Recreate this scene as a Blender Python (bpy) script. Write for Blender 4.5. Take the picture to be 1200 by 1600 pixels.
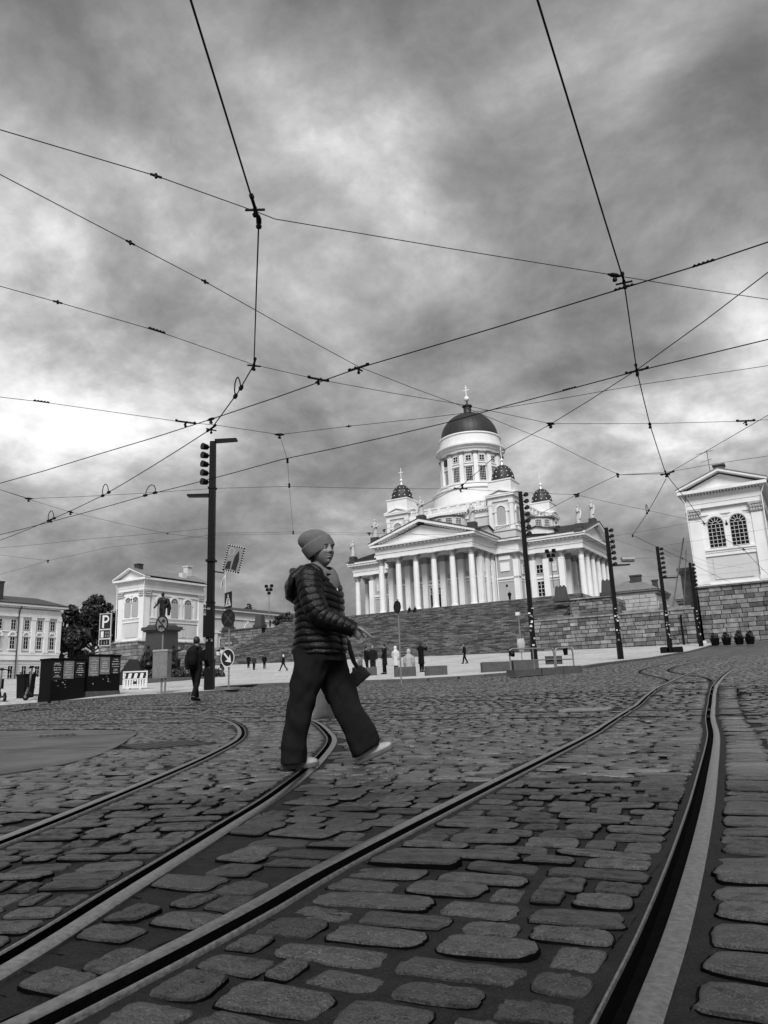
import bpy, bmesh, math, random
import numpy as np
from mathutils import Matrix, Vector, noise as mnoise

for o in list(bpy.data.objects):
    bpy.data.objects.remove(o)
random.seed(7)
rng = np.random.default_rng(11)
scene = bpy.context.scene
COL = scene.collection
R = math.radians

# ---------------------------------------------------------------- camera
# world: X = east, Y = north (cathedral axis), Z = up, metres; the street is z = 0
HEAD, PITCH, ROLL, CAM_H = R(30.5), R(13.4), R(2.35), 0.56
r0 = Vector((math.cos(HEAD), math.sin(HEAD), 0))
h0 = Vector((-math.sin(HEAD), math.cos(HEAD), 0))
zz = Vector((0, 0, 1))
Fw = math.cos(PITCH) * h0 + math.sin(PITCH) * zz
u0 = -math.sin(PITCH) * h0 + math.cos(PITCH) * zz
Up = math.cos(ROLL) * u0 + math.sin(ROLL) * r0
Rt = math.cos(ROLL) * r0 - math.sin(ROLL) * u0
cam = bpy.data.cameras.new("camera")
cam.sensor_fit = 'VERTICAL'
cam.sensor_height = 24.0
cam.sensor_width = 18.0
cam.lens = 24.0 * 1140 / 1600
cam.clip_start = 0.05
cam.clip_end = 3000
cam_o = bpy.data.objects.new("camera", cam)
COL.objects.link(cam_o)
cam_o.matrix_world = Matrix((
    (Rt.x, Up.x, -Fw.x, 0), (Rt.y, Up.y, -Fw.y, 0), (Rt.z, Up.z, -Fw.z, CAM_H), (0, 0, 0, 1)))
scene.camera = cam_o

# ---------------------------------------------------------------- sky and sun
SUN_AZ, SUN_EL = R(150), R(48)      # compass bearing of the veiled sun (behind the camera)
world = bpy.data.worlds.new("World")
scene.world = world
world.use_nodes = True
nt = world.node_tree
nt.nodes.clear()
def N(t, **kw):
    n = nt.nodes.new(t)
    for k, v in kw.items():
        setattr(n, k, v)
    return n
def L(a, b):
    nt.links.new(a, b)
def math_node(op, a=None, b=None, c=None):
    n = N('ShaderNodeMath', operation=op)
    for i, v in enumerate((a, b, c)):
        if v is None:
            continue
        if isinstance(v, (int, float)):
            n.inputs[i].default_value = v
        else:
            L(v, n.inputs[i])
    return n.outputs[0]
tc = N('ShaderNodeTexCoord')
sep = N('ShaderNodeSeparateXYZ')
L(tc.outputs['Generated'], sep.inputs[0])
zc = math_node('ADD', math_node('MAXIMUM', sep.outputs[2], 0.0), 0.42)
comb = N('ShaderNodeCombineXYZ')
L(math_node('DIVIDE', sep.outputs[0], zc), comb.inputs[0])
L(math_node('DIVIDE', sep.outputs[1], zc), comb.inputs[1])
comb.inputs[2].default_value = 3.7
def cloud(scale, detail, rough, dist, off):
    mp = N('ShaderNodeMapping')
    mp.inputs['Location'].default_value = off
    L(comb.outputs[0], mp.inputs[0])
    n = N('ShaderNodeTexNoise')
    n.inputs['Scale'].default_value = scale
    n.inputs['Detail'].default_value = detail
    n.inputs['Roughness'].default_value = rough
    n.inputs['Distortion'].default_value = dist
    L(mp.outputs[0], n.inputs['Vector'])
    return n.outputs[0]
n_big = cloud(1.1, 2, 0.5, 0.2, (26.02, 4.19, .82))
n_mid = cloud(3.0, 9, 0.60, 0.2, (25.47, 49.61, 1.11))
n_low = cloud(7.0, 7, 0.62, 0.2, (13.39, 37.65, 8.53))
tot = math_node('ADD', math_node('MULTIPLY', n_big, 0.41), math_node('ADD', math_node('MULTIPLY', n_mid, 0.46), math_node('MULTIPLY', n_low, 0.13)))
ramp = N('ShaderNodeValToRGB')
cr = ramp.color_ramp
cr.interpolation = 'B_SPLINE'
cr.elements[0].position = 0.37
cr.elements[0].color = (0.045, 0.045, 0.045, 1)
cr.elements[1].position = 0.64
cr.elements[1].color = (0.42, 0.42, 0.42, 1)
for p, v in ((0.43, 0.072), (0.48, 0.108), (0.53, 0.160), (0.58, 0.25)):
    e = cr.elements.new(p)
    e.color = (v, v, v, 1)
L(tot, ramp.inputs[0])
sky = N('ShaderNodeTexSky', sky_type='NISHITA', sun_disc=False)
sky.sun_elevation = SUN_EL
sky.sun_rotation = SUN_AZ
sky.dust_density = 4.0
bw = N('ShaderNodeRGBToBW')
L(sky.outputs[0], bw.inputs[0])
addn = math_node('ADD', math_node('MULTIPLY', ramp.outputs[0], 1.0), math_node('MULTIPLY', bw.outputs[0], 0.004))
bg = N('ShaderNodeBackground')
L(addn, bg.inputs[0])
bg.inputs[1].default_value = 1.0
outw = N('ShaderNodeOutputWorld')
L(bg.outputs[0], outw.inputs[0])

sun = bpy.data.lights.new("sun", 'SUN')
sun.energy = 1.5
sun.angle = R(26)
sun.color = (1, 1, 1)
sun_o = bpy.data.objects.new("sun", sun)
COL.objects.link(sun_o)
sd = Vector((math.sin(SUN_AZ) * math.cos(SUN_EL), math.cos(SUN_AZ) * math.cos(SUN_EL), math.sin(SUN_EL)))
sun_o.rotation_euler = sd.to_track_quat('Z', 'Y').to_euler()

vs = scene.view_settings
vs.view_transform = 'Standard'
vs.look = 'None'
vs.exposure = 1.4
vs.gamma = 1.0
vs.use_curve_mapping = False
scene.cycles.max_bounces = 6
scene.cycles.use_denoising = True

# ---------------------------------------------------------------- terrain height
KN = [8, 12, 15, 20, 28, 37, 52, 67, 87, 110]
KZ = [0, .12, .33, .55, .88, 1.22, 1.70, 2.38, 3.65, 4.7]
def ss(t):
    t = np.clip(t, 0, 1)
    return t * t * (3 - 2 * t)
def gz(E, Nn):
    E = np.asarray(E, float); Nn = np.asarray(Nn, float)
    return (np.interp(Nn, KN, KZ) + .016 * np.clip(-15 - E, 0, 75) * ss((Nn - 40) / 40)
            + .02 * np.clip(-14 - E, 0, 12) * ss((Nn - 12) / 6) * (1 - ss((Nn - 23) / 9)))
def rz(E, Nn):
    return gz(E, Nn) - .1 * np.clip((np.asarray(Nn, float) - 13) / 8, 0, 1)
def G(e, n):
    return float(gz(e, n))

# ---------------------------------------------------------------- materials
MATS = {}
def mat(name, v, rough=0.6, var=0.0, scale=3.0, bump=0.0, bscale=20.0, metal=0.0, spec=0.5, rnd=0.0, attr=False,
        extra=None, streak=0.0, v2=None):
    if name in MATS:
        return MATS[name]
    m = bpy.data.materials.new(name)
    m.use_nodes = True
    t = m.node_tree
    b = t.nodes['Principled BSDF']
    b.inputs['Roughness'].default_value = rough
    b.inputs['Metallic'].default_value = metal
    b.inputs['Specular IOR Level'].default_value = spec
    b.inputs['Base Color'].default_value = (v, v, v, 1)
    tcn = t.nodes.new('ShaderNodeTexCoord')
    geo = t.nodes.new('ShaderNodeNewGeometry')
    pos = geo.outputs['Position']
    fac = None
    def mth(op, a, bb):
        n = t.nodes.new('ShaderNodeMath'); n.operation = op
        for i, x in enumerate((a, bb)):
            if isinstance(x, (int, float)): n.inputs[i].default_value = x
            else: t.links.new(x, n.inputs[i])
        return n.outputs[0]
    def nz(sc, det=5, ro=.6, vec=None):
        n = t.nodes.new('ShaderNodeTexNoise')
        n.inputs['Scale'].default_value = sc; n.inputs['Detail'].default_value = det; n.inputs['Roughness'].default_value = ro
        t.links.new(vec or pos, n.inputs['Vector'])
        return n.outputs[0]
    if var > 0:
        k = nz(scale)
        fac = mth('ADD', 1 - var, mth('MULTIPLY', mth('ADD', mth('MULTIPLY', mth('SUBTRACT', k, 0.5), 2.2), 0.5), 2 * var))
    if streak > 0:
        mp = t.nodes.new('ShaderNodeMapping'); mp.inputs['Scale'].default_value = (2.2, 2.2, 0.16)
        t.links.new(pos, mp.inputs[0])
        s = nz(1.0, 6, .7, mp.outputs[0])
        s = mth('ADD', 1 - streak, mth('MULTIPLY', s, 2 * streak))
        fac = s if fac is None else mth('MULTIPLY', fac, s)
    if rnd > 0:
        oi = t.nodes.new('ShaderNodeObjectInfo')
        s = mth('ADD', 1 - rnd, mth('MULTIPLY', oi.outputs['Random'], 2 * rnd))
        fac = s if fac is None else mth('MULTIPLY', fac, s)
    if attr:
        at = t.nodes.new('ShaderNodeAttribute'); at.attribute_name = 'tone'
        s = at.outputs['Fac']
        fac = s if fac is None else mth('MULTIPLY', fac, s)
    if fac is not None:
        val = mth('MULTIPLY', fac, v)
        cb = t.nodes.new('ShaderNodeCombineColor')
        for i in range(3): t.links.new(val, cb.inputs[i])
        t.links.new(cb.outputs[0], b.inputs['Base Color'])
    if bump > 0:
        bn = t.nodes.new('ShaderNodeBump')
        bn.inputs['Strength'].default_value = bump
        bn.inputs['Distance'].default_value = 0.02
        t.links.new(nz(bscale, 6, .65), bn.inputs['Height'])
        t.links.new(bn.outputs[0], b.inputs['Normal'])
    if extra:
        extra(t, b, pos, mth, nz)
    MATS[name] = m
    return m

def granite(t, b, pos, mth, nz):
    """pale and dark mineral flecks"""
    old = b.inputs['Base Color'].links[0].from_socket
    k = nz(210, 2, .5)
    k2 = mth('ADD', .35, mth('MULTIPLY', mth('POWER', mth('MULTIPLY', k, 1.6), 3.0), 1.25))
    cb = t.nodes.new('ShaderNodeCombineColor')
    for i in range(3): t.links.new(k2, cb.inputs[i])
    mm = t.nodes.new('ShaderNodeMix'); mm.data_type = 'RGBA'; mm.blend_type = 'MULTIPLY'; mm.inputs[0].default_value = 1
    t.links.new(old, mm.inputs[6]); t.links.new(cb.outputs[0], mm.inputs[7]); t.links.new(mm.outputs[2], b.inputs['Base Color'])
def cobble_pale(t, b, pos, mth, nz):
    cobble_far(t, b, pos, mth, nz, (.78, .78, .78, 1), (.55, .55, .55, 1))
def step_blocks(t, b, pos, mth, nz):
    """the separate granite blocks of each step, too small to build: tone by block, dark joints, light flecks"""
    sp = t.nodes.new('ShaderNodeSeparateXYZ'); t.links.new(pos, sp.inputs[0])
    cb = t.nodes.new('ShaderNodeCombineXYZ'); t.links.new(sp.outputs[0], cb.inputs[0]); t.links.new(mth('SUBTRACT', sp.outputs[2], 3.7), cb.inputs[1])
    br = t.nodes.new('ShaderNodeTexBrick'); br.inputs['Scale'].default_value = 1.0
    br.inputs['Brick Width'].default_value = 1.25; br.inputs['Row Height'].default_value = 9.45 / 46
    br.inputs['Mortar Size'].default_value = .02; br.inputs['Color1'].default_value = (.45, .45, .45, 1); br.inputs['Color2'].default_value = (1.9, 1.9, 1.9, 1); br.inputs['Mortar'].default_value = (.25, .25, .25, 1)
    t.links.new(cb.outputs[0], br.inputs['Vector'])
    old = b.inputs['Base Color'].links[0].from_socket
    mm = t.nodes.new('ShaderNodeMix'); mm.data_type = 'RGBA'; mm.blend_type = 'MULTIPLY'; mm.inputs[0].default_value = 1; mm.clamp_result = False
    t.links.new(old, mm.inputs[6]); t.links.new(br.outputs['Color'], mm.inputs[7]); t.links.new(mm.outputs[2], b.inputs['Base Color'])
def cobble_far(t, b, pos, mth, nz, mort=(.18, .18, .18, 1), c2=(.45, .45, .45, 1)):
    """setts too far away to be built: a fine brick-like relief and tone on the road sheet"""
    mp = t.nodes.new('ShaderNodeMapping'); mp.inputs['Rotation'].default_value = (0, 0, R(-7))
    t.links.new(pos, mp.inputs[0])
    br = t.nodes.new('ShaderNodeTexBrick')
    br.inputs['Scale'].default_value = 1.0
    br.inputs['Brick Width'].default_value = 0.25; br.inputs['Row Height'].default_value = 0.15
    br.inputs['Mortar Size'].default_value = 0.018; br.inputs['Mortar Smooth'].default_value = 0.4
    br.inputs['Color1'].default_value = (1, 1, 1, 1); br.inputs['Color2'].default_value = c2
    br.inputs['Mortar'].default_value = mort
    nn = t.nodes.new('ShaderNodeTexNoise'); nn.inputs['Scale'].default_value = 3.0
    t.links.new(pos, nn.inputs['Vector'])
    mx = t.nodes.new('ShaderNodeVectorMath'); mx.operation = 'MULTIPLY_ADD'
    t.links.new(nn.outputs['Color'], mx.inputs[0]); mx.inputs[1].default_value = (.12, .12, 0)
    t.links.new(mp.outputs[0], mx.inputs[2])
    t.links.new(mx.outputs[0], br.inputs['Vector'])
    old = b.inputs['Base Color'].links[0].from_socket
    mm = t.nodes.new('ShaderNodeMix'); mm.data_type = 'RGBA'; mm.blend_type = 'MULTIPLY'; mm.inputs[0].default_value = 1
    t.links.new(old, mm.inputs[6]); t.links.new(br.outputs['Color'], mm.inputs[7])
    t.links.new(mm.outputs[2], b.inputs['Base Color'])
    bn = t.nodes.new('ShaderNodeBump'); bn.inputs['Strength'].default_value = .7; bn.inputs['Distance'].default_value = .02
    t.links.new(mth('MULTIPLY', br.outputs['Fac'], -1.0), bn.inputs['Height'])
    t.links.new(bn.outputs[0], b.inputs['Normal'])

def corduroy(t, b, pos, mth, nz):
    w = t.nodes.new('ShaderNodeTexWave'); w.wave_type = 'BANDS'; w.bands_direction = 'X'
    w.inputs['Scale'].default_value = 38; w.inputs['Distortion'].default_value = 1.2
    t.links.new(pos, w.inputs['Vector'])
    bn = t.nodes.new('ShaderNodeBump'); bn.inputs['Strength'].default_value = .3; bn.inputs['Distance'].default_value = .004
    t.links.new(w.outputs[1], bn.inputs['Height']); t.links.new(bn.outputs[0], b.inputs['Normal'])

M_SETT = mat('granite_sett', .030, .33, .55, 20, .75, 110, spec=.55, rnd=.65, extra=granite)
M_CRACK = mat('crack_shade', .0025, .95, spec=.02)  # asphalt cracks; round the setts, shade of the open joint as colour
M_ASHLAR = mat('pale_ashlar', .34, .8, .2, 1.6, .3, 14, rnd=.2, spec=.2)
M_SETT_F = mat('granite_sett_far', .048, .36, .45, 22, .5, 60, spec=.58, attr=True)
M_GROUT = mat('grout', .012, .7, .5, 18, 1.0, 90, spec=.2, extra=granite)
M_ROAD = mat('road_sheet', .11, .6, .55, .7, 0, 5, spec=.4, extra=cobble_far)
M_SQUARE = mat('square_paving', .50, .8, .22, .3, 0, 5, spec=.25, extra=cobble_pale)
M_ASPH = mat('asphalt', .080, .75, .45, 1.3, .7, 160, extra=granite)
M_KERB = mat('kerb_granite', .075, .7, .25, 4, .4, 30, rnd=.2)
M_RAIL = mat('polished_rail_steel', .33, .30, .45, 55, .2, 140, metal=1.0)
M_RAILD = mat('rail_dark_steel', .03, .55, .3, 20, .3, 80, metal=.0, spec=.2)
M_GROOVE = mat('groove_shade', .003, .95, .3, 20, .5, 60, spec=.02)  # near-black so the rail groove looks deeper: its shade is in the colour
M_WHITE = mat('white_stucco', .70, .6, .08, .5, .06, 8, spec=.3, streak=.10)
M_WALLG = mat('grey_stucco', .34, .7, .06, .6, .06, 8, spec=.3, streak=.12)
M_WALLP = mat('pale_stucco', .52, .7, .06, .6, .06, 8, spec=.3, streak=.12)
M_ROOF = mat('sheet_metal_roof', .035, .6, .25, 1.5, .1, 8)
M_ROOFG = mat('grey_metal_roof', .16, .5, .2, 1.5, .1, 8)
M_DOME = mat('dome_copper', .026, .5, .25, 2.0, .1, 6, streak=.2, spec=.3)
M_STAR = mat('gilt_star', .85, .35, metal=.3)
M_GLASS = mat('window_glass', .006, .25, .3, 2, spec=.2)
M_BLIND = mat('window_blind', .34, .7, .08, 2)
M_STONE = mat('wall_granite', .165, .8, .45, 1.6, .5, 14, rnd=.55, streak=.28, spec=.2)
M_JOINT = mat('wall_joint', .02, .9, .3, 3, .4, 20, spec=.1)
M_STEP = mat('stair_granite', .085, .8, .5, 1.3, .4, 12, rnd=.15, spec=.2, extra=step_blocks)
M_BLACK = mat('black_paint', .005, .5, .2, 8, .1, 30, spec=.12)
M_WIRE = mat('wire', .006, .6, spec=.1)
M_BRONZE = mat('bronze', .010, .45, .3, 8, .3, 20, spec=.25)
M_GRAN = mat('polished_granite', .045, .5, .3, 6, .2, 20)
M_CAPITAL = mat('shaded_capital_stucco', .36, .7, .35, 5, .4, 14, spec=.2)  # same stucco as the shafts, darkened for shade in the leaf recesses
M_STATUE = mat('zinc_statue', .42, .6, .2, 4, .2, 12)
M_BLOCK = mat('concrete_block', .06, .8, .3, 5, .5, 25)
M_LIGHTC = mat('light_concrete', .32, .8, .2, 5, .4, 25)
M_STEEL = mat('grey_steel', .22, .45, .2, 8, .1, 30, metal=.4)
M_SIGNW = mat('sign_white', .6, .5, .05, 4)
M_SIGND = mat('sign_dark', .016, .5, .1, 6, spec=.2)
M_SIGNG = mat('sign_grey', .17, .5, .1, 6)
M_LEAF = mat('leaf', .022, .6, 0, 3, attr=True)
M_BARK = mat('bark', .05, .9, .3, 6, .6, 20)
M_SKIN = mat('skin', .15, .5, .08, 14, .05, 60)
M_SKIND = mat('skin_far', .22, .55, .05, 10)
M_JACKET = mat('quilted_nylon', .0015, .34, .3, 12, .45, 46, spec=.26)
M_TROUSER = mat('corduroy', .008, .9, .3, 9, .0, 40, extra=corduroy, spec=.12)
M_HAT = mat('knit_wool', .11, .9, .15, 30, .5, 160)
M_COLLAR = mat('wool_collar', .10, .9, .2, 25, .4, 120)
M_SHOE = mat('canvas_shoe', .26, .7, .2, 14, .2, 60)
M_SOLE = mat('shoe_sole', .07, .7, .2, 20, .2, 60)
M_HAIR = mat('dark_hair', .012, .5, .3, 40)
M_TOTE = mat('grey_cloth_bag', .70, .8, .35, 7, .3, 20)
M_LENS = mat('lamp_lens', .02, .3, spec=.3)

# ---------------------------------------------------------------- mesh helpers
class MB:
    def __init__(s, M=None):
        s.v = []; s.f = []; s.M = M or Matrix()
        s.tone = None
    def add(s, vs_, fs):
        k = len(s.v)
        M = s.M
        for p in vs_:
            q = M @ Vector(p)
            s.v.append((q.x, q.y, q.z))
        s.f.extend([tuple(i + k for i in f) for f in fs])
    def box(s, x0, x1, y0, y1, z0, z1):
        s.add([(x0, y0, z0), (x1, y0, z0), (x1, y1, z0), (x0, y1, z0), (x0, y0, z1), (x1, y0, z1), (x1, y1, z1), (x0, y1, z1)],
              [(0, 3, 2, 1), (4, 5, 6, 7), (0, 1, 5, 4), (1, 2, 6, 5), (2, 3, 7, 6), (3, 0, 4, 7)])
    def frustum(s, x0, x1, y0, y1, z0, z1, dx, dy):
        s.add([(x0, y0, z0), (x1, y0, z0), (x1, y1, z0), (x0, y1, z0), (x0 + dx, y0 + dy, z1), (x1 - dx, y0 + dy, z1), (x1 - dx, y1 - dy, z1), (x0 + dx, y1 - dy, z1)],
              [(0, 3, 2, 1), (4, 5, 6, 7), (0, 1, 5, 4), (1, 2, 6, 5), (2, 3, 7, 6), (3, 0, 4, 7)])
    def prism(s, poly, a, b, axis='y'):
        """polygon in the other two axes (x,z for 'y'; y,z for 'x'; x,y for 'z'), swept from a to b"""
        n = len(poly)
        def P(p, t):
            return (p[0], t, p[1]) if axis == 'y' else ((t, p[0], p[1]) if axis == 'x' else (p[0], p[1], t))
        vs_ = [P(p, a) for p in poly] + [P(p, b) for p in poly]
        fs = [tuple(range(n)), tuple(range(2 * n - 1, n - 1, -1))]
        for i in range(n):
            j = (i + 1) % n
            fs.append((i, i + n, j + n, j))
        s.add(vs_, fs)
    def lathe(s, prof, n=24, c=(0, 0), a0=0, a1=2 * math.pi, caps=True):
        full = abs(a1 - a0 - 2 * math.pi) < 1e-6
        k = n if full else n + 1
        vs_ = []
        for r, z in prof:
            for i in range(k):
                a = a0 + (a1 - a0) * i / n
                vs_.append((c[0] + r * math.cos(a), c[1] + r * math.sin(a), z))
        fs = []
        for j in range(len(prof) - 1):
            for i in range(n):
                i2 = (i + 1) % k
                fs.append((j * k + i, j * k + i2, (j + 1) * k + i2, (j + 1) * k + i))
        if caps and full:
            fs.append(tuple(range(k - 1, -1, -1)))
            m = (len(prof) - 1) * k
            fs.append(tuple(range(m, m + k)))
        s.add(vs_, fs)
    def rings(s, rs, close=True, caps=True):
        n = len(rs[0])
        vs_ = [p for r in rs for p in r]
        fs = []
        for j in range(len(rs) - 1):
            for i in range(n):
                i2 = (i + 1) % n
                fs.append((j * n + i, j * n + i2, (j + 1) * n + i2, (j + 1) * n + i))
        if caps:
            fs.append(tuple(range(n - 1, -1, -1)))
            m = (len(rs) - 1) * n
            fs.append(tuple(range(m, m + n)))
        s.add(vs_, fs)
    def tube(s, pts, rad, n=8, sq=1.0, up=None):
        pts = [Vector(p) for p in pts]
        m = len(pts)
        rad = [rad] * m if isinstance(rad, (int, float)) else list(rad)
        rs = []
        ref = Vector(up) if up else None
        for i, p in enumerate(pts):
            d = (pts[min(i + 1, m - 1)] - pts[max(i - 1, 0)])
            d = d.normalized() if d.length > 1e-9 else Vector((0, 0, 1))
            if ref is None:
                ref = Vector((0, 0, 1)) if abs(d.z) < .9 else Vector((0, 1, 0))
            a = ref - d * ref.dot(d)
            if a.length < 1e-4:
                a = d.orthogonal()
            a.normalize()
            b = d.cross(a)
            ref = a
            r = rad[i]
            ra, rb = (r if isinstance(r, tuple) else (r, r * sq))
            rs.append([tuple(p + a * (ra * math.cos(2 * math.pi * k / n)) + b * (rb * math.sin(2 * math.pi * k / n))) for k in range(n)])
        s.rings(rs)
    def ball(s, c, r, n=12, m=8):
        rx, ry, rz_ = r if isinstance(r, tuple) else (r, r, r)
        vs_ = [(c[0], c[1], c[2] - rz_)]
        for j in range(1, m):
            t = -math.pi / 2 + math.pi * j / m
            for i in range(n):
                a = 2 * math.pi * i / n
                vs_.append((c[0] + rx * math.cos(t) * math.cos(a), c[1] + ry * math.cos(t) * math.sin(a), c[2] + rz_ * math.sin(t)))
        vs_.append((c[0], c[1], c[2] + rz_))
        fs = []
        for i in range(n):
            fs.append((0, 1 + (i + 1) % n, 1 + i))
            for j in range(m - 2):
                a = 1 + j * n
                fs.append((a + i, a + (i + 1) % n, a + n + (i + 1) % n, a + n + i))
            a = 1 + (m - 2) * n
            fs.append((a + i, a + (i + 1) % n, len(vs_) - 1))
        s.add(vs_, fs)
    def mesh(s, name):
        me = bpy.data.meshes.new(name)
        me.from_pydata(s.v, [], s.f)
        return me
    def build(s, name, m, parent=None, smooth=None, solid=True):
        me = s.mesh(name)
        if solid:
            bm = bmesh.new(); bm.from_mesh(me)
            bmesh.ops.recalc_face_normals(bm, faces=bm.faces)
            bm.to_mesh(me); bm.free()
        return finish(me, name, m, parent, smooth)
def finish(me, name, m, parent=None, smooth=None):
    if m is not None:
        me.materials.append(m)
    if smooth is not None:
        me.polygons.foreach_set('use_smooth', [True] * len(me.polygons))
        me.set_sharp_from_angle(angle=R(smooth))
    o = bpy.data.objects.new(name, me)
    return attach(o, parent)
def attach(o, parent=None):
    COL.objects.link(o)
    if parent is not None:
        o.parent = parent
        if parent.get('_shift'):
            o.matrix_parent_inverse = Matrix.Translation(-Vector(parent['_shift']))
    return o
def empty(name, label, cat, loc=(0, 0, 0), rotz=0.0, group=None, world_parts=False):
    """a thing: an Empty at its base.  world_parts: the parts are written in world coordinates"""
    o = bpy.data.objects.new(name, None)
    o.empty_display_size = .2
    COL.objects.link(o)
    o.location = loc
    o.rotation_euler = (0, 0, rotz)
    if world_parts:
        o['_shift'] = tuple(loc)
    return tag(o, label, cat, group)
def tag(o, label, cat, group=None):
    o['label'] = label
    o['category'] = cat
    if group:
        o['group'] = group
    return o
def structure(o):
    o['kind'] = 'structure'
    return o
def dup(o, parent=None):
    c = o.copy()
    COL.objects.link(c)
    c.parent = parent
    for ch in list(o.children):
        dup(ch, c)
    return c
def remesh(mb, voxel, smooth_it=2):
    me = mb.mesh('tmp')
    o = bpy.data.objects.new('tmp', me)
    COL.objects.link(o)
    md = o.modifiers.new('r', 'REMESH'); md.mode = 'VOXEL'; md.voxel_size = voxel; md.adaptivity = 0
    if smooth_it:
        sm = o.modifiers.new('s', 'SMOOTH'); sm.iterations = smooth_it; sm.factor = .5
    dg = bpy.context.evaluated_depsgraph_get()
    out = bpy.data.meshes.new_from_object(o.evaluated_get(dg))
    bpy.data.objects.remove(o)
    out.materials.clear()
    return out
def catmull(pts, step):
    """dense polyline through control points (2-D or 3-D)"""
    P = np.array(pts, float)
    P = np.vstack([2 * P[0] - P[1], P, 2 * P[-1] - P[-2]])
    out = []
    for i in range(1, len(P) - 2):
        p0, p1, p2, p3 = P[i - 1:i + 3]
        n = max(2, int(np.linalg.norm(p2 - p1) / step))
        for k in range(n):
            t = k / n
            out.append(.5 * (2 * p1 + (p2 - p0) * t + (2 * p0 - 5 * p1 + 4 * p2 - p3) * t * t + (3 * p1 - p0 - 3 * p2 + p3) * t ** 3))
    out.append(P[-2])
    return np.array(out)

# ================================================================ THE GROUND
EB_N = [15, 16.1, 17.6, 19.8, 21.2, 21.6, 22.6, 24.6, 25.5, 26.0, 27.9, 29.6, 31.8, 45, 60, 76, 88]
EB_E = [-24, -22.2, -20.9, -19.1, -18.5, -20.4, -21.5, -20.4, -15.4, -12.7, -11.0, -9.9, -9.5, -10.2, -10.4, -10.0, -10.3]
def eb(n):
    return np.interp(n, EB_N, EB_E)

def sheet(name, E, Nn, zf, m, parent=None):
    """grid sheet; E, Nn are 2-D arrays"""
    a, b = E.shape
    v = np.stack([E, Nn, zf(E, Nn)], -1).reshape(-1, 3)
    i = np.arange(a * b).reshape(a, b)
    f = np.stack([i[:-1, :-1], i[:-1, 1:], i[1:, 1:], i[1:, :-1]], -1).reshape(-1, 4)
    me = bpy.data.meshes.new(name)
    me.from_pydata(v.tolist(), [], f.tolist())
    return finish(me, name, m, parent, 60)

xs = np.concatenate([np.linspace(-900, -60, 30), np.arange(-58, -26, 2.0), np.arange(-26, 10, .5), np.arange(10, 60, 4), np.linspace(62, 800, 25)])
ys = np.concatenate([np.linspace(-400, -10, 14), np.arange(-8, 25, .5), np.arange(25, 112, 1.5), np.linspace(113, 1500, 22)])
EE, NN = np.meshgrid(xs, ys)
def in_zone(e, n):
    m = (n > .0) & (n < 52) & (e > -24.5) & (e < 9)
    return m
road = structure(sheet('road', EE, NN, lambda e, n: rz(e, n) - .005 - .045 * in_zone(e, n), M_ROAD))

rows = np.concatenate([np.arange(15, 34, .2), np.arange(34, 112.1, 1.5)])
tt = np.concatenate([[0], np.geomspace(.6, 260, 40)])
E2 = eb(rows)[:, None] - tt[None, :]
N2 = np.repeat(rows[:, None], len(tt), 1)
square = structure(sheet('square', E2, N2, gz, M_SQUARE))
# pavement strip west of the kerb corner
structure(sheet('pavement', *np.meshgrid(np.linspace(-260, -24, 40), np.array([14.2, 14.6, 15.0])), lambda e, n: gz(e, 15 + 0 * n) - .002, M_SQUARE))

# kerb stones along the edge of the square: each is a piece of its own
kerb = structure(MB().build('kerb', M_KERB, None))
kp = catmull(list(zip(EB_E, EB_N)), .2)
kp = np.vstack([np.stack([np.linspace(-60, -24.2, 60), np.full(60, 15.0)], 1), kp])
kd = np.concatenate([[0], np.cumsum(np.hypot(*np.diff(kp, axis=0).T))])
s_ = 0.0
while s_ < kd[-1] - 1:
    ln = random.uniform(.8, 1.25)
    p = [np.interp(s_ + .01, kd, kp[:, k]) for k in (0, 1)]
    q = [np.interp(s_ + ln - .012, kd, kp[:, k]) for k in (0, 1)]
    c = ((p[0] + q[0]) / 2, (p[1] + q[1]) / 2)
    a = math.atan2(q[1] - p[1], q[0] - p[0]); hl = math.hypot(q[0] - p[0], q[1] - p[1]) / 2
    b = MB(Matrix.Translation((c[0], c[1], G(*c))) @ Matrix.Rotation(a, 4, 'Z'))
    w = .15
    sl = math.atan2(G(*q) - G(*p), 2 * hl)
    b.M = b.M @ Matrix.Rotation(-sl, 4, 'Y')
    b.add([(-hl, -w, -.3), (hl, -w, -.3), (hl, w, -.3), (-hl, w, -.3), (-hl, -w, .0), (hl, -w, .0), (hl, w, .0), (-hl, w, .0),
           (-hl + .015, -w + .025, .014), (hl - .015, -w + .025, .014), (hl - .015, w - .02, .014), (-hl + .015, w - .02, .014)],
          [(0, 1, 5, 4), (1, 2, 6, 5), (2, 3, 7, 6), (3, 0, 4, 7), (4, 5, 9, 8), (5, 6, 10, 9), (6, 7, 11, 10), (7, 4, 8, 11), (8, 9, 10, 11)])
    b.build('kerb_stone', M_KERB, kerb)
    s_ += ln

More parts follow.
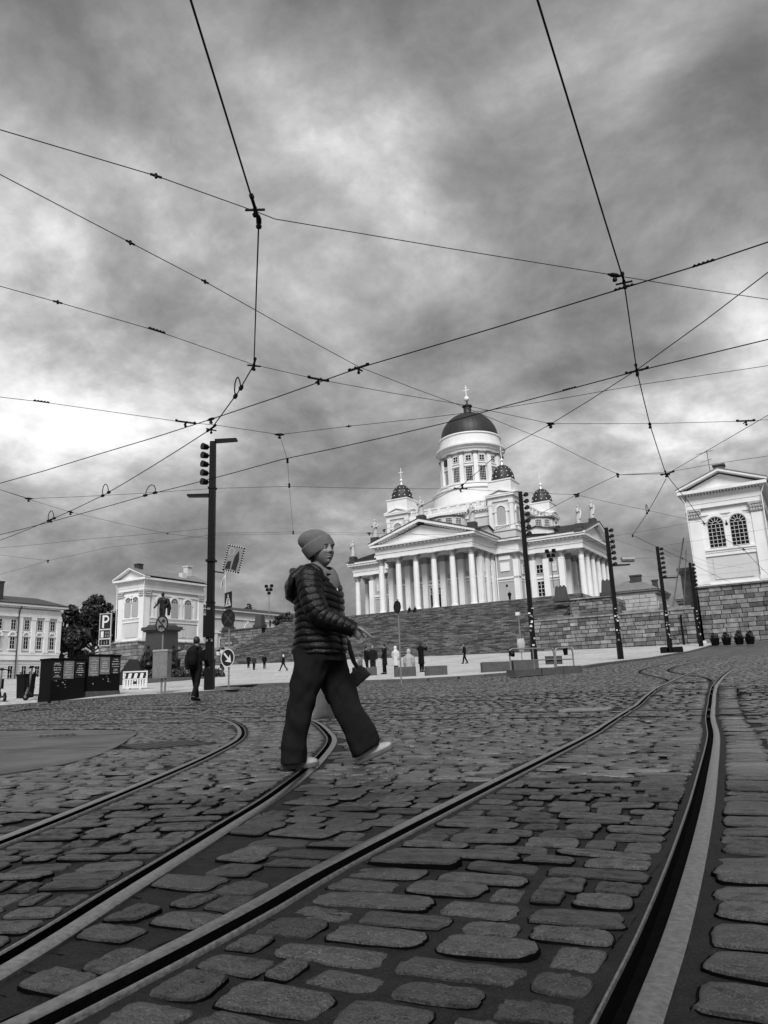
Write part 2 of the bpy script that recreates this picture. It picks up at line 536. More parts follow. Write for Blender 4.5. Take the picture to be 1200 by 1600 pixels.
# ---------------------------------------------------------------- tram rails
def poly(pts, step=.05):
    return catmull(pts, step)
R_SL = poly([(-1.20, -1.0), (-1.25, 0), (-1.33, 1.04), (-1.40, 1.6), (-1.48, 2.05), (-1.59, 2.86), (-1.79, 4.46), (-2.07, 6.7), (-2.36, 9.0), (-2.86, 14.0), (-3.20, 18.2), (-3.46, 21.7), (-3.55, 25), (-3.45, 30), (-3.2, 40), (-3.0, 60), (-3.0, 85)])
R_SR = poly([(-.22, -1.0), (-.28, 0), (-.37, 1.2), (-.42, 1.94), (-.52, 3.01), (-.67, 4.41), (-1.02, 7.45), (-1.37, 10.0), (-1.84, 14.2), (-2.20, 18.3), (-2.44, 21.7), (-2.54, 25), (-2.45, 30), (-2.2, 40), (-2.0, 60), (-2.0, 85)])
R_CO = poly([(-1.18, -.3), (-1.42, .5), (-1.67, 1.12), (-1.93, 1.66), (-2.33, 2.5), (-2.82, 3.5), (-3.74, 5.14), (-4.92, 7.0), (-6.17, 8.6), (-7.4, 9.95), (-9.0, 11.3), (-11.2, 12.75), (-14, 13.85), (-17.5, 14.4), (-24, 14.5)])
R_CI = poly([(-2.3, .4), (-2.66, 1.2), (-3.05, 1.95), (-3.56, 2.82), (-4.25, 3.95), (-5.08, 5.24), (-6.3, 6.98), (-7.6, 8.5), (-8.9, 9.75), (-10.4, 10.95), (-12.2, 12.1), (-14.8, 13.05), (-18, 13.45), (-24, 13.5)])
def ew(n): return poly([(-24.5, n), (-16, n), (-8, n), (0, n), (14, n)], .2)
R_BL = poly([(-2.93, 15), (-3.3, 18), (-3.9, 20.5), (-4.7, 22.8), (-5.4, 25), (-5.85, 28), (-6.05, 32), (-6.0, 45), (-5.8, 85)])
R_BR = poly([(-1.95, 15), (-2.35, 18), (-2.95, 20.5), (-3.75, 22.7), (-4.45, 25), (-4.85, 28), (-5.05, 32), (-5.0, 45), (-4.8, 85)])
RAILS = [  # polyline of the gauge edge, side on which the groove lies (+1 = right of travel), label
    (R_SL, +1, 'long straight rail running from the lower corner to the far bend, its head worn pale'),
    (R_SR, -1, 'straight rail with broad bright head, rightmost in front of the camera'),
    (R_CO, -1, 'outer rail of the curve, passing beside the walker\'s rear shoe'),
    (R_CI, +1, 'inner rail of the curve, bending away beside the asphalt patch'),
    (R_BL, +1, 'far branch rail bending towards the row of poles, side nearest the poles'),
    (R_BR, -1, 'far branch rail bending towards the row of poles, side away from the poles'),
    (ew(9.9), -1, 'cross street rail nearest the walker, running straight across the setts'),
    (ew(10.9), +1, 'cross street rail second from the walker, running straight across'),
    (ew(13.5), -1, 'cross street rail third from the walker, running straight across'),
    (ew(14.5), +1, 'cross street rail farthest from the walker, closest to the kerb'),
]
def normals2(P):
    d = np.gradient(P, axis=0)
    d /= np.maximum(np.hypot(d[:, 0], d[:, 1])[:, None], 1e-9)
    return np.stack([d[:, 1], -d[:, 0]], 1)      # right of travel
def sweep(P, prof, z0=0.0):
    nr = normals2(P)
    z = rz(P[:, 0], P[:, 1])
    rs = []
    for t, h in prof:
        q = P + nr * t
        rs.append(np.column_stack([q, z + h + z0]))
    A = np.stack(rs, 1)
    n, k = A.shape[:2]
    v = A.reshape(-1, 3)
    i = np.arange(n * k).reshape(n, k)
    f = np.stack([i[:-1, :-1], i[1:, :-1], i[1:, 1:], i[:-1, 1:]], -1).reshape(-1, 4)
    return v.tolist(), f.tolist()
for ri, (P, sd_, lab) in enumerate(RAILS):
    major = ri < 4
    lift = .006 if major else (.002 if ri < 6 else .0035)
    hw = .054
    prof = [(-hw - .004, -.05), (-hw, lift - .006), (-hw + .01, lift - .001), (-hw * .5, lift), (-.010, lift), (-.001, lift - .004)]
    def mk(name, pr_, m_, parent=None):
        v, f = sweep(P, [(t * sd_, h) for t, h in pr_])
        me = bpy.data.meshes.new(name)
        me.from_pydata(v, [], f)
        bm = bmesh.new(); bm.from_mesh(me)
        for fc in bm.faces:
            fc.normal_update()
        if sum(fc.normal.z for fc in bm.faces) < 0:
            bmesh.ops.reverse_faces(bm, faces=bm.faces)
        bm.to_mesh(me); bm.free()
        return finish(me, name, m_, parent, 35)
    head = mk('tram_rail', prof, M_RAIL if ri < 4 else (M_RAILD if ri < 6 else M_BLACK))
    tag(head, lab, 'rail', 'grooved tram rails set in the street')
    mk('bedding', [(-.17, -.0145), (-.0545, -.009)], M_GROUT, head); mk('bedding', [(.0575, -.009), (.17, -.0145)], M_GROUT, head)
    mk('groove', [(-.0012, lift - .0045), (.001, -.040), (.046, -.040), (.0465, lift - .008)], M_GROOVE, head)  # gauge face and floor painted with the groove's shade
    mk('guard_lip', [(.0467, lift - .008), (.049, lift - .003), (.054, lift - .003), (.057, lift - .008), (.058, -.05)], M_RAIL if major else M_RAILD, head)

# ---------------------------------------------------------------- asphalt patch, plates
AS = catmull([(-17, 8.6), (-14, 8.9), (-12, 8.95), (-10.6, 8.85), (-9.5, 8.2), (-8.4, 7.15), (-7.3, 6.05), (-6.1, 4.65), (-5.75, 3.6), (-6.4, 2.9), (-8.5, 2.6), (-12, 2.6), (-17, 2.6), (-18.5, 5), (-17, 8.6)], .25)
def inside(poly_, e, n):
    x, y = poly_[:, 0], poly_[:, 1]
    x2, y2 = np.roll(x, -1), np.roll(y, -1)
    c = np.zeros(np.shape(e), bool)
    for i in range(len(x)):
        if y[i] == y2[i]: continue
        k = ((y[i] > n) != (y2[i] > n)) & (e < (x2[i] - x[i]) * (n - y[i]) / (y2[i] - y[i]) + x[i])
        c ^= k
    return c
b = MB()
b.prism([tuple(p) for p in AS[:-1]], -.045, .006, 'z')
asph = structure(b.build('asphalt', M_ASPH))
for pts in ([(-14.5, 3.4), (-11.2, 4.3), (-8.6, 5.35), (-7.2, 5.85)], [(-14, 6.9), (-11.5, 7.0), (-9.9, 7.6), (-9.3, 7.9)], [(-10.4, 2.9), (-10.1, 4.6), (-10.3, 6.0), (-9.9, 7.5)]):
    P = catmull(pts, .08)
    P = P + rng.normal(0, .012, P.shape)
    v_, f_ = sweep(P, [(-.012, .0075), (.012, .0075)])
    me = bpy.data.meshes.new('crack'); me.from_pydata(v_, [], f_)
    finish(me, 'crack', M_CRACK, asph)
def plate(loc, w, d, ang, m, name, label):
    bb = MB(Matrix.Translation((loc[0], loc[1], float(rz(*loc)))) @ Matrix.Rotation(ang, 4, 'Z'))
    bb.box(-w / 2, w / 2, -d / 2, d / 2, -.04, .008)
    o = bb.build(name, m); tag(o, label, 'cover plate')
    rb = MB(bb.M)
    nx, ny = int(w / .09), int(d / .09)
    for i in range(nx):
        for j in range(ny):
            x = -w / 2 + (i + .5) * w / nx; y = -d / 2 + (j + .5) * d / ny
            rb.box(x - .028, x + .028, y - .012, y + .012, .008, .012)
    rb.build('tread_relief', m, o)
plate((-6.75, 6.25), .95, .8, R(-28), M_RAILD, 'cover_plate', 'dark chequered steel plate in the setts beside the asphalt')
plate((-3.25, 11.25), .7, .75, R(8), M_STEEL, 'cover_plate', 'pale square cover plate between the straight rails')
plate((-10.6, 7.6), .8, .55, R(-35), M_RAILD, 'cover_plate', 'small dark drain cover sunk in the asphalt patch')
EXCL = [(-6.75, 6.25, .62), (-3.25, 11.25, .5)]

# ---------------------------------------------------------------- granite setts
def tracks(a, b):
    n = 900
    def rs(P):
        d = np.concatenate([[0], np.cumsum(np.hypot(*np.diff(P, axis=0).T))])
        return P, d
    # centre line: for each point of a, the nearest point of b
    D = np.hypot(a[:, None, 0] - b[None, :, 0], a[:, None, 1] - b[None, :, 1])
    return (a + b[D.argmin(1)]) / 2
C_S = tracks(R_SL[R_SL[:, 1] < 17], R_SR[R_SR[:, 1] < 18])
C_C = tracks(R_CI[R_CI[:, 0] > -21], R_CO[R_CO[:, 0] > -22])
def arc(P):
    return np.concatenate([[0], np.cumsum(np.hypot(*np.diff(P, axis=0).T))])
stones = []      # (centre e, n, axis angle, half length, half width)
def strip(P, w0, w1, smin=0, smax=99, pitch=.128, cnt=4, half=None):
    """rows of setts laid across a track between offsets w0 and w1 of its centre line"""
    d = arc(P)
    nr = normals2(P)
    s = smin
    while s < min(smax, d[-1] - .2):
        rp = pitch * random.uniform(.84, 1.22)
        c = np.array([np.interp(s + rp / 2, d, P[:, k]) for k in (0, 1)])
        n_ = np.array([np.interp(s + rp / 2, d, nr[:, k]) for k in (0, 1)])
        n_ /= np.hypot(*n_)
        if half is not None:
            hg = float(np.interp(s + rp / 2, d, half)); w0, w1 = -hg + .078, hg - .078
        k = max(1, cnt + random.choice((-1, 0, 0, 1)) if cnt > 1 else 1)
        ws = np.array([random.uniform(.45, 1.5) for _ in range(k)]); ws = ws / ws.sum() * (w1 - w0)
        t = w0
        for w in ws:
            m_ = c + n_ * (t + w / 2)
            stones.append((m_[0], m_[1], math.atan2(n_[1], n_[0]), w / 2 - .0135, rp / 2 - .0115))
            t += w
        s += rp
def half_gauge(C_, P):
    return np.array([np.hypot(P[:, 0] - c[0], P[:, 1] - c[1]).min() for c in C_])
strip(C_S, 0, 0, 0, 30, half=half_gauge(C_S, R_SR))
strip(C_C, 0, 0, 0, 30, half=half_gauge(C_C, R_CO))
# one row of broad setts outside the right-hand straight rail
PR = R_SR[(R_SR[:, 1] > -.5) & (R_SR[:, 1] < 15)]
strip(PR, .075, .38, 0, 16, .17, 1)
for o_ in (.02, .16):
    strip(AS[:-1][::-1] if False else AS[8:60], -o_ - .13, -o_, 0, 30, .2, 1)
# the open street: courses square to the straight track
n_gauge = len(stones)
e1 = np.array([.992, .125]); e2 = np.array([-.125, .992])
v = -2.0
while v < 54:
    rp = .142 * random.uniform(.85, 1.2)
    u = -28 + random.uniform(0, .3)
    bend = random.uniform(-.02, .02)
    while u < 12:
        w = random.choice((random.uniform(.11, .2), random.uniform(.16, .26), random.uniform(.2, .33)))
        p = e1 * (u + w / 2) + e2 * (v + rp / 2 + .03 * math.sin(u * .8 + v))
        stones.append((p[0], p[1], math.atan2(e1[1], e1[0]) + bend, w / 2 - .0105, rp / 2 - .0090))
        u += w
    v += rp
S = np.array(stones)
open_ = np.arange(len(S)) >= n_gauge
lat = S[:, 0] * r0.x + S[:, 1] * r0.y
dp = S[:, 0] * h0.x + S[:, 1] * h0.y
keep = (np.abs(lat) < .60 * dp + 2.2) & (dp > .3) & (dp < 55) & (S[:, 1] > .05) & (S[:, 1] < 51.5) & (S[:, 0] < 8.8) & (S[:, 0] > -24)
keep &= ~((S[:, 1] > 14.75) & (S[:, 0] < eb(S[:, 1]) + .26))
keep &= ~((S[:, 1] > 14.65) & (S[:, 0] < -23.5))
keep &= ~inside(AS, S[:, 0], S[:, 1])
for (x, y, r_) in EXCL:
    keep &= np.hypot(S[:, 0] - x, S[:, 1] - y) > r_
S, open_ = S[keep], open_[keep]
def near_dist(P2, Q):
    out = np.full(len(P2), 9.0); idx = np.zeros(len(P2), int)
    for a in range(0, len(P2), 3000):
        D = np.hypot(P2[a:a + 3000, None, 0] - Q[None, :, 0], P2[a:a + 3000, None, 1] - Q[None, :, 1])
        idx[a:a + 3000] = D.argmin(1); out[a:a + 3000] = D.min(1)
    return out, idx
keep = np.ones(len(S), bool)
for P, wd in ((C_S, .57), (C_C, .55)):
    d_, _ = near_dist(S[:, :2], P[::2])
    keep &= ~(open_ & (d_ < wd))
d_, i_ = near_dist(S[:, :2], PR[::2])
nr_ = normals2(PR[::2])
side = ((S[:, :2] - PR[::2][i_]) * nr_[i_]).sum(1)
keep &= ~(open_ & (d_ < .42) & (side > 0))
S, open_ = S[keep], open_[keep]
# drop / trim against the rails
RAILPTS = []
for ri, (P, sd_, lab) in enumerate(RAILS):
    Q = P[(P[:, 1] < 52) & (P[:, 1] > -1)]
    RAILPTS.append((Q, normals2(Q), sd_))
keep = np.ones(len(S), bool)
for ri, (Q, nr_, sd_) in enumerate(RAILPTS):
    d_, i_ = near_dist(S[:, :2], Q)
    t = ((S[:, :2] - Q[i_]) * nr_[i_]).sum(1) * sd_
    keep &= ~((d_ < .3) & (t > -.072) & (t < .078))
S, open_ = S[keep], open_[keep]
dist = np.hypot(S[:, 0], S[:, 1])
order = np.argsort(dist)
S = S[order]; dist = dist[order]
lat = S[:, 0] * r0.x + S[:, 1] * r0.y
dp = S[:, 0] * h0.x + S[:, 1] * h0.y
vis = (np.abs(lat) < .56 * dp + .05) & (dp > .95)
def sett_rings(S_, k, seed):
    g = np.random.default_rng(seed)
    n = len(S_)
    th = (np.arange(k) + .5) / k * 2 * np.pi
    ex = g.uniform(4.5, 11.0, (n, 1))
    ct, st = np.cos(th)[None], np.sin(th)[None]
    rr = (np.abs(ct) ** ex + np.abs(st) ** ex) ** (-1 / ex)
    rr = rr * (1 + g.normal(0, .018, (n, k)))
    for q, am in ((2, .02), (3, .022), (5, .018)):
        rr = rr * (1 + am * np.sin(q * th[None] + g.uniform(0, 6.28, (n, 1))))
    # uneven quadrilateral: each corner pulled in by its own amount
    qd = g.uniform(.88, 1.03, (n, 4))
    wx, wy = (ct + 1) / 2, (st + 1) / 2
    rr = rr * ((qd[:, 0:1] * (1 - wx) + qd[:, 1:2] * wx) * (1 - wy) + (qd[:, 2:3] * (1 - wx) + qd[:, 3:4] * wx) * wy)
    taper = g.uniform(-.16, .16, (n, 1))
    x = rr * ct * S_[:, 3:4]; y = rr * st * S_[:, 4:5] * (1 + taper * ct)
    a = S_[:, 2:3] + g.normal(0, .045, (n, 1))
    X = S_[:, 0:1] + x * np.cos(a) - y * np.sin(a)
    Y = S_[:, 1:2] + x * np.sin(a) + y * np.cos(a)
    # trim corners that reach into a rail
    P2 = np.stack([X.ravel(), Y.ravel()], 1)
    for (Q, nr_, sd_) in RAILPTS:
        lo, hi = Q.min(0) - .3, Q.max(0) + .3
        sel = np.where((P2[:, 0] > lo[0]) & (P2[:, 0] < hi[0]) & (P2[:, 1] > lo[1]) & (P2[:, 1] < hi[1]))[0]
        if not len(sel): continue
        d_, i_ = near_dist(P2[sel], Q)
        t = ((P2[sel] - Q[i_]) * nr_[i_]).sum(1) * sd_
        own = np.repeat(S_[:, :2], k, 0)[sel]
        tc_ = ((own - Q[i_]) * nr_[i_]).sum(1) * sd_
        tgt = np.where(tc_ > 0, .076, -.060)
        bad = (d_ < .40) & (np.abs(tc_) < .5) & np.where(tc_ > 0, t < tgt, t > tgt)
        if not bad.any(): continue
        s_i = sel[bad]; j = i_[bad]; tgt = tgt[bad]
        P2[s_i] += nr_[j] * ((tgt - t[bad]) * sd_)[:, None]
    X = P2[:, 0].reshape(n, k); Y = P2[:, 1].reshape(n, k)
    return X, Y, g
def sett_mesh(S_, k, seed, fine):
    X, Y, g = sett_rings(S_, k, seed)
    n = len(S_)
    cx, cy = X.mean(1, keepdims=True), Y.mean(1, keepdims=True)
    zb = rz(S_[:, 0], S_[:, 1])[:, None]
    h = g.normal(0, .0035, (n, 1)); tx = g.normal(0, .018, (n, 1)); ty = g.normal(0, .022, (n, 1))
    def ring(sc, dz, wob):
        x = cx + (X - cx) * sc; y = cy + (Y - cy) * sc
        z = zb + dz + h + (x - cx) * tx + (y - cy) * ty + g.normal(0, wob, X.shape)
        return np.stack([x, y, z], -1)
    if fine:
        prof = [(1.045, -.030, 0), (1.04, -.0062, .0006), (1.0, -.0060, .0004), (.985, -.0030, .0010), (.955, -.0006, .0010), (.88, .0004, .0012), (.62, .0010, .0016), (.3, .0010, .0014)]
    else:
        prof = [(1.03, -.048, 0), (1.0, -.013, .001), (.955, -.0015, .0012), (.9, .0, .0015)]
    rs = [ring(*p) for p in prof]
    top = np.stack([cx, cy, zb + h + (.0036 if fine else .001)], -1)
    V = np.concatenate(rs + [top], 1)       # n, k*len+1, 3
    m = k * len(rs)
    F = []
    for j in range(len(rs) - 1):
        for i in range(k):
            i2 = (i + 1) % k
            F.append((j * k + i, j * k + i2, (j + 1) * k + i2, (j + 1) * k + i))
    T = []
    j = len(rs) - 1
    for i in range(k):
        T.append((j * k + i, j * k + (i + 1) % k, m))
    return V, F, T
iv = np.where(vis)[0]
hero = iv[:290]
rest = np.setdiff1d(np.arange(len(S)), hero)
V, F, T = sett_mesh(S[hero], 28, 5, True)
FT = F + T
for i in range(len(hero)):
    me = bpy.data.meshes.new('paving_stone')
    c = V[i, -1].copy()
    me.from_pydata((V[i] - c).tolist(), [], FT)
    o = finish(me, 'paving_stone', M_SETT, road, 70)
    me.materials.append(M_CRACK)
    me.polygons.foreach_set('material_index', [1] * (2 * 28) + [0] * (len(FT) - 2 * 28))  # outer rings carry the painted shade of the gap round the stone
    o.location = c
VV, FQ, FTt, TONE, MI, base = [], [], [], [], [], 0
for grp, kk in ((rest[dist[rest] < 24], 10), (rest[dist[rest] >= 24], 6)):
    V, F, T = sett_mesh(S[grp], kk, 6 + kk, False)
    k_ = V.shape[1]
    off = (np.arange(len(grp)) * k_)[:, None, None] + base
    FQ.append((np.array(F)[None] + off).reshape(-1, 4)); FTt.append((np.array(T)[None] + off).reshape(-1, 3))
    VV.append(V.reshape(-1, 3)); base += len(grp) * k_
    TONE.append(np.repeat(np.clip(rng.normal(1, .42, len(grp)), .35, 2.3), k_))
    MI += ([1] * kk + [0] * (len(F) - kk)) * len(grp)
FQ, FTt = np.vstack(FQ), np.vstack(FTt)
me = bpy.data.meshes.new('paving_stones')
me.from_pydata(np.vstack(VV).tolist(), [], FQ.tolist() + FTt.tolist())
at = me.attributes.new('tone', 'FLOAT', 'POINT')
at.data.foreach_set('value', np.concatenate(TONE))
o = finish(me, 'paving_stones', M_SETT_F, road, 70)
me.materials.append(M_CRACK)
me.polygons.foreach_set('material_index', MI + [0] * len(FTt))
o['kind'] = 'stuff'

# sandy grout between the near setts, left out along the rails
gx = np.arange(-9.5, 5.0, .05); gy = np.arange(.2, 13.0, .05)
GX, GY = np.meshgrid(gx, gy)
P2 = np.stack([GX.ravel(), GY.ravel()], 1)
bad = np.zeros(len(P2), bool)
gl = P2 @ np.array([r0.x, r0.y]); gd = P2 @ np.array([h0.x, h0.y])
bad |= (np.abs(gl) > .6 * gd + 1.2) | (gd < .5)
bad |= inside(AS, P2[:, 0], P2[:, 1])
idx = np.where(~bad)[0]
for (Q, nr_, sd_) in RAILPTS:
    lo, hi = Q.min(0) - .2, Q.max(0) + .2
    P3 = P2[idx]
    sel = (P3[:, 0] > lo[0]) & (P3[:, 0] < hi[0]) & (P3[:, 1] > lo[1]) & (P3[:, 1] < hi[1])
    d_, i_ = near_dist(P3[sel], Q[::2])
    t = ((P3[sel] - Q[::2][i_]) * normals2(Q[::2])[i_]).sum(1) * sd_
    bad[idx[sel]] |= (d_ < .11) & (t > -.045) & (t < .045)
ok = (~bad).reshape(GX.shape)
ids = np.arange(GX.size).reshape(GX.shape)
cell = ok[:-1, :-1] & ok[1:, :-1] & ok[:-1, 1:] & ok[1:, 1:]
f = np.stack([ids[:-1, :-1], ids[:-1, 1:], ids[1:, 1:], ids[1:, :-1]], -1)[cell]
used, inv = np.unique(f, return_inverse=True)
gzv = rz(P2[:, 0], P2[:, 1]) - .0085 - .009 * ss((np.hypot(P2[:, 0], P2[:, 1]) - 2.4) / 2.6) + rng.normal(0, .0016, len(P2))
vv = np.column_stack([P2, gzv])[used]
me = bpy.data.meshes.new('grout')
me.from_pydata(vv.tolist(), [], inv.reshape(-1, 4).tolist())
o = finish(me, 'grout', M_GROUT, road, 80)
o['kind'] = 'stuff'

# ---------------------------------------------------------------- retaining walls and the great stairs
def unit_stones(n):
    out = []
    for i in range(n):
        bm = bmesh.new()
        bmesh.ops.create_cube(bm, size=1)
        bmesh.ops.bevel(bm, geom=bm.edges[:] , offset=.035, segments=1, affect='EDGES')
        for v_ in bm.verts:
            v_.co += Vector((random.uniform(-.012, .012), random.uniform(-.03, .03), random.uniform(-.02, .02)))
        me_ = bpy.data.meshes.new('stone')
        bm.to_mesh(me_); bm.free()
        me_.materials.append(M_STONE)
        out.append(me_)
    return out
USTONE = unit_stones(7)
def wall_face(root, p0, p1, z0, z1, ch, sl, core=True, depth=.5, m=None):
    """a face of squared granite blocks from p0 to p1; the outside lies to the right of p0->p1"""
    p0, p1 = Vector((*p0, 0)), Vector((*p1, 0))
    d = p1 - p0; L_ = d.length; d.normalize()
    nrm = Vector((d.y, -d.x, 0))
    a = math.atan2(d.y, d.x)
    if core:
        b_ = MB(Matrix.Translation((p0.x, p0.y, 0)) @ Matrix.Rotation(a, 4, 'Z'))
        b_.box(0, L_, .05, depth + .4, z0 - 1, z1 - .06)
        b_.build('core', M_JOINT, root)
    rows_ = max(1, round((z1 - z0) / ch)); hh = (z1 - z0) / rows_
    for r_ in range(rows_):
        x = -random.uniform(0, .6) * sl
        while x < L_ - .05:
            w = sl * random.uniform(.65, 1.4)
            xa, xb = max(x, 0), min(x + w, L_)
            x += w
            if xb - xa < .12: continue
            o_ = bpy.data.objects.new('stone', random.choice(USTONE))
            COL.objects.link(o_)
            pr_ = random.uniform(0, .05)
            c = p0 + d * ((xa + xb) / 2) + nrm * (pr_ - .10)
            o_.parent = root
            if root.get('_shift'):
                o_.matrix_parent_inverse = Matrix.Translation(-Vector(root['_shift']))
            o_.location = (c.x, c.y, z0 + (r_ + .5) * hh)
            o_.rotation_euler = (0, 0, a)
            o_.scale = (xb - xa - .065, .34, hh - .06)
            if m is not None:
                o_.material_slots[0].link = 'OBJECT'; o_.material_slots[0].material = m
def cap(root, x0, x1, y0, y1, z0, z1, name='coping', m=None):
    b_ = MB(); b_.box(x0, x1, y0, y1, z0, z1)
    b_.build(name, m or M_STONE, root)

w1 = empty('retaining_wall', 'long granite block wall with pale streaks beside the great stairs', 'wall', (-21, 88, 3.5), world_parts=True)
wall_face(w1, (-30.9, 88), (-12.3, 88), 3.4, 7.55, .44, 1.12)
cap(w1, -31, -12.2, 87.8, 89, 7.55, 7.72)
b = MB(); b.box(-30.9, -12.3, 89, 104, 3, 7.6); b.build('terrace_fill', M_JOINT, w1)
for (xa, xb) in ((-29.6, -26.0), (-25.2, -21.2), (-20.2, -16), (-15.2, -12.6)):
    cap(w1, xa, xb, 88.6, 88.75, 7.72, 8.05, 'railing')
for xa in (-25.6, -20.7, -15.6):
    cap(w1, xa - .35, xa + .35, 88.3, 89.0, 7.72, 8.5, 'pier')

w2 = empty('retaining_wall', 'tall granite block wall under the white pavilion with round planters at its foot', 'wall', (-4, 91, 3.6), world_parts=True)
wall_face(w2, (-12, 91), (4, 91), 3.3, 10.05, .52, 1.25)
cap(w2, -12.25, 4, 90.72, 92, 10.05, 10.25)
b = MB(); b.box(-12, 6, 92, 112, 3, 10.1); b.box(-12, -11.7, 91.4, 92, 3, 10.0); b.build('platform', M_STONE, w2)

w3 = empty('retaining_wall', 'short upper granite wall between the two battered pedestals above the stair end', 'wall', (-28, 104, 8), world_parts=True)
wall_face(w3, (-31, 104), (-25.0, 104), 7.6, 11.45, .46, 1.1)
wall_face(w3, (-25.0, 104), (-25.0, 112), 7.6, 11.45, .46, 1.1, core=False)
cap(w3, -31.2, -24.7, 103.7, 105, 11.45, 11.65)
b = MB(); b.box(-31, -25, 105, 112, 7, 11.5); b.build('terrace_fill', M_STONE, w3)

w4 = empty('retaining_wall', 'granite base wall under the far pavilion behind the bronze monument', 'wall', (-110, 91, 4.5), world_parts=True)
wall_face(w4, (-117.0, 91.6), (-106.5, 91.6), 4.0, 10.1, .62, 1.5)
wall_face(w4, (-106.5, 91.6), (-106.5, 109.8), 4.0, 10.1, .62, 1.5, core=False)
cap(w4, -117.2, -106.3, 91.35, 93, 10.1, 10.3)
cap(w4, -107.1, -106.25, 93, 109.8, 10.1, 10.3)
b = MB(); b.box(-116.9, -106.6, 93, 110, 3, 10.15); b.build('platform', M_STONE, w4)

w5 = empty('retaining_wall', 'granite wing wall at the far end of the great stairs', 'wall', (-95, 100, 5), world_parts=True)
wall_face(w5, (-107, 100), (-89.2, 100), 4.6, 8.6, .5, 1.4)
wall_face(w5, (-99, 105), (-89.0, 105), 8.3, 11.9, .5, 1.4)
cap(w5, -99.3, -88.8, 104.7, 106, 11.9, 12.1)
b = MB(); b.box(-107, -89, 101, 106, 3, 8.5); b.box(-99, -89, 106, 112, 3, 12); b.build('terrace_fill', M_STONE, w5)

st = empty('great_stairs', 'wide dark granite stairs climbing to the domed church', 'stairs', (-60, 86, 3.6), world_parts=True)
NST = 46
for i in range(NST):
    n_ = 86 + i * (25.5 / NST); z_ = 3.7 + (i + 1) * (9.45 / NST)
    b_ = MB()
    xs_ = np.linspace(-89, -31, 30)
    b_.box(-89, -31, n_, n_ + .72, z_ - .6, z_)
    b_.build('step', M_STEP, st)
b = MB()
b.add([(-88.99, 86.3, 2), (-31.01, 86.3, 2), (-31.01, 111.4, 2), (-88.99, 111.4, 2), (-88.99, 111.4, 12.6), (-31.01, 111.4, 12.6)],
      [(0, 1, 5, 4), (1, 2, 5), (3, 0, 4), (2, 3, 4, 5)])
b.build('stair_base', M_JOINT, st)
b = MB(); b.box(-89, -31, 111.4, 180, 3, 13.12)
structure(b.build('terrace', M_STONE))
for (x, y, z, lab) in ((-31.8, 103.2, 11.3, 'battered granite pedestal block at the near end of the stairs, under the floodlight mast'),
                       (-25.4, 104.4, 11.65, 'battered granite pedestal block at the outer end of the short upper wall'),
                       (-97.5, 105.4, 12.1, 'battered granite pedestal on the far wing wall, farther from the floodlight mast'),
                       (-89.8, 105.4, 12.1, 'battered granite pedestal on the far wing wall below the tall floodlight mast')):
    b = MB(Matrix.Translation((x, y, z)))
    b.box(-1.05, 1.05, -.8, .8, 0, .45)
    b.frustum(-.85, .85, -.6, .6, .45, 2.1, .16, .14)
    for k in (-.55, 0, .5):
        b.frustum(k - .16, k + .16, -.3, .3, 2.1, 2.32, .08, .08)
    tag(b.build('pedestal', M_GRAN), lab, 'pedestal', 'battered granite pedestals')

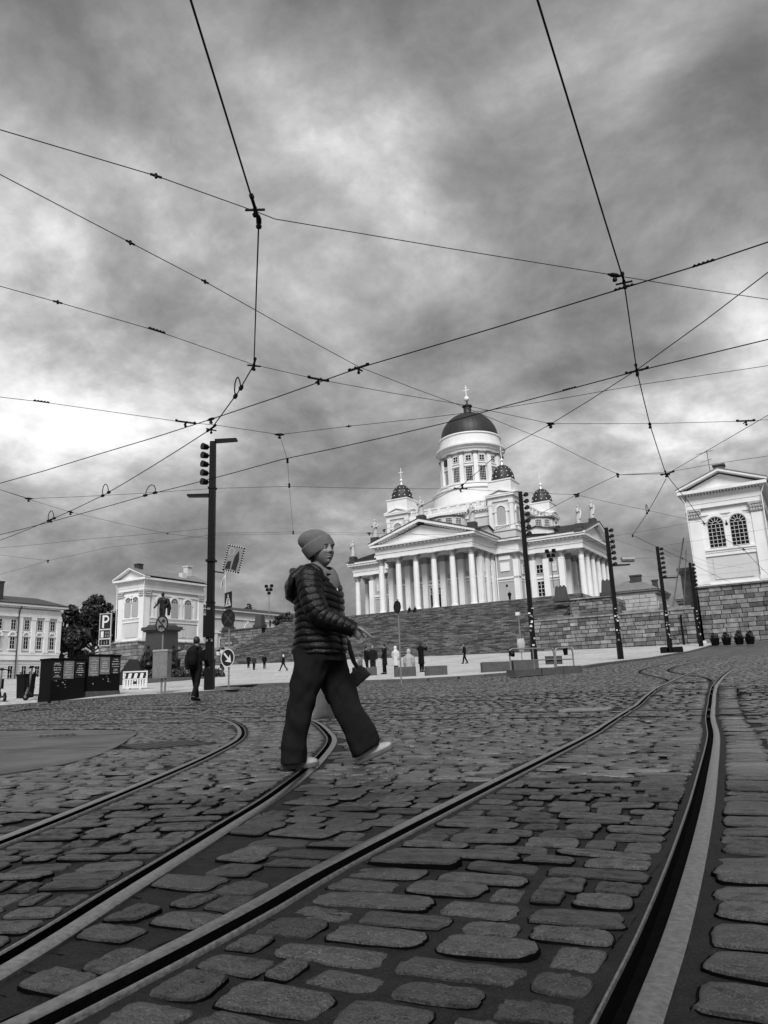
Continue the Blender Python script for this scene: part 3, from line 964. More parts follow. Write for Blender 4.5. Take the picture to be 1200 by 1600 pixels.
# ================================================================ BUILDINGS
def stuff(o):
    o['kind'] = 'stuff'
    return o
def window(parent, M, w, h, nx=2, ny=4, arch=False, glass=None, bar=.045, frame=.07, heavy=None, depth=.12, fmat=None):
    """a window part (frame and bars) with a glass sub-part; local x along the wall, -y outwards, z up from the sill"""
    b = MB(M)
    g = MB(M)
    r = w / 2
    hs = h - r if arch else h
    b.box(-r, -r + frame, -depth, .02, 0, hs); b.box(r - frame, r, -depth, .02, 0, hs)
    b.box(-r + frame, r - frame, -depth, .02, 0, frame)
    if arch:
        n = 10
        po = [(r * math.cos(a), hs + r * math.sin(a)) for a in [math.pi * k / n for k in range(n + 1)]]
        pi_ = [((r - frame) * math.cos(a), hs + (r - frame) * math.sin(a)) for a in [math.pi * k / n for k in range(n + 1)]]
        for k in range(n):
            b.prism([po[k], po[k + 1], pi_[k + 1], pi_[k]], -depth, .02)
        rm = (r - frame) * .42
        for k in range(1, 6):
            a = math.pi * k / 6
            c_, s__ = math.cos(a), math.sin(a)
            px, pz = -s__ * bar / 2, c_ * bar / 2
            b.prism([(rm * c_ + px, hs + rm * s__ + pz), ((r - frame) * c_ + px, hs + (r - frame) * s__ + pz),
                     ((r - frame) * c_ - px, hs + (r - frame) * s__ - pz), (rm * c_ - px, hs + rm * s__ - pz)], -depth * .8, -.02)
        for k in range(8):
            a, a2 = math.pi * k / 8, math.pi * (k + 1) / 8
            b.prism([(rm * math.cos(a), hs + rm * math.sin(a)), (rm * math.cos(a2), hs + rm * math.sin(a2)),
                     ((rm - bar) * math.cos(a2), hs + (rm - bar) * math.sin(a2)), ((rm - bar) * math.cos(a), hs + (rm - bar) * math.sin(a))], -depth * .79, -.02)
        b.box(-r + frame, r - frame, -depth * .85, -.02, hs - bar / 2, hs + bar / 2)
        g.prism([(-r + .01, 0.01), (r - .01, .01)] + [((r - .01) * math.cos(a), hs + (r - .01) * math.sin(a)) for a in [math.pi * k / n for k in range(n + 1)]], -.03, .0)
    else:
        b.box(-r + frame, r - frame, -depth, .02, h - frame, h)
        g.box(-r + .01, r - .01, -.03, .0, .01, h - .01)
    for i in range(1, nx):
        x = -r + w * i / nx
        t = bar * (1.6 if heavy and i % heavy == 0 else 1)
        b.box(x - t / 2, x + t / 2, -depth * .75, -.025, frame, hs - (0 if arch else frame))
    for j in range(1, ny):
        z_ = hs * j / ny
        t = bar * (1.6 if heavy and j % 2 == 0 else 1)
        b.box(-r + frame, r - frame, -depth * .7, -.025, z_ - t / 2, z_ + t / 2)
    o = b.build('window', fmat or M_WHITE, parent)
    g.build('glass', glass or M_GLASS, o)
    return o
def face(x, y, z, ang):
    return Matrix.Translation((x, y, z)) @ Matrix.Rotation(ang, 4, 'Z')
S_, E_, W_, N_ = 0.0, R(90), R(-90), R(180)      # which way a face looks (local -y)

def arch_ring(b, x, z, r0_, r1_, y0, y1, n=12):
    for k in range(n):
        a, a2 = math.pi * k / n, math.pi * (k + 1) / n
        b.prism([(x + r0_ * math.cos(a), z + r0_ * math.sin(a)), (x + r1_ * math.cos(a), z + r1_ * math.sin(a)),
                 (x + r1_ * math.cos(a2), z + r1_ * math.sin(a2)), (x + r0_ * math.cos(a2), z + r0_ * math.sin(a2))], y0, y1)

def column_pair(h, r, square=False, cap_h=1.25):
    """shaft mesh and capital mesh of a corinthian column, origin at the foot"""
    b = MB()
    if not square:
        b.box(-r * 1.35, r * 1.35, -r * 1.35, r * 1.35, 0, .22)
        b.lathe([(r * 1.3, .22), (r * 1.33, .32), (r * 1.12, .42), (r * 1.18, .5), (r, .6), (r, h * .35), (r * .93, h * .65), (r * .84, h - cap_h)], 20)
    else:
        b.box(-r * 1.15, r * 1.15, -r * 1.15, r * 1.15, 0, .5)
        b.box(-r, r, -r, r, .5, h - cap_h)
    me = b.mesh('column')
    me.materials.append(M_WHITE)
    if not square:
        me.polygons.foreach_set('use_smooth', [True] * len(me.polygons)); me.set_sharp_from_angle(angle=R(40))
    c = MB()
    z0 = h - cap_h
    rt = r * .84 if not square else r
    c.lathe([(rt * 1.02, z0), (rt * 1.1, z0 + .06), (rt * .96, z0 + .12), (rt * .98, z0 + cap_h * .5), (rt * 1.45, z0 + cap_h * .88)], 16 if not square else 16)
    for row, (zz_, rr, hh, n, ph) in enumerate(((z0 + .12, rt * 1.02, cap_h * .36, 8, 0), (z0 + cap_h * .36, rt * 1.08, cap_h * .36, 8, math.pi / 8))):
        for k in range(n):
            a = ph + 2 * math.pi * k / n
            ca, sa = math.cos(a), math.sin(a)
            w = rt * .30
            def pt(ro, t, z_): return (ca * ro - sa * t, sa * ro + ca * t, z_)
            c.add([pt(rr * .95, -w, zz_), pt(rr * .95, w, zz_), pt(rr * 1.18, w * .9, zz_ + hh * .8), pt(rr * 1.18, -w * .9, zz_ + hh * .8),
                   pt(rr * 1.5, w * .6, zz_ + hh), pt(rr * 1.5, -w * .6, zz_ + hh), pt(rr * 1.42, 0, zz_ + hh * .68)],
                  [(0, 1, 2, 3), (3, 2, 4, 5), (5, 4, 6), (2, 6, 4), (3, 5, 6)])
    for sx in (-1, 1):
        for sy in (-1, 1):
            c.tube([(sx * rt * .8, sy * rt * .8, z0 + cap_h * .6), (sx * rt * 1.1, sy * rt * 1.1, z0 + cap_h * .84), (sx * rt * 1.2, sy * rt * 1.2, z0 + cap_h * .78)], [.05, .09, .07], 6)
    c.box(-rt * 1.6, rt * 1.6, -rt * 1.6, rt * 1.6, h - cap_h * .12, h)
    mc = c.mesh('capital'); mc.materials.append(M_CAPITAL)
    return me, mc
def put_column(root, pair, loc, rot=0, name='column'):
    o = bpy.data.objects.new(name, pair[0]); attach(o, root)
    o.location = loc; o.rotation_euler = (0, 0, rot)
    c = bpy.data.objects.new('capital', pair[1]); COL.objects.link(c); c.parent = o
    return o
def dentils(b, x0, x1, y0, y1, z0, z1, pitch, duty=.55):
    n = max(1, int((x1 - x0) / pitch)); p = (x1 - x0) / n
    for i in range(n):
        b.box(x0 + i * p + p * (1 - duty) / 2, x0 + (i + 1) * p - p * (1 - duty) / 2, y0, y1, z0, z1)

def statue(loc, rot, s, label, group='pale robed statues on the church roof', base=True, arm=.0):
    """robed standing figure on a dark block"""
    M = Matrix.Translation(loc) @ Matrix.Rotation(rot, 4, 'Z') @ Matrix.Scale(s, 4)
    b = MB(M)
    b.tube([(0, 0, .0), (0, .02, .35), (0, .0, .75), (0, -.02, 1.05), (0, 0, 1.32), (0, 0, 1.46), (0, 0, 1.5)],
           [(.30, .26), (.27, .23), (.24, .20), (.22, .19), (.25, .17), (.13, .11), (.07, .07)], 14, up=(1, 0, 0))
    b.tube([(.24, 0, 1.34), (.33, -.04, 1.08), (.22, -.25, .95 + arm)], [.09, .08, .055], 8)
    b.tube([(-.24, 0, 1.34), (-.34, -.03, 1.06), (-.2, -.22, 1.2)], [.09, .08, .055], 8)
    b.tube([(.26, -.2, 1.45), (.05, -.24, .9), (-.22, -.2, .4)], [.05, .1, .06], 8)
    b.ball((0, -.02, 1.66), (.105, .115, .14), 12, 8)
    b.tube([(0, -.02, 1.5), (0, -.09, 1.52), (0, -.11, 1.42)], [.06, .05, .02], 6)
    me = remesh(b, .035 * s, 1)
    o = finish(me, 'statue', M_STATUE, None, 60)
    tag(o, label, 'statue', group)
    if base:
        bb = MB(Matrix.Translation(loc) @ Matrix.Rotation(rot, 4, 'Z'))
        bb.box(-.75, .75, -.6, .6, -1.3, 0.02)
        bb.frustum(-.95, .95, -.8, .8, -1.5, -.9, .15, .15)
        bb.build('plinth', M_ROOF, o)
    return o

# ---------------------------------------------------------------- the domed church
AX, CN = -59.7, 139.0
ch = empty('domed_church', 'white neoclassical church with a dark central dome and star-dotted corner domes', 'church', (AX, CN, 13.12), world_parts=True)
def T4(k):      # arm k: 0 = south, 1 = east, 2 = north, 3 = west
    return Matrix.Translation((AX, CN, 0)) @ Matrix.Rotation(R(90 * k), 4, 'Z')
HB, HC, HA, HK = 13.12, 23.4, 25.2, 25.85      # floor, capital top, frieze top, cornice top
colp = column_pair(HC - HB - .15, .56)
pilp = column_pair(HC - HB - .15, .52, True)
def wallbox(k, name, m, boxes):
    b_ = MB(T4(k))
    for bx in boxes: b_.box(*bx)
    return b_.build(name, m, ch)
for k in (0, 1, 3, 2):
    M = T4(k)
    # walls of the arm and of the corner blocks
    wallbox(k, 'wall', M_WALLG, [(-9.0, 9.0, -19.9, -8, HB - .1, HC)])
    wallbox(k, 'string_course', M_WHITE, [(-9.15, 9.15, -20.05, -13, 18.65, 19.0), (-9.12, 9.12, -20.02, -13, 18.2, 18.32)])
    wallbox(k, 'plinth', M_WHITE, [(-9.2, 9.2, -20.1, -13, HB, HB + .45)])
    if k == 2:
        continue
    # door with surround, wall panels above
    b = MB(M)
    b.box(-1.75, -1.2, -20.3, -19.9, HB, 17.6); b.box(1.2, 1.75, -20.3, -19.9, HB, 17.6); b.box(-1.75, 1.75, -20.3, -19.9, 17.6, 18.0); b.box(-2.0, 2.0, -20.55, -19.9, 18.0, 18.22)
    b.build('door_surround', M_WHITE, ch)
    b = MB(M); b.box(-1.2, 1.2, -20.02, -19.8, HB, 16.4)
    d_ = b.build('door', M_SIGND, ch)
    b = MB(M); b.box(-1.2, 1.2, -20.06, -20.0, 14.7, 14.8); b.box(-.05, .05, -20.06, -20.0, HB, 16.4); b.build('panel', M_BLACK, d_)
    window(ch, M @ face(0, -19.93, 16.45, S_), 2.3, 1.15, 4, 2)
    for x in (-7.3, -3.6, 0, 3.6, 7.3):
        wb = MB(M); wb.box(x - 1.2, x + 1.2, -20.0, -19.85, 19.9, 22.2); pn = wb.build('wall_panel', M_WALLP, ch)
    # columns and the pilasters behind them
    for i in range(6):
        x = -9.1 + 18.2 * i / 5
        p = M @ Vector((x, -24.0, HB + .13)); put_column(ch, colp, p, R(90 * k))
        p = M @ Vector((x, -20.35, HB + .13)); put_column(ch, pilp, p, R(90 * k), 'pilaster')
    for sx in (-1, 1):
        for y in (-17.4, -14.9):
            p = M @ Vector((sx * 9.0, y, HB + .13)); put_column(ch, pilp, p, R(90 * k), 'pilaster')
        # tall and small window on the flank of the arm
        window(ch, M @ face(sx * 9.02, -16.1, 14.0, E_ if sx > 0 else W_), 1.35, 4.2, 2, 6, heavy=1)
        window(ch, M @ face(sx * 9.02, -16.1, 19.6, E_ if sx > 0 else W_), 1.3, 1.7, 2, 2)
        window(ch, M @ face(sx * 9.02, -18.8, 19.8, E_ if sx > 0 else W_), .01 + .9, 1.7, 2, 2, glass=M_WALLP)
    # entablature with a dentil course, pediment, roof
    b = MB(M)
    b.box(-9.75, 9.75, -24.65, -13.0, HC, HC + .85); b.box(-9.85, 9.85, -24.75, -13.0, HC + .86, HA)
    b.box(-9.0, 9.0, -23.2, -19.0, HC - .15, HC - .01)
    b.build('entablature', M_WHITE, ch)
    b = MB(M)
    dentils(b, -10.2, 10.2, -25.25, -24.7, HA, HA + .28, .8, .5)
    b2 = MB(M @ Matrix.Rotation(R(90), 4, 'Z')); dentils(b2, -25, -13.6, -10.3, -9.8, HA, HA + .28, .8, .5)
    b3 = MB(M @ Matrix.Rotation(R(-90), 4, 'Z')); dentils(b3, 13.6, 25, -10.3, -9.8, HA, HA + .28, .8, .5)
    b.v += b2.v; b.f += [tuple(i + len(b.v) - len(b2.v) for i in f) for f in b2.f]
    n0 = len(b.v); b.v += b3.v; b.f += [tuple(i + n0 for i in f) for f in b3.f]
    stuff(b.build('dentil_course', M_WHITE, ch))
    b = MB(M)
    b.box(-9.9, 9.9, -24.8, -13.0, HA + .005, HA + .29)
    b.box(-10.6, 10.6, -25.5, -12.9, HA + .29, HK)
    b.build('cornice', M_WHITE, ch)
    za, zb = HK, 29.35
    b = MB(M)
    b.prism([(-9.6, za + .01), (9.6, za + .01), (0, zb - .75)], -24.55, -24.0)
    b.build('tympanum', M_WHITE, ch)
    b = MB(M)
    sl = (zb - za) / 10.9
    for sx in (-1, 1):
        b.prism([(sx * 10.75, za + .01), (sx * 10.75, za + .42), (0, zb + .25), (0, zb - .28)], -25.6, -13.2)
        nd = 17
        for i in range(nd):
            x = sx * (9.9 - 9.4 * i / nd); zt = za + (10.75 - abs(x)) * sl
            b.prism([(x - .17, zt - .38), (x + .17, zt - .38), (x + .17, zt - .02), (x - .17, zt - .02)], -25.1, -24.5)
    b.build('raking_cornice', M_WHITE, ch)
    b = MB(M)
    for sx in (-1, 1):
        b.prism([(sx * 10.85, za + .43), (sx * 10.85, za + .53), (0, zb + .40), (0, zb + .28)], -25.7, -13.1)
        for i in range(22):
            y = -25.3 + i * .55
            b.prism([(sx * 10.8, za + .52), (sx * 10.8, za + .62), (0, zb + .47), (0, zb + .38)], y, y + .06)
    b.build('roof', M_ROOF, ch)
    # low attic behind the pediment with its own shallow gable
    b = MB(M)
    for sx in (-1, 1):
        x0_, x1_ = (7.6, 9.4) if sx > 0 else (-9.4, -7.6)
        b.prism([(-19.5, za + .5), (-13.6, za + .5), (-13.6, 27.6), (-16.2, 28.4), (-19.5, 27.5)], x0_, x1_, 'x')
    b.build('attic', M_WHITE, ch)
    b = MB(M)
    for sx in (-1, 1):
        x0_, x1_ = (7.4, 9.7) if sx > 0 else (-9.7, -7.4)
        b.prism([(-19.9, 27.42), (-16.2, 28.42), (-13.2, 27.55), (-13.2, 27.7), (-16.2, 28.6), (-19.9, 27.56)], x0_, x1_, 'x')
    b.build('attic_roof', M_ROOF, ch)
    # half-round lantern against the upper storey
    b = MB(M); b.lathe([(3.6, 28.2), (3.6, 31.55)], 28, (0, -13.0), math.pi, 2 * math.pi, caps=False)
    b.lathe([(3.0, 28.2), (3.0, 31.55)], 28, (0, -13.0), math.pi, 2 * math.pi, caps=False)
    b.build('lantern', M_WALLP, ch, 30, solid=False)
    b = MB(M); b.lathe([(3.85, 31.5), (3.85, 31.68), (.2, 32.1)], 28, (0, -13.0), math.pi, 2 * math.pi, caps=False)
    b.build('lantern_roof', M_ROOF, ch, 30, solid=False)
    for a in (-62, -34, -4, 26, 56):
        ar = R(a)
        window(ch, M @ face(3.62 * math.sin(ar), -13.0 - 3.62 * math.cos(ar), 29.9, ar), 1.25, 1.25, 4, 3, bar=.05)
    b = MB(M); b.prism([(-7.6, 28.0), (-3.0, 29.4), (3.0, 29.4), (7.6, 28.0)], -18.6, -12.8); b.build('lantern_apron', M_ROOF, ch)
# corner blocks between the arms, with turrets
for sx, sy in ((1, -1), (-1, -1), (1, 1), (-1, 1)):
    M = Matrix.Translation((AX, CN, 0)) @ Matrix.Scale(sx, 4, (1, 0, 0)) @ Matrix.Scale(-sy, 4, (0, 1, 0))
    # local frame: the block reaches from (8.5,-8.5) to (14,-14)
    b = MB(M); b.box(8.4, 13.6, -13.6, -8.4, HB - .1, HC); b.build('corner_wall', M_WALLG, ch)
    b = MB(M)
    b.box(8.4, 13.72, -13.72, -8.4, 18.65, 19.0); b.box(8.4, 13.69, -13.69, -8.4, 18.2, 18.32); b.box(8.4, 13.78, -13.78, -8.4, HB, HB + .45)
    b.build('string_course', M_WHITE, ch)
    for bx in ((10.0, 12.2, -13.7, -13.55, 22.2, 22.95), (10.2, 12.0, -13.75, -13.55, 20.1, 21.7), (13.55, 13.7, -12.2, -10.0, 22.2, 22.95)):
        b = MB(M); b.box(*bx); b.build('wall_panel', M_WHITE, ch)
    b = MB(M); b.box(11.0, 11.35, -13.64, -13.5, 17.2, 17.65); b.build('vent', M_BLACK, ch)
    b = MB(M); b.box(11.5, 11.85, -13.64, -13.5, 13.8, 14.25); b.build('vent', M_BLACK, ch)
    p = M @ Vector((13.2, -13.2, HB + .13)); put_column(ch, pilp, p, 0, 'pilaster')
    p = M @ Vector((13.3, -9.3, HB + .13)); put_column(ch, pilp, p, 0, 'pilaster')
    if sy < 0 or sx > 0:
        pos = M @ Vector((13.62, -11.2, 19.6)); window(ch, face(pos.x, pos.y, pos.z, E_ if sx > 0 else W_), 1.1, 1.7, 2, 3)
        pos = M @ Vector((13.62, -10.0, 14.4)); window(ch, face(pos.x, pos.y, pos.z, E_ if sx > 0 else W_), 1.6, 4.8, 4, 8, heavy=2)
    b = MB(M); b.box(8.4, 14.15, -14.15, -8.4, HC, HA); b.build('entablature', M_WHITE, ch)
    b = MB(M); dentils(b, 9.9, 14.4, -14.5, -14.12, HA, HA + .28, .62)
    for i in range(7):
        y = -14.4 + i * .64; b.box(14.12, 14.5, y, y + .34, HA, HA + .28)
    stuff(b.build('dentil_course', M_WHITE, ch))
    b = MB(M); b.box(8.4, 14.9, -14.9, -8.4, HA + .29, HK - .002); b.box(8.4, 14.2, -14.2, -8.4, HA + .002, HA + .29); b.build('cornice', M_WHITE, ch)
    b = MB(M); b.add([(8.4, -14.95, HK), (14.95, -14.95, HK), (14.95, -8.4, HK), (8.4, -8.4, HK), (9.5, -13.8, HK + .42), (13.8, -13.8, HK + .42), (13.8, -9.5, HK + .42), (9.5, -9.5, HK + .42)],
                     [(0, 1, 5, 4), (1, 2, 6, 5), (2, 3, 7, 6), (3, 0, 4, 7), (4, 5, 6, 7)]); b.build('roof', M_ROOF, ch)
    # turret
    tx, ty = 11.15, -11.15
    if sx < 0 and sy > 0:
        continue
    b = MB(M)
    b.box(tx - 2.75, tx + 2.75, ty - 2.75, ty + 2.75, 26.1, 27.55); b.box(tx - 2.9, tx + 2.9, ty - 2.9, ty + 2.9, 27.55, 27.8)
    b.box(tx - 2.3, tx + 2.3, ty - 2.3, ty + 2.3, 27.8, 33.35)
    tw = b.build('turret', M_WALLP, ch)
    for cx in (-1, 1):
        for cy in (-1, 1):
            b = MB(M)
            x, y = tx + cx * 2.1, ty + cy * 2.1
            b.box(x - .36, x + .36, y - .36, y + .36, 27.8, 32.75); b.box(x - .44, x + .44, y - .44, y + .44, 32.75, 33.35); b.box(x - .44, x + .44, y - .44, y + .44, 27.8, 28.2)
            b.build('corner_pilaster', M_WHITE, tw)
    b = MB(M)
    b.box(tx - 2.5, tx + 2.5, ty - 2.5, ty + 2.5, 33.36, 34.2); b.box(tx - 2.85, tx + 2.85, ty - 2.85, ty + 2.85, 34.2, 34.5)
    for ax in (0, 1):
        Mx = M @ Matrix.Translation((tx, ty, 0)) @ Matrix.Rotation(R(90 * ax), 4, 'Z')
        q = MB(Mx)
        q.prism([(-2.3, 34.51), (2.3, 34.51), (0, 35.25)], -2.6, 2.6)
        for s2 in (-1, 1):
            q.prism([(s2 * 2.9, 34.51), (s2 * 2.9, 34.72), (0, 35.65), (0, 35.42)], -2.88, 2.88)
        n0 = len(b.v); b.v += q.v; b.f += [tuple(i + n0 for i in f) for f in q.f]
    b.build('pediment', M_WHITE, tw)
    b = MB(M); b.box(tx - 2.3, tx + 2.3, ty - 2.3, ty + 2.3, 34.6, 37.35); b.box(tx - 2.42, tx + 2.42, ty - 2.42, ty + 2.42, 37.35, 37.58); b.build('upper_block', M_WHITE, tw)
    for ax in range(4):
        Mx = M @ Matrix.Translation((tx, ty, 0)) @ Matrix.Rotation(R(90 * ax), 4, 'Z')
        b = MB(Mx); b.prism([(-.85, 28.9), (.85, 28.9), (.85, 31.55)] + [(.85 * math.cos(a), 31.55 + .85 * math.sin(a)) for a in [math.pi * i / 10 for i in range(1, 10)]] + [(-.85, 31.55)], -2.36, -2.2)
        nb = b.build('blind_niche', M_BLIND, tw)
        b = MB(Mx); arch_ring(b, 0, 31.55, .88, 1.3, -2.5, -2.25, 12)
        b.box(-1.3, -.88, -2.46, -2.25, 28.6, 31.3); b.box(.88, 1.3, -2.46, -2.25, 28.6, 31.3); b.box(-1.65, -.86, -2.53, -2.25, 31.3, 31.56); b.box(.86, 1.65, -2.53, -2.25, 31.3, 31.56)
        b.build('niche_surround', M_WHITE, tw)
        b = MB(Mx); b.box(-1.4, 1.4, -2.82, -2.5, 28.55, 28.75)
        dentils(b, -1.35, 1.35, -2.76, -2.56, 27.82, 28.56, .3, .45)
        b.build('balustrade', M_WHITE, tw)
    b = MB(M @ Matrix.Translation((tx, ty, 0)))
    pr_ = [(2.22 * math.cos(a) ** .9 if a < 1.56 else .12, 37.6 + 3.35 * math.sin(a)) for a in [math.pi / 2 * i / 12 for i in range(13)]]
    b.lathe(pr_, 24)
    for i in range(12):
        a = 2 * math.pi * i / 12
        b.tube([(2.24 * math.cos(t) * math.cos(a), 2.24 * math.cos(t) * math.sin(a), 37.6 + 3.38 * math.sin(t)) for t in [R(5 + 80 * q / 8) for q in range(9)]], .045, 5)
    dm = b.build('small_dome', M_DOME, ch, 40)
    b = MB(M @ Matrix.Translation((tx, ty, 0)))
    for t, n_, ph, sz in ((12, 12, .5, .135), (30, 12, .5, .12), (47, 12, .5, .10), (62, 12, .5, .07)):
        for i in range(n_):
            a = 2 * math.pi * (i + ph) / n_
            tr = R(t)
            b.ball((2.26 * math.cos(tr) * math.cos(a), 2.26 * math.cos(tr) * math.sin(a), 37.6 + 3.38 * math.sin(tr)), sz, 6, 4)
    stuff(b.build('star', M_STAR, dm))
    b = MB(M @ Matrix.Translation((tx, ty, 0)))
    b.lathe([(.35, 40.85), (.16, 41.2), (.12, 41.7)], 10); b.ball((0, 0, 41.95), .32, 12, 8)
    b.build('finial', M_STAR, dm, 40)
    b = MB(Matrix.Translation(M @ Vector((tx, ty, 0))))
    b.box(-.06, .06, -.06, .06, 42.2, 44.6); b.box(-.55, .55, -.05, .05, 43.6, 43.74)
    b.build('cross', M_STAR, dm)
# upper storey with balustrade
b = MB(T4(0)); b.box(-12.4, 12.4, -12.4, 12.4, 25.5, 32.4); b.build('upper_storey', M_WALLP, ch)
b = MB(T4(0)); b.box(-12.55, 12.55, -12.55, 12.55, 31.2, 32.0); b.box(-13.0, 13.0, -13.0, 13.0, 32.55, 33.05); b.box(-12.6, 12.6, -12.6, 12.6, 32.0, 32.54)
b.build('upper_cornice', M_WHITE, ch)
for k in (0, 1, 3):
    b = MB(T4(k)); dentils(b, -12.7, 12.7, -12.9, -12.5, 32.28, 32.53, .6); stuff(b.build('dentil_course', M_WHITE, ch))
    b = MB(T4(k)); b.box(-12.6, 12.6, -12.75, -12.35, 34.2, 34.45); b.box(-12.6, 12.6, -12.75, -12.35, 33.06, 33.3)
    for i in range(9):
        x = -8.4 + i * 2.1
        b.box(x - .33, x + .33, -12.82, -12.3, 33.06, 34.5)
    dentils(b, -8.4, 8.4, -12.63, -12.47, 33.3, 34.2, .34, .5)
    b.build('balustrade', M_WHITE, ch)
# drum and dome
b = MB(T4(0)); b.lathe([(9.4, 33.0), (8.6, 36.5), (8.5, 38.7), (8.75, 38.75), (8.75, 39.0), (7.6, 39.05), (7.5, 39.9), (7.7, 39.95), (7.7, 40.25), (6.9, 40.3)], 64)
b.build('drum_base', M_WHITE, ch, 35)
b = MB(T4(0)); b.lathe([(6.15, 40.2), (6.15, 47.2)], 64); dr = b.build('drum', M_WALLP, ch, 40)
b = MB(T4(0)); b.lathe([(6.55, 47.0), (6.65, 47.6), (6.9, 47.7), (6.95, 48.2), (7.45, 48.35), (7.45, 48.7), (6.75, 48.85), (6.6, 48.9), (6.55, 50.9), (6.75, 51.0), (6.7, 51.25), (6.2, 51.3)], 64)
b.build('drum_cornice', M_WHITE, ch, 35)
drp = column_pair(6.7, .42, True, .75)
for i in range(14):
    a = 2 * math.pi * (i + .5) / 14 + .1
    if math.sin(a) > .75: continue
    M = T4(0) @ Matrix.Rotation(a, 4, 'Z')
    p = M @ Vector((6.3, 0, 40.3)); put_column(ch, drp, p, a, 'pilaster')
    a2 = 2 * math.pi * i / 14 + .1
    M = T4(0) @ face(6.17 * math.cos(a2), 6.17 * math.sin(a2), 0, a2 + R(90))
    window(dr, M @ Matrix.Translation((0, 0, 40.75)), 1.4, 3.1, 4, 6, bar=.03, frame=.05)
    b = MB(M); b.box(-.95, .95, -.2, .05, 43.95, 44.25); b.build('window_hood', M_WHITE, dr)
    b = MB(M); b.box(-.9, .9, -.14, .05, 44.55, 44.72); b.build('window_sill', M_WHITE, dr)
    if i in (9,):
        b = MB(M @ Matrix.Translation((0, -.05, 45.6)) @ Matrix.Rotation(R(90), 4, 'X')); b.lathe([(.85, -.05), (.85, .1)], 28); ck = b.build('clock_face', M_SIGND, dr)
        b = MB(M @ Matrix.Translation((0, -.2, 45.6))); b.box(-.04, .04, -.02, 0, -.1, .62); b.box(-.34, .06, -.02, 0, -.34, -.26)
        for q in range(12):
            b.box(.72 * math.cos(q * R(30)) - .04, .72 * math.cos(q * R(30)) + .04, -.015, .0, .72 * math.sin(q * R(30)) - .04, .72 * math.sin(q * R(30)) + .04)
        b.build('clock_hand', M_SIGNG, ck)
    else:
        window(dr, M @ Matrix.Translation((0, 0, 45.05)), 1.15, 1.2, 2, 2, bar=.06)
b = MB(T4(0))
b.lathe([(6.15 * math.cos(a) ** .92 if a < 1.5 else .7, 51.3 + 6.0 * math.sin(a)) for a in [math.pi / 2 * i / 18 * .97 for i in range(19)]], 64)
for i in range(32):
    a = 2 * math.pi * i / 32
    b.tube([(6.16 * math.cos(t) ** .92 * math.cos(a), 6.16 * math.cos(t) ** .92 * math.sin(a), 51.3 + 6.02 * math.sin(t)) for t in [R(1 + 80 * q / 10) for q in range(11)]], .05, 4)
md = b.build('main_dome', M_DOME, ch, 40)
b = MB(T4(0)); b.lathe([(1.5, 56.9), (1.15, 57.3), (.85, 57.9), (.85, 59.0), (1.1, 59.1), (1.1, 59.35), (.5, 59.6), (.18, 60.0), (.16, 60.5)], 20); b.build('lantern', M_DOME, md, 35)
b = MB(T4(0)); b.ball((0, 0, 61.0), .6, 16, 10); b.build('finial', M_STAR, md, 60)
b = MB(T4(0)); b.box(-.09, .09, -.09, .09, 61.5, 64.2); b.box(-.75, .75, -.07, .07, 62.95, 63.15); b.box(-.35, .35, -.06, .06, 63.6, 63.72); b.build('cross', M_STAR, md)
# downpipe in the inner corner
b = MB(); b.tube([(AX + 9.35, 125.0, 26), (AX + 9.35, 124.9, 25.0), (AX + 9.55, 125.1, 23.8), (AX + 9.55, 125.1, 13.2)], .12, 8); b.build('downpipe', M_WHITE, ch)
# statues
statue((AX, 114.6, 30.3), 0, 2.0, 'pale robed statue on the peak of the front pediment')
statue((AX + 9.9, 114.6, 27.6), 0, 2.0, 'pale robed statue on the corner of the front pediment nearest the star-domed turret')
statue((AX - 9.9, 114.6, 27.6), 0, 2.0, 'pale robed statue on the far lower corner of the front pediment')
statue((AX - 24.4, CN - 9.9, 27.6), R(-90), 2.0, 'pale robed statue at the far side portico, alone against the sky')
statue((AX + 24.4, CN - 9.9, 27.6), R(90), 2.0, 'pale robed statue on the near corner of the side portico')
statue((AX + 24.4, CN, 30.3), R(90), 2.0, 'pale robed statue on the peak of the side portico')

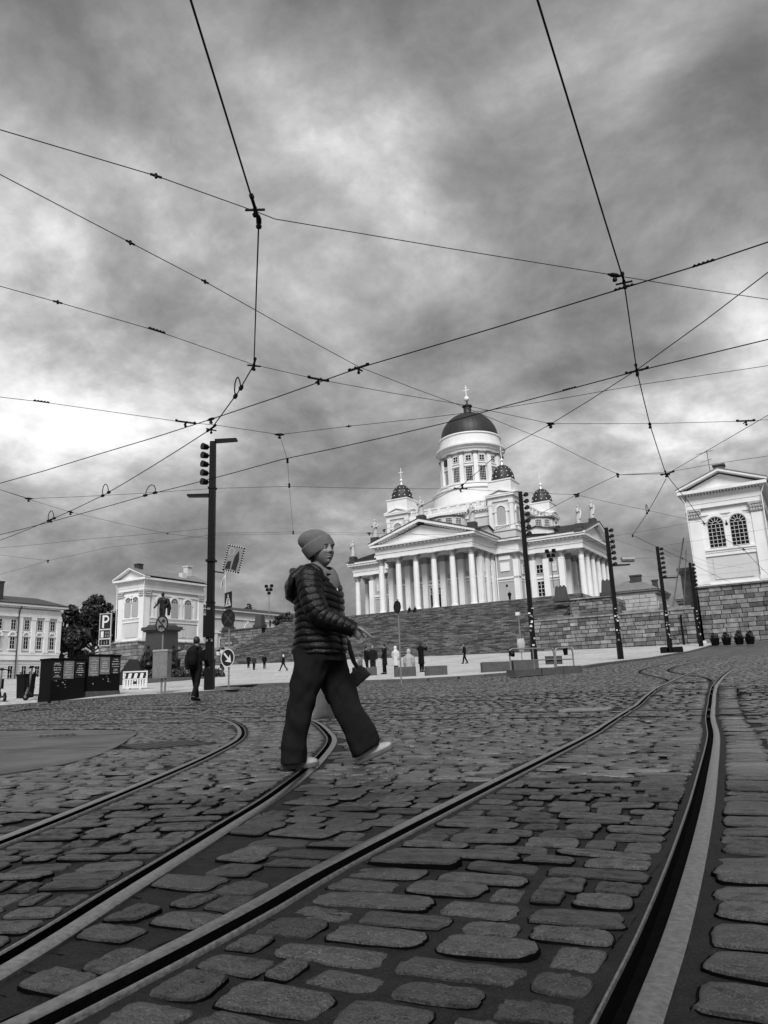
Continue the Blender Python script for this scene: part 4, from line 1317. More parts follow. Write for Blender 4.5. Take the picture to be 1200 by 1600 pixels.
# ---------------------------------------------------------------- the two pavilions
def pavilion(x0, x1, label, sides):
    y0, y1 = 93.5, 107.5 if x0 > -60 else 108.6
    zb = 10.1
    cx = (x0 + x1) / 2
    p = empty('pavilion', label, 'building', (cx, y0, zb), world_parts=True, group='matching pavilions flanking the stairs')
    b = MB(); b.box(x0 + .25, x1 - .25, y0 + .25, y1 - .25, zb - .1, 20.6); b.build('wall', M_WALLP, p)
    b = MB(); b.box(x0 - .15, x1 + .15, y0 - .15, y1 + .15, zb, zb + .55); b.box(x0 + .05, x1 - .05, y0 + .05, y1 - .05, zb + .55, zb + .8); b.build('plinth', M_WHITE, p)
    faces = [('S', face(cx, y0 + .25, 0, S_), x1 - x0)]
    if 'E' in sides: faces.append(('E', face(x1 - .25, (y0 + y1) / 2, 0, E_), y1 - y0))
    if 'W' in sides: faces.append(('W', face(x0 + .25, (y0 + y1) / 2, 0, W_), y1 - y0))
    for nm, M, wd in faces:
        hw = wd / 2
        for sx in (-1, 1):
            b = MB(M)
            xa, xb = sorted((sx * (hw - 1.3), sx * (hw + .0)))
            b.box(xa, xb, -.28, .02, zb + .6, 18.6); b.box(xa - .1, xb + .1, -.36, .02, zb + .6, zb + 1.1)
            b.build('pilaster', M_WHITE, p)
        for sx in (-1, 1):
            b = MB(M)
            xa, xb = sorted((sx * (hw - 1.35), sx * (hw + .03)))
            b.box(xa, xb, -.34, .02, 18.6, 19.75)
            b.box(xa - .12, xb + .12, -.44, .02, 19.55, 19.85)
            for i in range(5):
                x = xa + .12 + (xb - xa - .24) * i / 4
                b.ball((x, -.36, 18.85), (.14, .12, .22), 6, 5); b.ball((x, -.4, 19.25), (.12, .14, .2), 6, 5)
            for x in (xa, xb):
                b.tube([(x, -.4, 19.2), (x + .1, -.48, 19.5), (x - .05, -.5, 19.45)], .08, 6)
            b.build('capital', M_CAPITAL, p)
        n = 2 if nm == 'S' else 3
        pit = (wd - 3.2) / n if nm == 'S' else (wd - 4.6) / n
        b = MB(M); b.box(-hw + 1.3, hw - 1.3, -.2, .02, 14.35, 14.6); b.box(-hw + 1.3, hw - 1.3, -.3, .02, 14.6, 14.85); b.box(-hw + 1.3, hw - 1.3, -.14, .02, 13.95, 14.35)
        b.build('sill_band', M_WHITE, p)
        b = MB(M); b.box(-hw + 2.0, hw - 2.0, -.08, .02, 11.2, 13.7); b.build('wall_panel', M_WALLP, p)
        for i in range(n + 1):
            b = MB(M)
            x = (i - n / 2) * pit
            b.box(x - .3, x + .3, -.16, .02, 14.85, 18.5)
            b.build('mullion_pier', M_WHITE, p)
        b = MB(M)
        b.box(-hw + 1.3, hw - 1.3, -.12, .02, 18.95, 19.3)
        b.build('impost_band', M_WHITE, p)
        for i in range(n):
            x = (i + .5 - n / 2) * pit
            r_ = 0.92
            b = MB(M); arch_ring(b, x, 17.75, r_ + .02, r_ + .38, -.2, .02, 14); b.box(x - r_ - .45, x - r_ - .02, -.18, .02, 17.45, 17.72); b.box(x + r_ + .02, x + r_ + .45, -.18, .02, 17.45, 17.72)
            b.box(x - r_ - .3, x - r_ - .02, -.12, .02, 14.86, 17.45); b.box(x + r_ + .02, x + r_ + .3, -.12, .02, 14.86, 17.45)
            b.build('arch_surround', M_WHITE, p)
            blind = sides != 'EW' and x0 < -60
            wn = window(p, M @ Matrix.Translation((x, -.03, 14.95)), 2 * r_, 3.72, 4, 6, True, bar=.05, frame=.06, fmat=M_WALLP if not blind else M_WALLP)
            if x0 < -60:
                bb = MB(M @ Matrix.Translation((x, -.03, 14.95))); bb.box(-r_ + .04, r_ - .04, -.16, -.1, .04, 2.75); bb.build('blind', M_BLIND, wn)
    # entablature, cornice, pediments, roof
    b = MB(); b.box(x0 - .05, x1 + .05, y0 - .05, y1 + .05, 19.86, 20.4); b.box(x0 - .1, x1 + .1, y0 - .1, y1 + .1, 20.4, 20.9); b.box(x0 - .02, x1 + .02, y0 - .02, y1 + .02, 20.9, 21.5)
    b.build('entablature', M_WHITE, p)
    b = MB(); dentils(b, x0 - .3, x1 + .3, y0 - .35, y0, 21.5, 21.68, .34)
    n_ = 40
    for i in range(n_):
        y = y0 + (y1 - y0) * i / n_
        b.box(x1, x1 + .35, y, y + .2, 21.5, 21.68); b.box(x0 - .35, x0, y, y + .2, 21.5, 21.68)
    stuff(b.build('dentil_course', M_WHITE, p))
    b = MB(); b.box(x0 - .85, x1 + .85, y0 - .85, y1 + .85, 21.68, 22.05); b.build('cornice', M_WHITE, p)
    b = MB(); b.prism([(x0 - .1, 22.06), (x1 + .1, 22.06), (cx, 23.75)], y0 - .1, y0 + .4); b.build('tympanum', M_WHITE, p)
    b = MB()
    for sx, xe in ((-1, x0 - .95), (1, x1 + .95)):
        b.prism([(xe, 22.06), (xe, 22.3), (cx, 24.25), (cx, 23.98)], y0 - .9, y0 + .35)
    b.build('raking_cornice', M_WHITE, p)
    b = MB()
    for sx, xe in ((-1, x0 - 1.0), (1, x1 + 1.0)):
        b.prism([(xe, 22.31), (xe, 22.4), (cx, 24.38), (cx, 24.27)], y0 - .95, y1 + .95)
    b.prism([(x0 - .8, 22.06), (x1 + .8, 22.06), (cx, 24.0)], y0 + .5, y1 + .6)
    b.build('roof', M_ROOFG, p)
    b = MB(); b.box(cx - .6, cx + .6, y0 + .9, y0 + 2.0, 23.9, 25.0); b.box(cx - .7, cx + .7, y0 + .8, y0 + 2.1, 25.0, 25.2); b.build('chimney', M_ROOF, p)
    b = MB(); b.tube([(x1 + .7, y0 - .6, 22.1), (x1 + .1, y0 - .3, 20.6), (x1 + .05, y0 - .25, 10.3)], .07, 6); b.build('downpipe', M_WHITE, p)
    b = MB(); b.tube([(x0 - .7, y0 - .6, 22.1), (x0 - .1, y0 - .3, 20.6), (x0 - .05, y0 - .25, 10.3)], .07, 6); b.build('downpipe', M_WHITE, p)
    return p
pe = pavilion(-12.2, -4.1, 'white pavilion with two dark arched windows on the tall granite wall', 'W')
b = MB(); b.tube([(-9.3, 96, 24), (-9.35, 96, 27.6)], .04, 6); b.tube([(-10.6, 96, 27.3), (-8.6, 96, 27.5)], .03, 5); b.tube([(-10.2, 96, 26.2), (-8.9, 96, 26.4)], .03, 5); b.build('antenna', M_ROOF, pe)
pw = pavilion(-114.6, -107.4, 'white pavilion with blinds in its arched windows, behind the bronze monument', 'E')
b = MB(); b.box(-108.9, -107.9, 103.2, 104.4, 22.6, 24.1); b.box(-111.6, -110.4, 107, 108.2, 23.5, 26.0); b.box(-111.8, -110.2, 106.9, 108.3, 26.0, 26.25); b.build('chimney', M_WALLP, pw)
window(pw, face(-107.62, 103.4, 11.4, E_), .95, 1.55, 2, 3, bar=.05, fmat=M_WALLP)

# ---------------------------------------------------------------- university facade, library, houses behind
UE = -125.0
un = empty('palace_building', 'pale three-storey palace with pilasters and arched middle windows at the picture edge', 'building', (UE, 80, 2.4), world_parts=True)
y0, y1 = 48.0, 88.6
b = MB(); b.box(UE - 20, UE, y0, y1, 1.5, 17.0); b.build('wall', M_WALLP, un)
b = MB()
for i in range(11):
    z_ = 3.2 + i * .5
    b.box(UE, UE + .06, y0, y1, z_ - .2, z_ + .2)
stuff(b.build('rustication', M_WALLP, un))
b = MB(); b.box(UE, UE + .3, y0, y1 + .2, 8.6, 9.0); b.box(UE, UE + .22, y0, y1 + .15, 7.7, 8.6); b.box(UE, UE + .35, y0, y1 + .2, 15.4, 15.9); b.box(UE, UE + .25, y0, y1 + .1, 15.9, 16.8); b.box(UE, UE + .12, y0, y1, 12.7, 12.85)
b.build('string_course', M_WHITE, un)
b = MB(); b.box(UE - 20.8, UE + 1.1, y0, y1 + 1.0, 17.3, 17.62); b.build('cornice', M_WHITE, un)
b = MB()
for i in range(70):
    y = 57 + i * .45; b.box(UE + .2, UE + .75, y, y + .22, 17.0, 17.3)
stuff(b.build('dentil_course', M_WHITE, un))
b = MB(); b.prism([(UE - 21, 17.63), (UE + 1.2, 17.63), (UE + 1.2, 17.8), (UE - 9, 20.3)], y0, y1 + 1.1); b.build('roof', M_ROOF, un)
b = MB(); b.box(UE - 4, UE - 2, 75.5, 78.2, 18.5, 21.6); b.box(UE - 4.1, UE - 1.9, 75.4, 78.3, 21.6, 21.9); b.build('chimney', M_ROOF, un)
yc = [87.1 - 2.62 * i for i in range(11)]
for i, y in enumerate(yc):
    if i < 3 or i > 7:
        b = MB(); yy = y + 1.31
        b.box(UE, UE + .28, yy - .42, yy + .42, 9.0, 15.4); b.box(UE, UE + .36, yy - .5, yy + .5, 14.9, 15.41); b.box(UE, UE + .36, yy - .5, yy + .5, 9.0, 9.4)
        b.build('pilaster', M_WHITE, un)
    for z_, hh, w_ in ((4.5, 2.2, 1.0), (9.65, 2.2, 1.0), (13.1, 1.8, 1.0)):
        window(un, face(UE + .03, y, z_, E_), w_, hh, 2, 3, bar=.05, frame=.06, fmat=M_WALLP)
    b = MB(face(UE, y, 0, E_)); arch_ring(b, 0, 12.0, .55, .8, -.2, 0, 10); b.box(-.85, .85, -.18, 0, 11.88, 12.0); b.build('window_hood', M_WHITE, un)
    b = MB(face(UE, y, 0, E_)); b.box(-.7, .7, -.22, 0, 9.4, 9.6); b.build('window_sill', M_WHITE, un)
b = MB(face(UE, yc[3] + 1.31, 0, E_)); b.box(-.42, .42, -.28, 0, 9.0, 15.4); b.build('pilaster', M_WHITE, un)
b = MB(); b.tube([(UE + .8, yc[3] + .9, 17.2), (UE + .35, yc[3] + .8, 16), (UE + .35, yc[3] + .8, 2.5)], .12, 6); b.build('downpipe', M_ROOF, un)

LE = -134.0
lb = empty('library_building', 'long low white building receding behind the no-stopping sign', 'building', (LE, 140, 10), world_parts=True)
b = MB(); b.box(LE - 14, LE, 126, 173, 6, 21.6); b.build('wall', M_WALLP, lb)
b = MB(); b.box(LE, LE + .4, 126, 173, 15.4, 15.9); b.box(LE - .2, LE + .7, 125.6, 173.4, 21.3, 21.7); b.box(LE, LE + .25, 126, 173, 19.3, 19.5); b.build('cornice', M_WHITE, lb)
b = MB(); b.prism([(LE - 14.4, 21.71), (LE + .8, 21.71), (LE - 1, 22.6), (LE - 13, 22.6)], 125.5, 173.5); b.build('roof', M_ROOF, lb)
for i in range(10):
    window(lb, face(LE + .03, 129 + i * 4.4, 11.2, E_), 1.4, 2.9, 2, 3, bar=.1, fmat=M_WALLP)
for i in range(11):
    b = MB(face(LE, 126.8 + i * 4.4, 0, E_)); b.box(-.45, .45, -.3, 0, 9, 15.4); b.build('pilaster', M_WHITE, lb)
b = MB(face(LE + .2, 152, 0, E_)); b.prism([(-1.6, 17.0), (1.6, 17.0), (1.0, 18.3), (.3, 18.6), (0, 19.1), (-.3, 18.6), (-1.0, 18.3)], -.3, 0); b.build('crest', M_WALLP, lb)
b = MB(); b.lathe([(5.2, 17), (5.2, 24.5), (5.5, 24.6), (5.5, 25.0), (4.9, 26.3), (3.5, 27.6), (1.5, 28.4), (.1, 28.6)], 28, (LE + 2, 124)); b.build('rotunda', M_WALLP, lb, 30)

def house(name, label, x0, x1, y0, y1, z0, z1, hr, wm, nwin, chim):
    h_ = empty(name, label, 'building', ((x0 + x1) / 2, y0, z0), world_parts=True)
    b_ = MB(); b_.box(x0, x1, y0, y1, z0, z1); b_.build('wall', wm, h_)
    b_ = MB(); b_.box(x0 - .5, x1 + .5, y0 - .5, y1 + .5, z1, z1 + .3); b_.box(x0 - .25, x1 + .25, y0 - .25, y1 + .25, z1 - .5, z1); b_.build('cornice', M_ROOFG, h_)
    b_ = MB(); ins = min(x1 - x0, y1 - y0) * .42
    b_.frustum(x0 - .6, x1 + .6, y0 - .6, y1 + .6, z1 + .31, z1 + .31 + hr, ins, ins); b_.build('roof', M_ROOFG, h_)
    b_ = MB()
    for i in range(14):
        x = x0 + (x1 - x0) * (i + .5) / 14
        b_.box(x - .03, x + .03, y0 - .7, y0 - .55, z1 + .3, z1 + .36)
    b_.build('gutter', M_ROOF, h_)
    for i in range(nwin):
        x = y0 + (y1 - y0) * (i + .5) / nwin
        window(h_, face(x1 + .02, x, z0 + (z1 - z0) * .45, E_), .9, 1.6, 2, 2, bar=.05, frame=.06, fmat=M_WALLP)
    for (cx, cy, w, hh) in chim:
        b_ = MB(); b_.box(cx - w, cx + w, cy - w * .6, cy + w * .6, z1 + .4, z1 + hr + hh); b_.box(cx - w - .12, cx + w + .12, cy - w * .6 - .12, cy + w * .6 + .12, z1 + hr + hh, z1 + hr + hh + .25); b_.build('chimney', M_ROOF, h_)
    return h_
h1 = house('stone_house', 'low stone house with dark hipped roof behind the long granite wall', -34.5, -25.2, 138, 150, 9, 15.4, 2.2, M_WALLG, 4, [(-29.0, 141, .95, 1.0), (-26.6, 146, .5, .4)])
wall_face(h1, (-34.5, 137.9), (-25.2, 137.9), 9.0, 14.9, .75, 1.5, core=False, m=M_ASHLAR)
house('stone_house', 'far house with mottled dark roof between two black poles', -23.5, -14, 150, 162, 9, 14.2, 2.6, M_STONE, 3, [(-20.5, 153, .8, 1.2)])
# stone gate pier by the pavilion, door and drain in the gap
b = MB(Matrix.Translation((-14.2, 101, 0))); b.box(-.8, .8, -.8, .8, 7.4, 13.0); b.box(-.95, .95, -.95, .95, 13.0, 13.35); b.box(-1.15, 1.15, -1.15, 1.15, 13.35, 13.8); b.box(-.9, .9, -.9, .9, 7.4, 8.2)
gp = tag(b.build('gate_pier', M_STONE), 'square stone gate pier with projecting cap beside the dark-windowed pavilion', 'pier')
b = MB(); b.tube([(-12.6, 90.6, 8.0), (-12.9, 90.5, 7.3), (-13.7, 87.7, 6.9), (-13.7, 87.7, 3.6)], .11, 8); tag(b.build('drainpipe', M_BLACK), 'black drainpipe bending over the wall end behind the last pole', 'pipe')
b = MB(); b.box(-12.75, -11.75, 90.3, 90.6, 3.5, 4.1); tag(b.build('utility_box', M_SIGNW), 'small white box at the wall foot between the last pole and the planters', 'box')
b = MB(); b.tube([(-16.2, 97, 7.7), (-13.55, 97, 17.2)], .09, 8); tag(b.build('raking_prop', M_STEEL), 'pale leaning prop pole rising to the pavilion corner', 'pole')
b = MB(); b.tube([(-14.6, 96, 7.7), (-13.3, 96, 15.5)], .05, 6); tag(b.build('raking_prop', M_STEEL), 'thin leaning pole beside the thicker pale prop', 'pole')

# ================================================================ POLES, WIRES, SIGNS
def pole(loc, h, label, left=False):
    p = empty('lamp_pole', label, 'pole', (loc[0], loc[1], G(*loc)), HEAD, 'black tram poles with stacked spotlights')
    b = MB()
    for (z0, z1, w0, w1_) in ((0, 1.05, .165, .16), (1.05, 3.2, .138, .134), (3.2, h - 1.9, .125, .118), (h - 1.9, h, .115, .105)):
        b.frustum(-w0, w0, -w0, w0, z0, z1, w0 - w1_, w0 - w1_)
    for z0 in (1.02, 3.17, h - 1.95):
        b.box(-.15 if z0 > 1.1 else -.18, .15 if z0 > 1.1 else .18, -.15 if z0 > 1.1 else -.18, .15 if z0 > 1.1 else .18, z0, z0 + .07)
    b.build('shaft', M_BLACK, p)
    sg = -1 if left else 1
    n = 5 if left else 7
    for i in range(n):
        z = h - .22 - i * (.36 if left else .40)
        a = Matrix.Translation((sg * .30, -.06, z)) @ Matrix.Rotation(R(-62 if sg > 0 else -118) , 4, 'Z') @ Matrix.Rotation(R(90), 4, 'Y') @ Matrix.Rotation(R(12), 4, 'X')
        b = MB(a)
        b.lathe([(.05, -.16), (.10, -.12), (.125, .02), (.135, .13)], 14)
        l_ = b.build('spotlight', M_BLACK, p, 40)
        b = MB(a); b.lathe([(.11, .131), (.11, .136)], 14); b.build('lens', M_LENS, l_)
        b = MB(); b.box(*sorted((sg * .12, sg * .34)), -.03, .03, z - .02, z + .02); b.build('bracket', M_BLACK, l_)
    def arm(sx, z, ln):
        b_ = MB(); x0, x1 = sorted((sx * .11, sx * ln))
        b_.prism([(sx * .10, z), (sx * .10, z + .09), (sx * ln, z + .10), (sx * ln, z + .03)], -.16, .16)
        b_.build('lamp_arm', M_BLACK, p)
    if left:
        arm(1, h - .03, .95); arm(-1, h - 2.25, .95)
    else:
        arm(1, h - 2.75, 1.35)
    for i in range(14 if not left else 6):
        z = random.uniform(.9, 3.4); w = random.uniform(.03, .07); x = random.uniform(-.12, .12)
        b = MB(); b.box(x - w, x + w, -.145, -.14, z, z + random.uniform(.04, .12)); b.build('sticker', M_SIGNW if random.random() < .6 else M_SIGNG, p)
    return p
pl = pole((-19.68, 20.28), 9.58, 'nearest black pole, spotlights on its outer side and a stamp-shaped banner below', True)
pole((-14.55, 41.0), 10.3, 'black pole standing behind the tubular barrier, its spotlights before the church')
pole((-12.17, 51.4), 9.1, 'black pole beside the side portico, second of the row going uphill')
pole((-11.24, 64.7), 8.9, 'black pole with a dark box at its foot, third of the row going uphill')
pole((-10.65, 78.0), 8.25, 'farthest black pole, in front of the wall end next to the planters')
b = MB(Matrix.Translation((-11.24, 64.7, G(-11.24, 64.7)))); b.box(-.75, -.22, -.3, .3, 0, .45); b.box(-.7, -.27, -.25, .25, .45, .5)
tag(b.build('ballast_block', M_BLACK), 'dark low box with a lid at the foot of the third uphill pole, stairs side', 'box')
b = MB(Matrix.Translation((-11.24, 64.7, G(-11.24, 64.7)))); b.box(.25, .95, -.3, .3, 0, .4); b.frustum(.25, .95, -.3, .3, .4, .46, .05, .05)
tag(b.build('ballast_block', M_BLACK), 'dark low box at the foot of the third uphill pole, street side', 'box')
# equipment box, clamp ring on the near pole
b = MB(); b.box(-.2, .2, -.30, -.16, 1.9, 2.7); b.build('control_box', M_BLACK, pl)
b = MB(); b.box(-.18, .18, -.18, .18, 4.75, 4.83); b.build('clamp_ring', M_BLACK, pl)
# banner like a postage stamp
bn = empty('street_banner', 'tilted stamp-shaped banner with a toothed border on the nearest pole', 'banner', (-19.3, 20.5, 5.1), HEAD)
b = MB(Matrix.Rotation(R(14), 4, 'Y')); b.box(.0, .62, -.012, .012, .02, .98); b.build('picture', M_SIGNG, bn)
b = MB(Matrix.Rotation(R(14), 4, 'Y'))
for i in range(11):
    z = .0 + i * .093
    b.box(-.03, .03, -.016, .016, z, z + .05); b.box(.59, .65, -.016, .016, z, z + .05)
for i in range(7):
    x = .02 + i * .092
    b.box(x, x + .05, -.016, .016, -.02, .04); b.box(x, x + .05, -.016, .016, .95, 1.01)
b.build('border', M_BLACK, bn)
b = MB(Matrix.Rotation(R(14), 4, 'Y'))
b.box(-.03, .65, -.006, .006, -.025, 1.015); b.build('backing', M_SIGNW, bn)
b = MB(Matrix.Rotation(R(14), 4, 'Y')); b.prism([(.06, .06), (.26, .08), (.24, .4), (.10, .35)], -.018, -.013); b.prism([(.30, .1), (.5, .06), (.52, .5), (.44, .84), (.33, .6)], -.018, -.013); b.build('print', M_SIGND, bn)
b = MB(Matrix.Rotation(R(14), 4, 'Y'))
for k in range(12):
    a, a2 = 2 * math.pi * k / 12, 2 * math.pi * (k + 1) / 12
    b.prism([(.17 + .12 * math.cos(a), .75 + .15 * math.sin(a)), (.17 + .12 * math.cos(a2), .75 + .15 * math.sin(a2)), (.17 + .09 * math.cos(a2), .75 + .12 * math.sin(a2)), (.17 + .09 * math.cos(a), .75 + .12 * math.sin(a))], -.018, -.013)
b.build('print', M_LIGHTC, bn)
b = MB(); b.tube([(-.32, 0, -.05), (.05, 0, -.12), (.06, 0, .02)], .025, 6); b.build('bracket', M_BLACK, bn)

# ---- overhead wires (height, polyline in plan)
WIRES = [
 ('contact_curve',0.011,6.2,[(-3.67, 3.39), (-5.1, 5.9), (-5.22, 6.11), (-6.38, 7.41), (-7.98, 9.21), (-9.04, 9.97), (-10.88, 11.15), (-17.01, 13.27), (-20.84, 14.23), (-25.47, 15.15)]),
 ('contact_straight',0.011,6.2,[(-1.27, 4.95), (-1.45, 6.88), (-1.76, 10.21), (-2.32, 13.6), (-2.76, 16.96), (-3.27, 21.67)]),
 ('contact_tail',0.011,7.0,[(-3.74, 24.74), (-3.78, 29.45), (-3.89, 34.39), (-3.6, 39.44), (-3.15, 43.61), (-2.79, 57.85)]),
 ('contact_branch',0.01,6.6,[(-3.61, 23.85), (-5.12, 28.47), (-6.67, 32.84), (-6.37, 37.23), (-6.02, 41.56), (-5.61, 49.24), (-5.15, 55.85)]),
 ('contact_ew',0.011,6.2,[(-18.47, 10.85), (-14.06, 10.82), (-10.47, 10.72), (-6.55, 10.42), (-3.93, 10.43), (-1.8, 10.39), (-0.69, 10.38), (0.21, 10.31)]),
 ('contact_ew2',0.011,6.3,[(-24.89, 14.78), (-16.34, 14.3), (-11.26, 14.07), (-6.6, 14.22), (-5.3, 14.08), (-3.73, 13.99), (-2.37, 13.9), (0.01, 13.9)]),
 ('span_a',0.006,6.4,[(-6.65, 3.58), (-5.83, 5.02), (-5.31, 6.16), (-5.21, 6.41), (-3.66, 8.25), (-1.9, 10.3), (0.1, 12.59)]),
 ('span_b',0.006,6.4,[(-7.27, 3.95), (-7.1, 5.73), (-6.98, 6.98), (-6.75, 10.74), (-6.03, 13.71), (-5.24, 17.32), (-4.59, 21.56)]),
 ('span_c',0.006,6.4,[(-9.49, 5.32), (-9.19, 6.14), (-8.69, 7.62), (-8.26, 9.54), (-7.7, 10.77), (-6.0, 13.64), (-4.8, 16.03), (-2.85, 17.51), (-0.88, 18.79), (-0.28, 19.08)]),
 ('span_d',0.006,6.4,[(-13.3, 7.66), (-12.83, 8.37), (-11.42, 10.91), (-11.03, 11.4), (-10.29, 12.78), (-8.68, 13.3), (-5.56, 14.35), (-2.51, 14.89), (-0.07, 15.48)]),
 ('span_drop',0.005,6.6,[(-10.64, 13.22), (-11.73, 14.9), (-13.23, 16.88), (-17.36, 22.37)]),
 ('span_e',0.006,6.6,[(-20.03, 11.77), (-20.38, 13.11), (-17.71, 14.63), (-15.17, 15.85), (-13.39, 17.02), (-9.33, 20.74), (-6.55, 23.97), (-5.09, 28.09), (-3.62, 32.12)]),
 ('span_f',0.006,6.9,[(-20.78, 21.53), (-18.23, 23.48), (-15.99, 25.83), (-13.15, 28.92), (-11.54, 32.15)]),
 ('span_f2',0.005,6.7,[(-20.38, 21.12), (-17.88, 23.03), (-15.43, 25.59), (-14.69, 24.89), (-13.14, 24.23)]),
 ('span_g',0.005,6.6,[(-28.34, 16.88), (-24.06, 18.14), (-19.22, 19.78)]),
 ('span_h',0.005,6.6,[(-34.74, 20.81), (-29.27, 19.97), (-24.9, 19.71), (-20.12, 20.71)]),
 ('span_i',0.005,6.6,[(-20.03, 11.77), (-20.91, 14.97), (-21.17, 19.44), (-20.65, 21.25)]),
 ('diagonal',0.009,6.4,[(0.17, 11.48), (-0.98, 12.69), (-2.4, 14.08), (-4.82, 16.07), (-6.63, 17.34), (-8.79, 19.67), (-11.18, 21.35)]),
 ('diagonal_b',0.008,6.5,[(-0.25, 18.79), (-1.9, 20.93), (-3.4, 22.86), (-4.69, 22.0), (-6.36, 23.53), (-8.31, 25.46), (-10.98, 27.29)]),
 ('span_j',0.006,6.5,[(-4.69, 22.0), (-3.42, 22.67), (-1.99, 22.65), (-0.49, 22.82)]),
 ('span_k',0.005,7.2,[(-8.2, 35.73), (-6.85, 35.53), (-4.54, 35.0), (-2.85, 34.62), (-1.06, 34.01)]),
 ('span_l',0.005,7.6,[(-7.13, 42.89), (-4.69, 42.43), (-1.44, 41.42)]),
 ('span_m',0.005,7.6,[(-8.84, 38.19), (-8.26, 43.14), (-7.01, 48.44), (-5.89, 55.59), (-2.14, 53.16)]),
 ('span_n',0.005,7.2,[(-13.52, 38.17), (-12.19, 40.58), (-10.52, 42.5), (-8.17, 44.19), (-7.76, 44.88)]),
 ('span_o',0.005,7.6,[(-11.06, 55.34), (-8.67, 56.94), (-6.57, 58.67), (-2.47, 58.64)]),
 ('span_q',0.005,8.0,[(-7.53, 45.32), (-6.75, 50.51), (-6.2, 55.21), (-4.58, 59.58)]),
 ('span_r',0.005,7.0,[(-31.43, 18.74), (-31.21, 21.29)]),
 ('span_s',0.005,6.9,[(-14.68, 27.01), (-13.98, 29.32), (-13.47, 32.51), (-12.47, 34.61)]),
 ('span_t',0.005,7.0,[(-8.59, 35.73), (-9.64, 34.77), (-11.11, 34.29), (-12.62, 35.69)]),
]
WL = {'contact_curve': 'contact wire that bends over the curved track, heavy clamps along it', 'contact_straight': 'contact wire over the straight track, coming down from the upper frame edge',
 'contact_tail': 'contact wire crossing the pavilion windows uphill', 'contact_branch': 'contact wire branching off beside the hanging cable loop near the pavilion',
 'contact_ew': 'upper of the two long contact wires crossing the whole picture', 'contact_ew2': 'lower of the two long contact wires crossing the whole picture',
 'span_a': 'highest span wire, from the upper frame side down to the big clamp crossing', 'span_b': 'span wire slanting from the frame side past the dome lantern',
 'span_c': 'span wire through the clamp above the curved track and on past the dome', 'span_d': 'span wire just above the top of the nearest pole', 'span_drop': 'thin wire dropping towards the beanie with three insulators',
 'span_e': 'level span wire crossing the small domes', 'span_f': 'span wire from the nearest pole straight behind the beanie', 'span_f2': 'second thinner span wire just behind the beanie',
 'span_g': 'thin wire reaching the nearest pole from the frame side, uppermost', 'span_h': 'thin wire reaching the nearest pole from the frame side, lowest', 'span_i': 'thin wire slanting down to the nearest pole through a cable loop',
 'diagonal': 'contact wire slanting down across the drum of the dome', 'diagonal_b': 'contact wire slanting down over the side portico through the knot of clamps', 'span_j': 'short span wire through the knot of clamps above the pavilion roof',
 'span_k': 'thin wire in front of the pavilion capitals', 'span_l': 'thin wire level with the pavilion window sills', 'span_m': 'thin wire sagging towards the pavilion base', 'span_n': 'thin wire between the second and third uphill poles carrying a grey weight',
 'span_o': 'lowest thin wire beside the farthest pole', 'span_q': 'thin wire between the last two poles', 'span_r': 'short stay wire near the palace roof', 'span_s': 'thin wire across the front pediment', 'span_t': 'thin wire between the first two uphill poles'}
# (wire, index of node, kind): 0 small eye, 1 insulator, 2 big clamp, 3 cable loop, 4 multi-bead insulator
CL = [('contact_curve', 1, 2), ('contact_curve', 2, 1), ('contact_curve', 4, 2), ('contact_curve', 5, 3), ('contact_curve', 6, 2), ('contact_curve', 7, 3), ('contact_curve', 8, 3), ('contact_curve', 8, 1),
      ('contact_straight', 2, 2), ('contact_straight', 3, 2), ('contact_straight', 4, 1), ('contact_straight', 5, 2), ('contact_ew', 2, 1), ('contact_ew', 3, 2), ('contact_ew', 5, 4), ('contact_ew', 6, 4),
      ('contact_ew2', 1, 3), ('contact_ew2', 5, 4), ('contact_ew2', 6, 2), ('contact_branch', 1, 3), ('contact_branch', 2, 1), ('contact_tail', 2, 2), ('contact_tail', 3, 1), ('contact_tail', 4, 2),
      ('span_a', 1, 0), ('span_a', 5, 1), ('span_b', 1, 0), ('span_b', 2, 0), ('span_b', 6, 1), ('span_c', 1, 0), ('span_c', 2, 4), ('span_c', 4, 2), ('span_c', 6, 1), ('span_c', 8, 2), ('span_d', 1, 4), ('span_d', 2, 2), ('span_d', 4, 1), ('span_d', 5, 0),
      ('span_drop', 0, 0), ('span_drop', 1, 1), ('span_drop', 2, 1), ('span_drop', 3, 1), ('span_e', 1, 1), ('span_e', 5, 2), ('span_e', 6, 1), ('span_f2', 3, 1), ('span_i', 1, 1), ('span_i', 2, 0), ('span_h', 1, 1), ('diagonal', 3, 1), ('diagonal', 5, 1), ('diagonal_b', 2, 2), ('diagonal_b', 4, 1), ('span_f', 2, 1), ('span_m', 2, 1), ('span_o', 2, 0)]
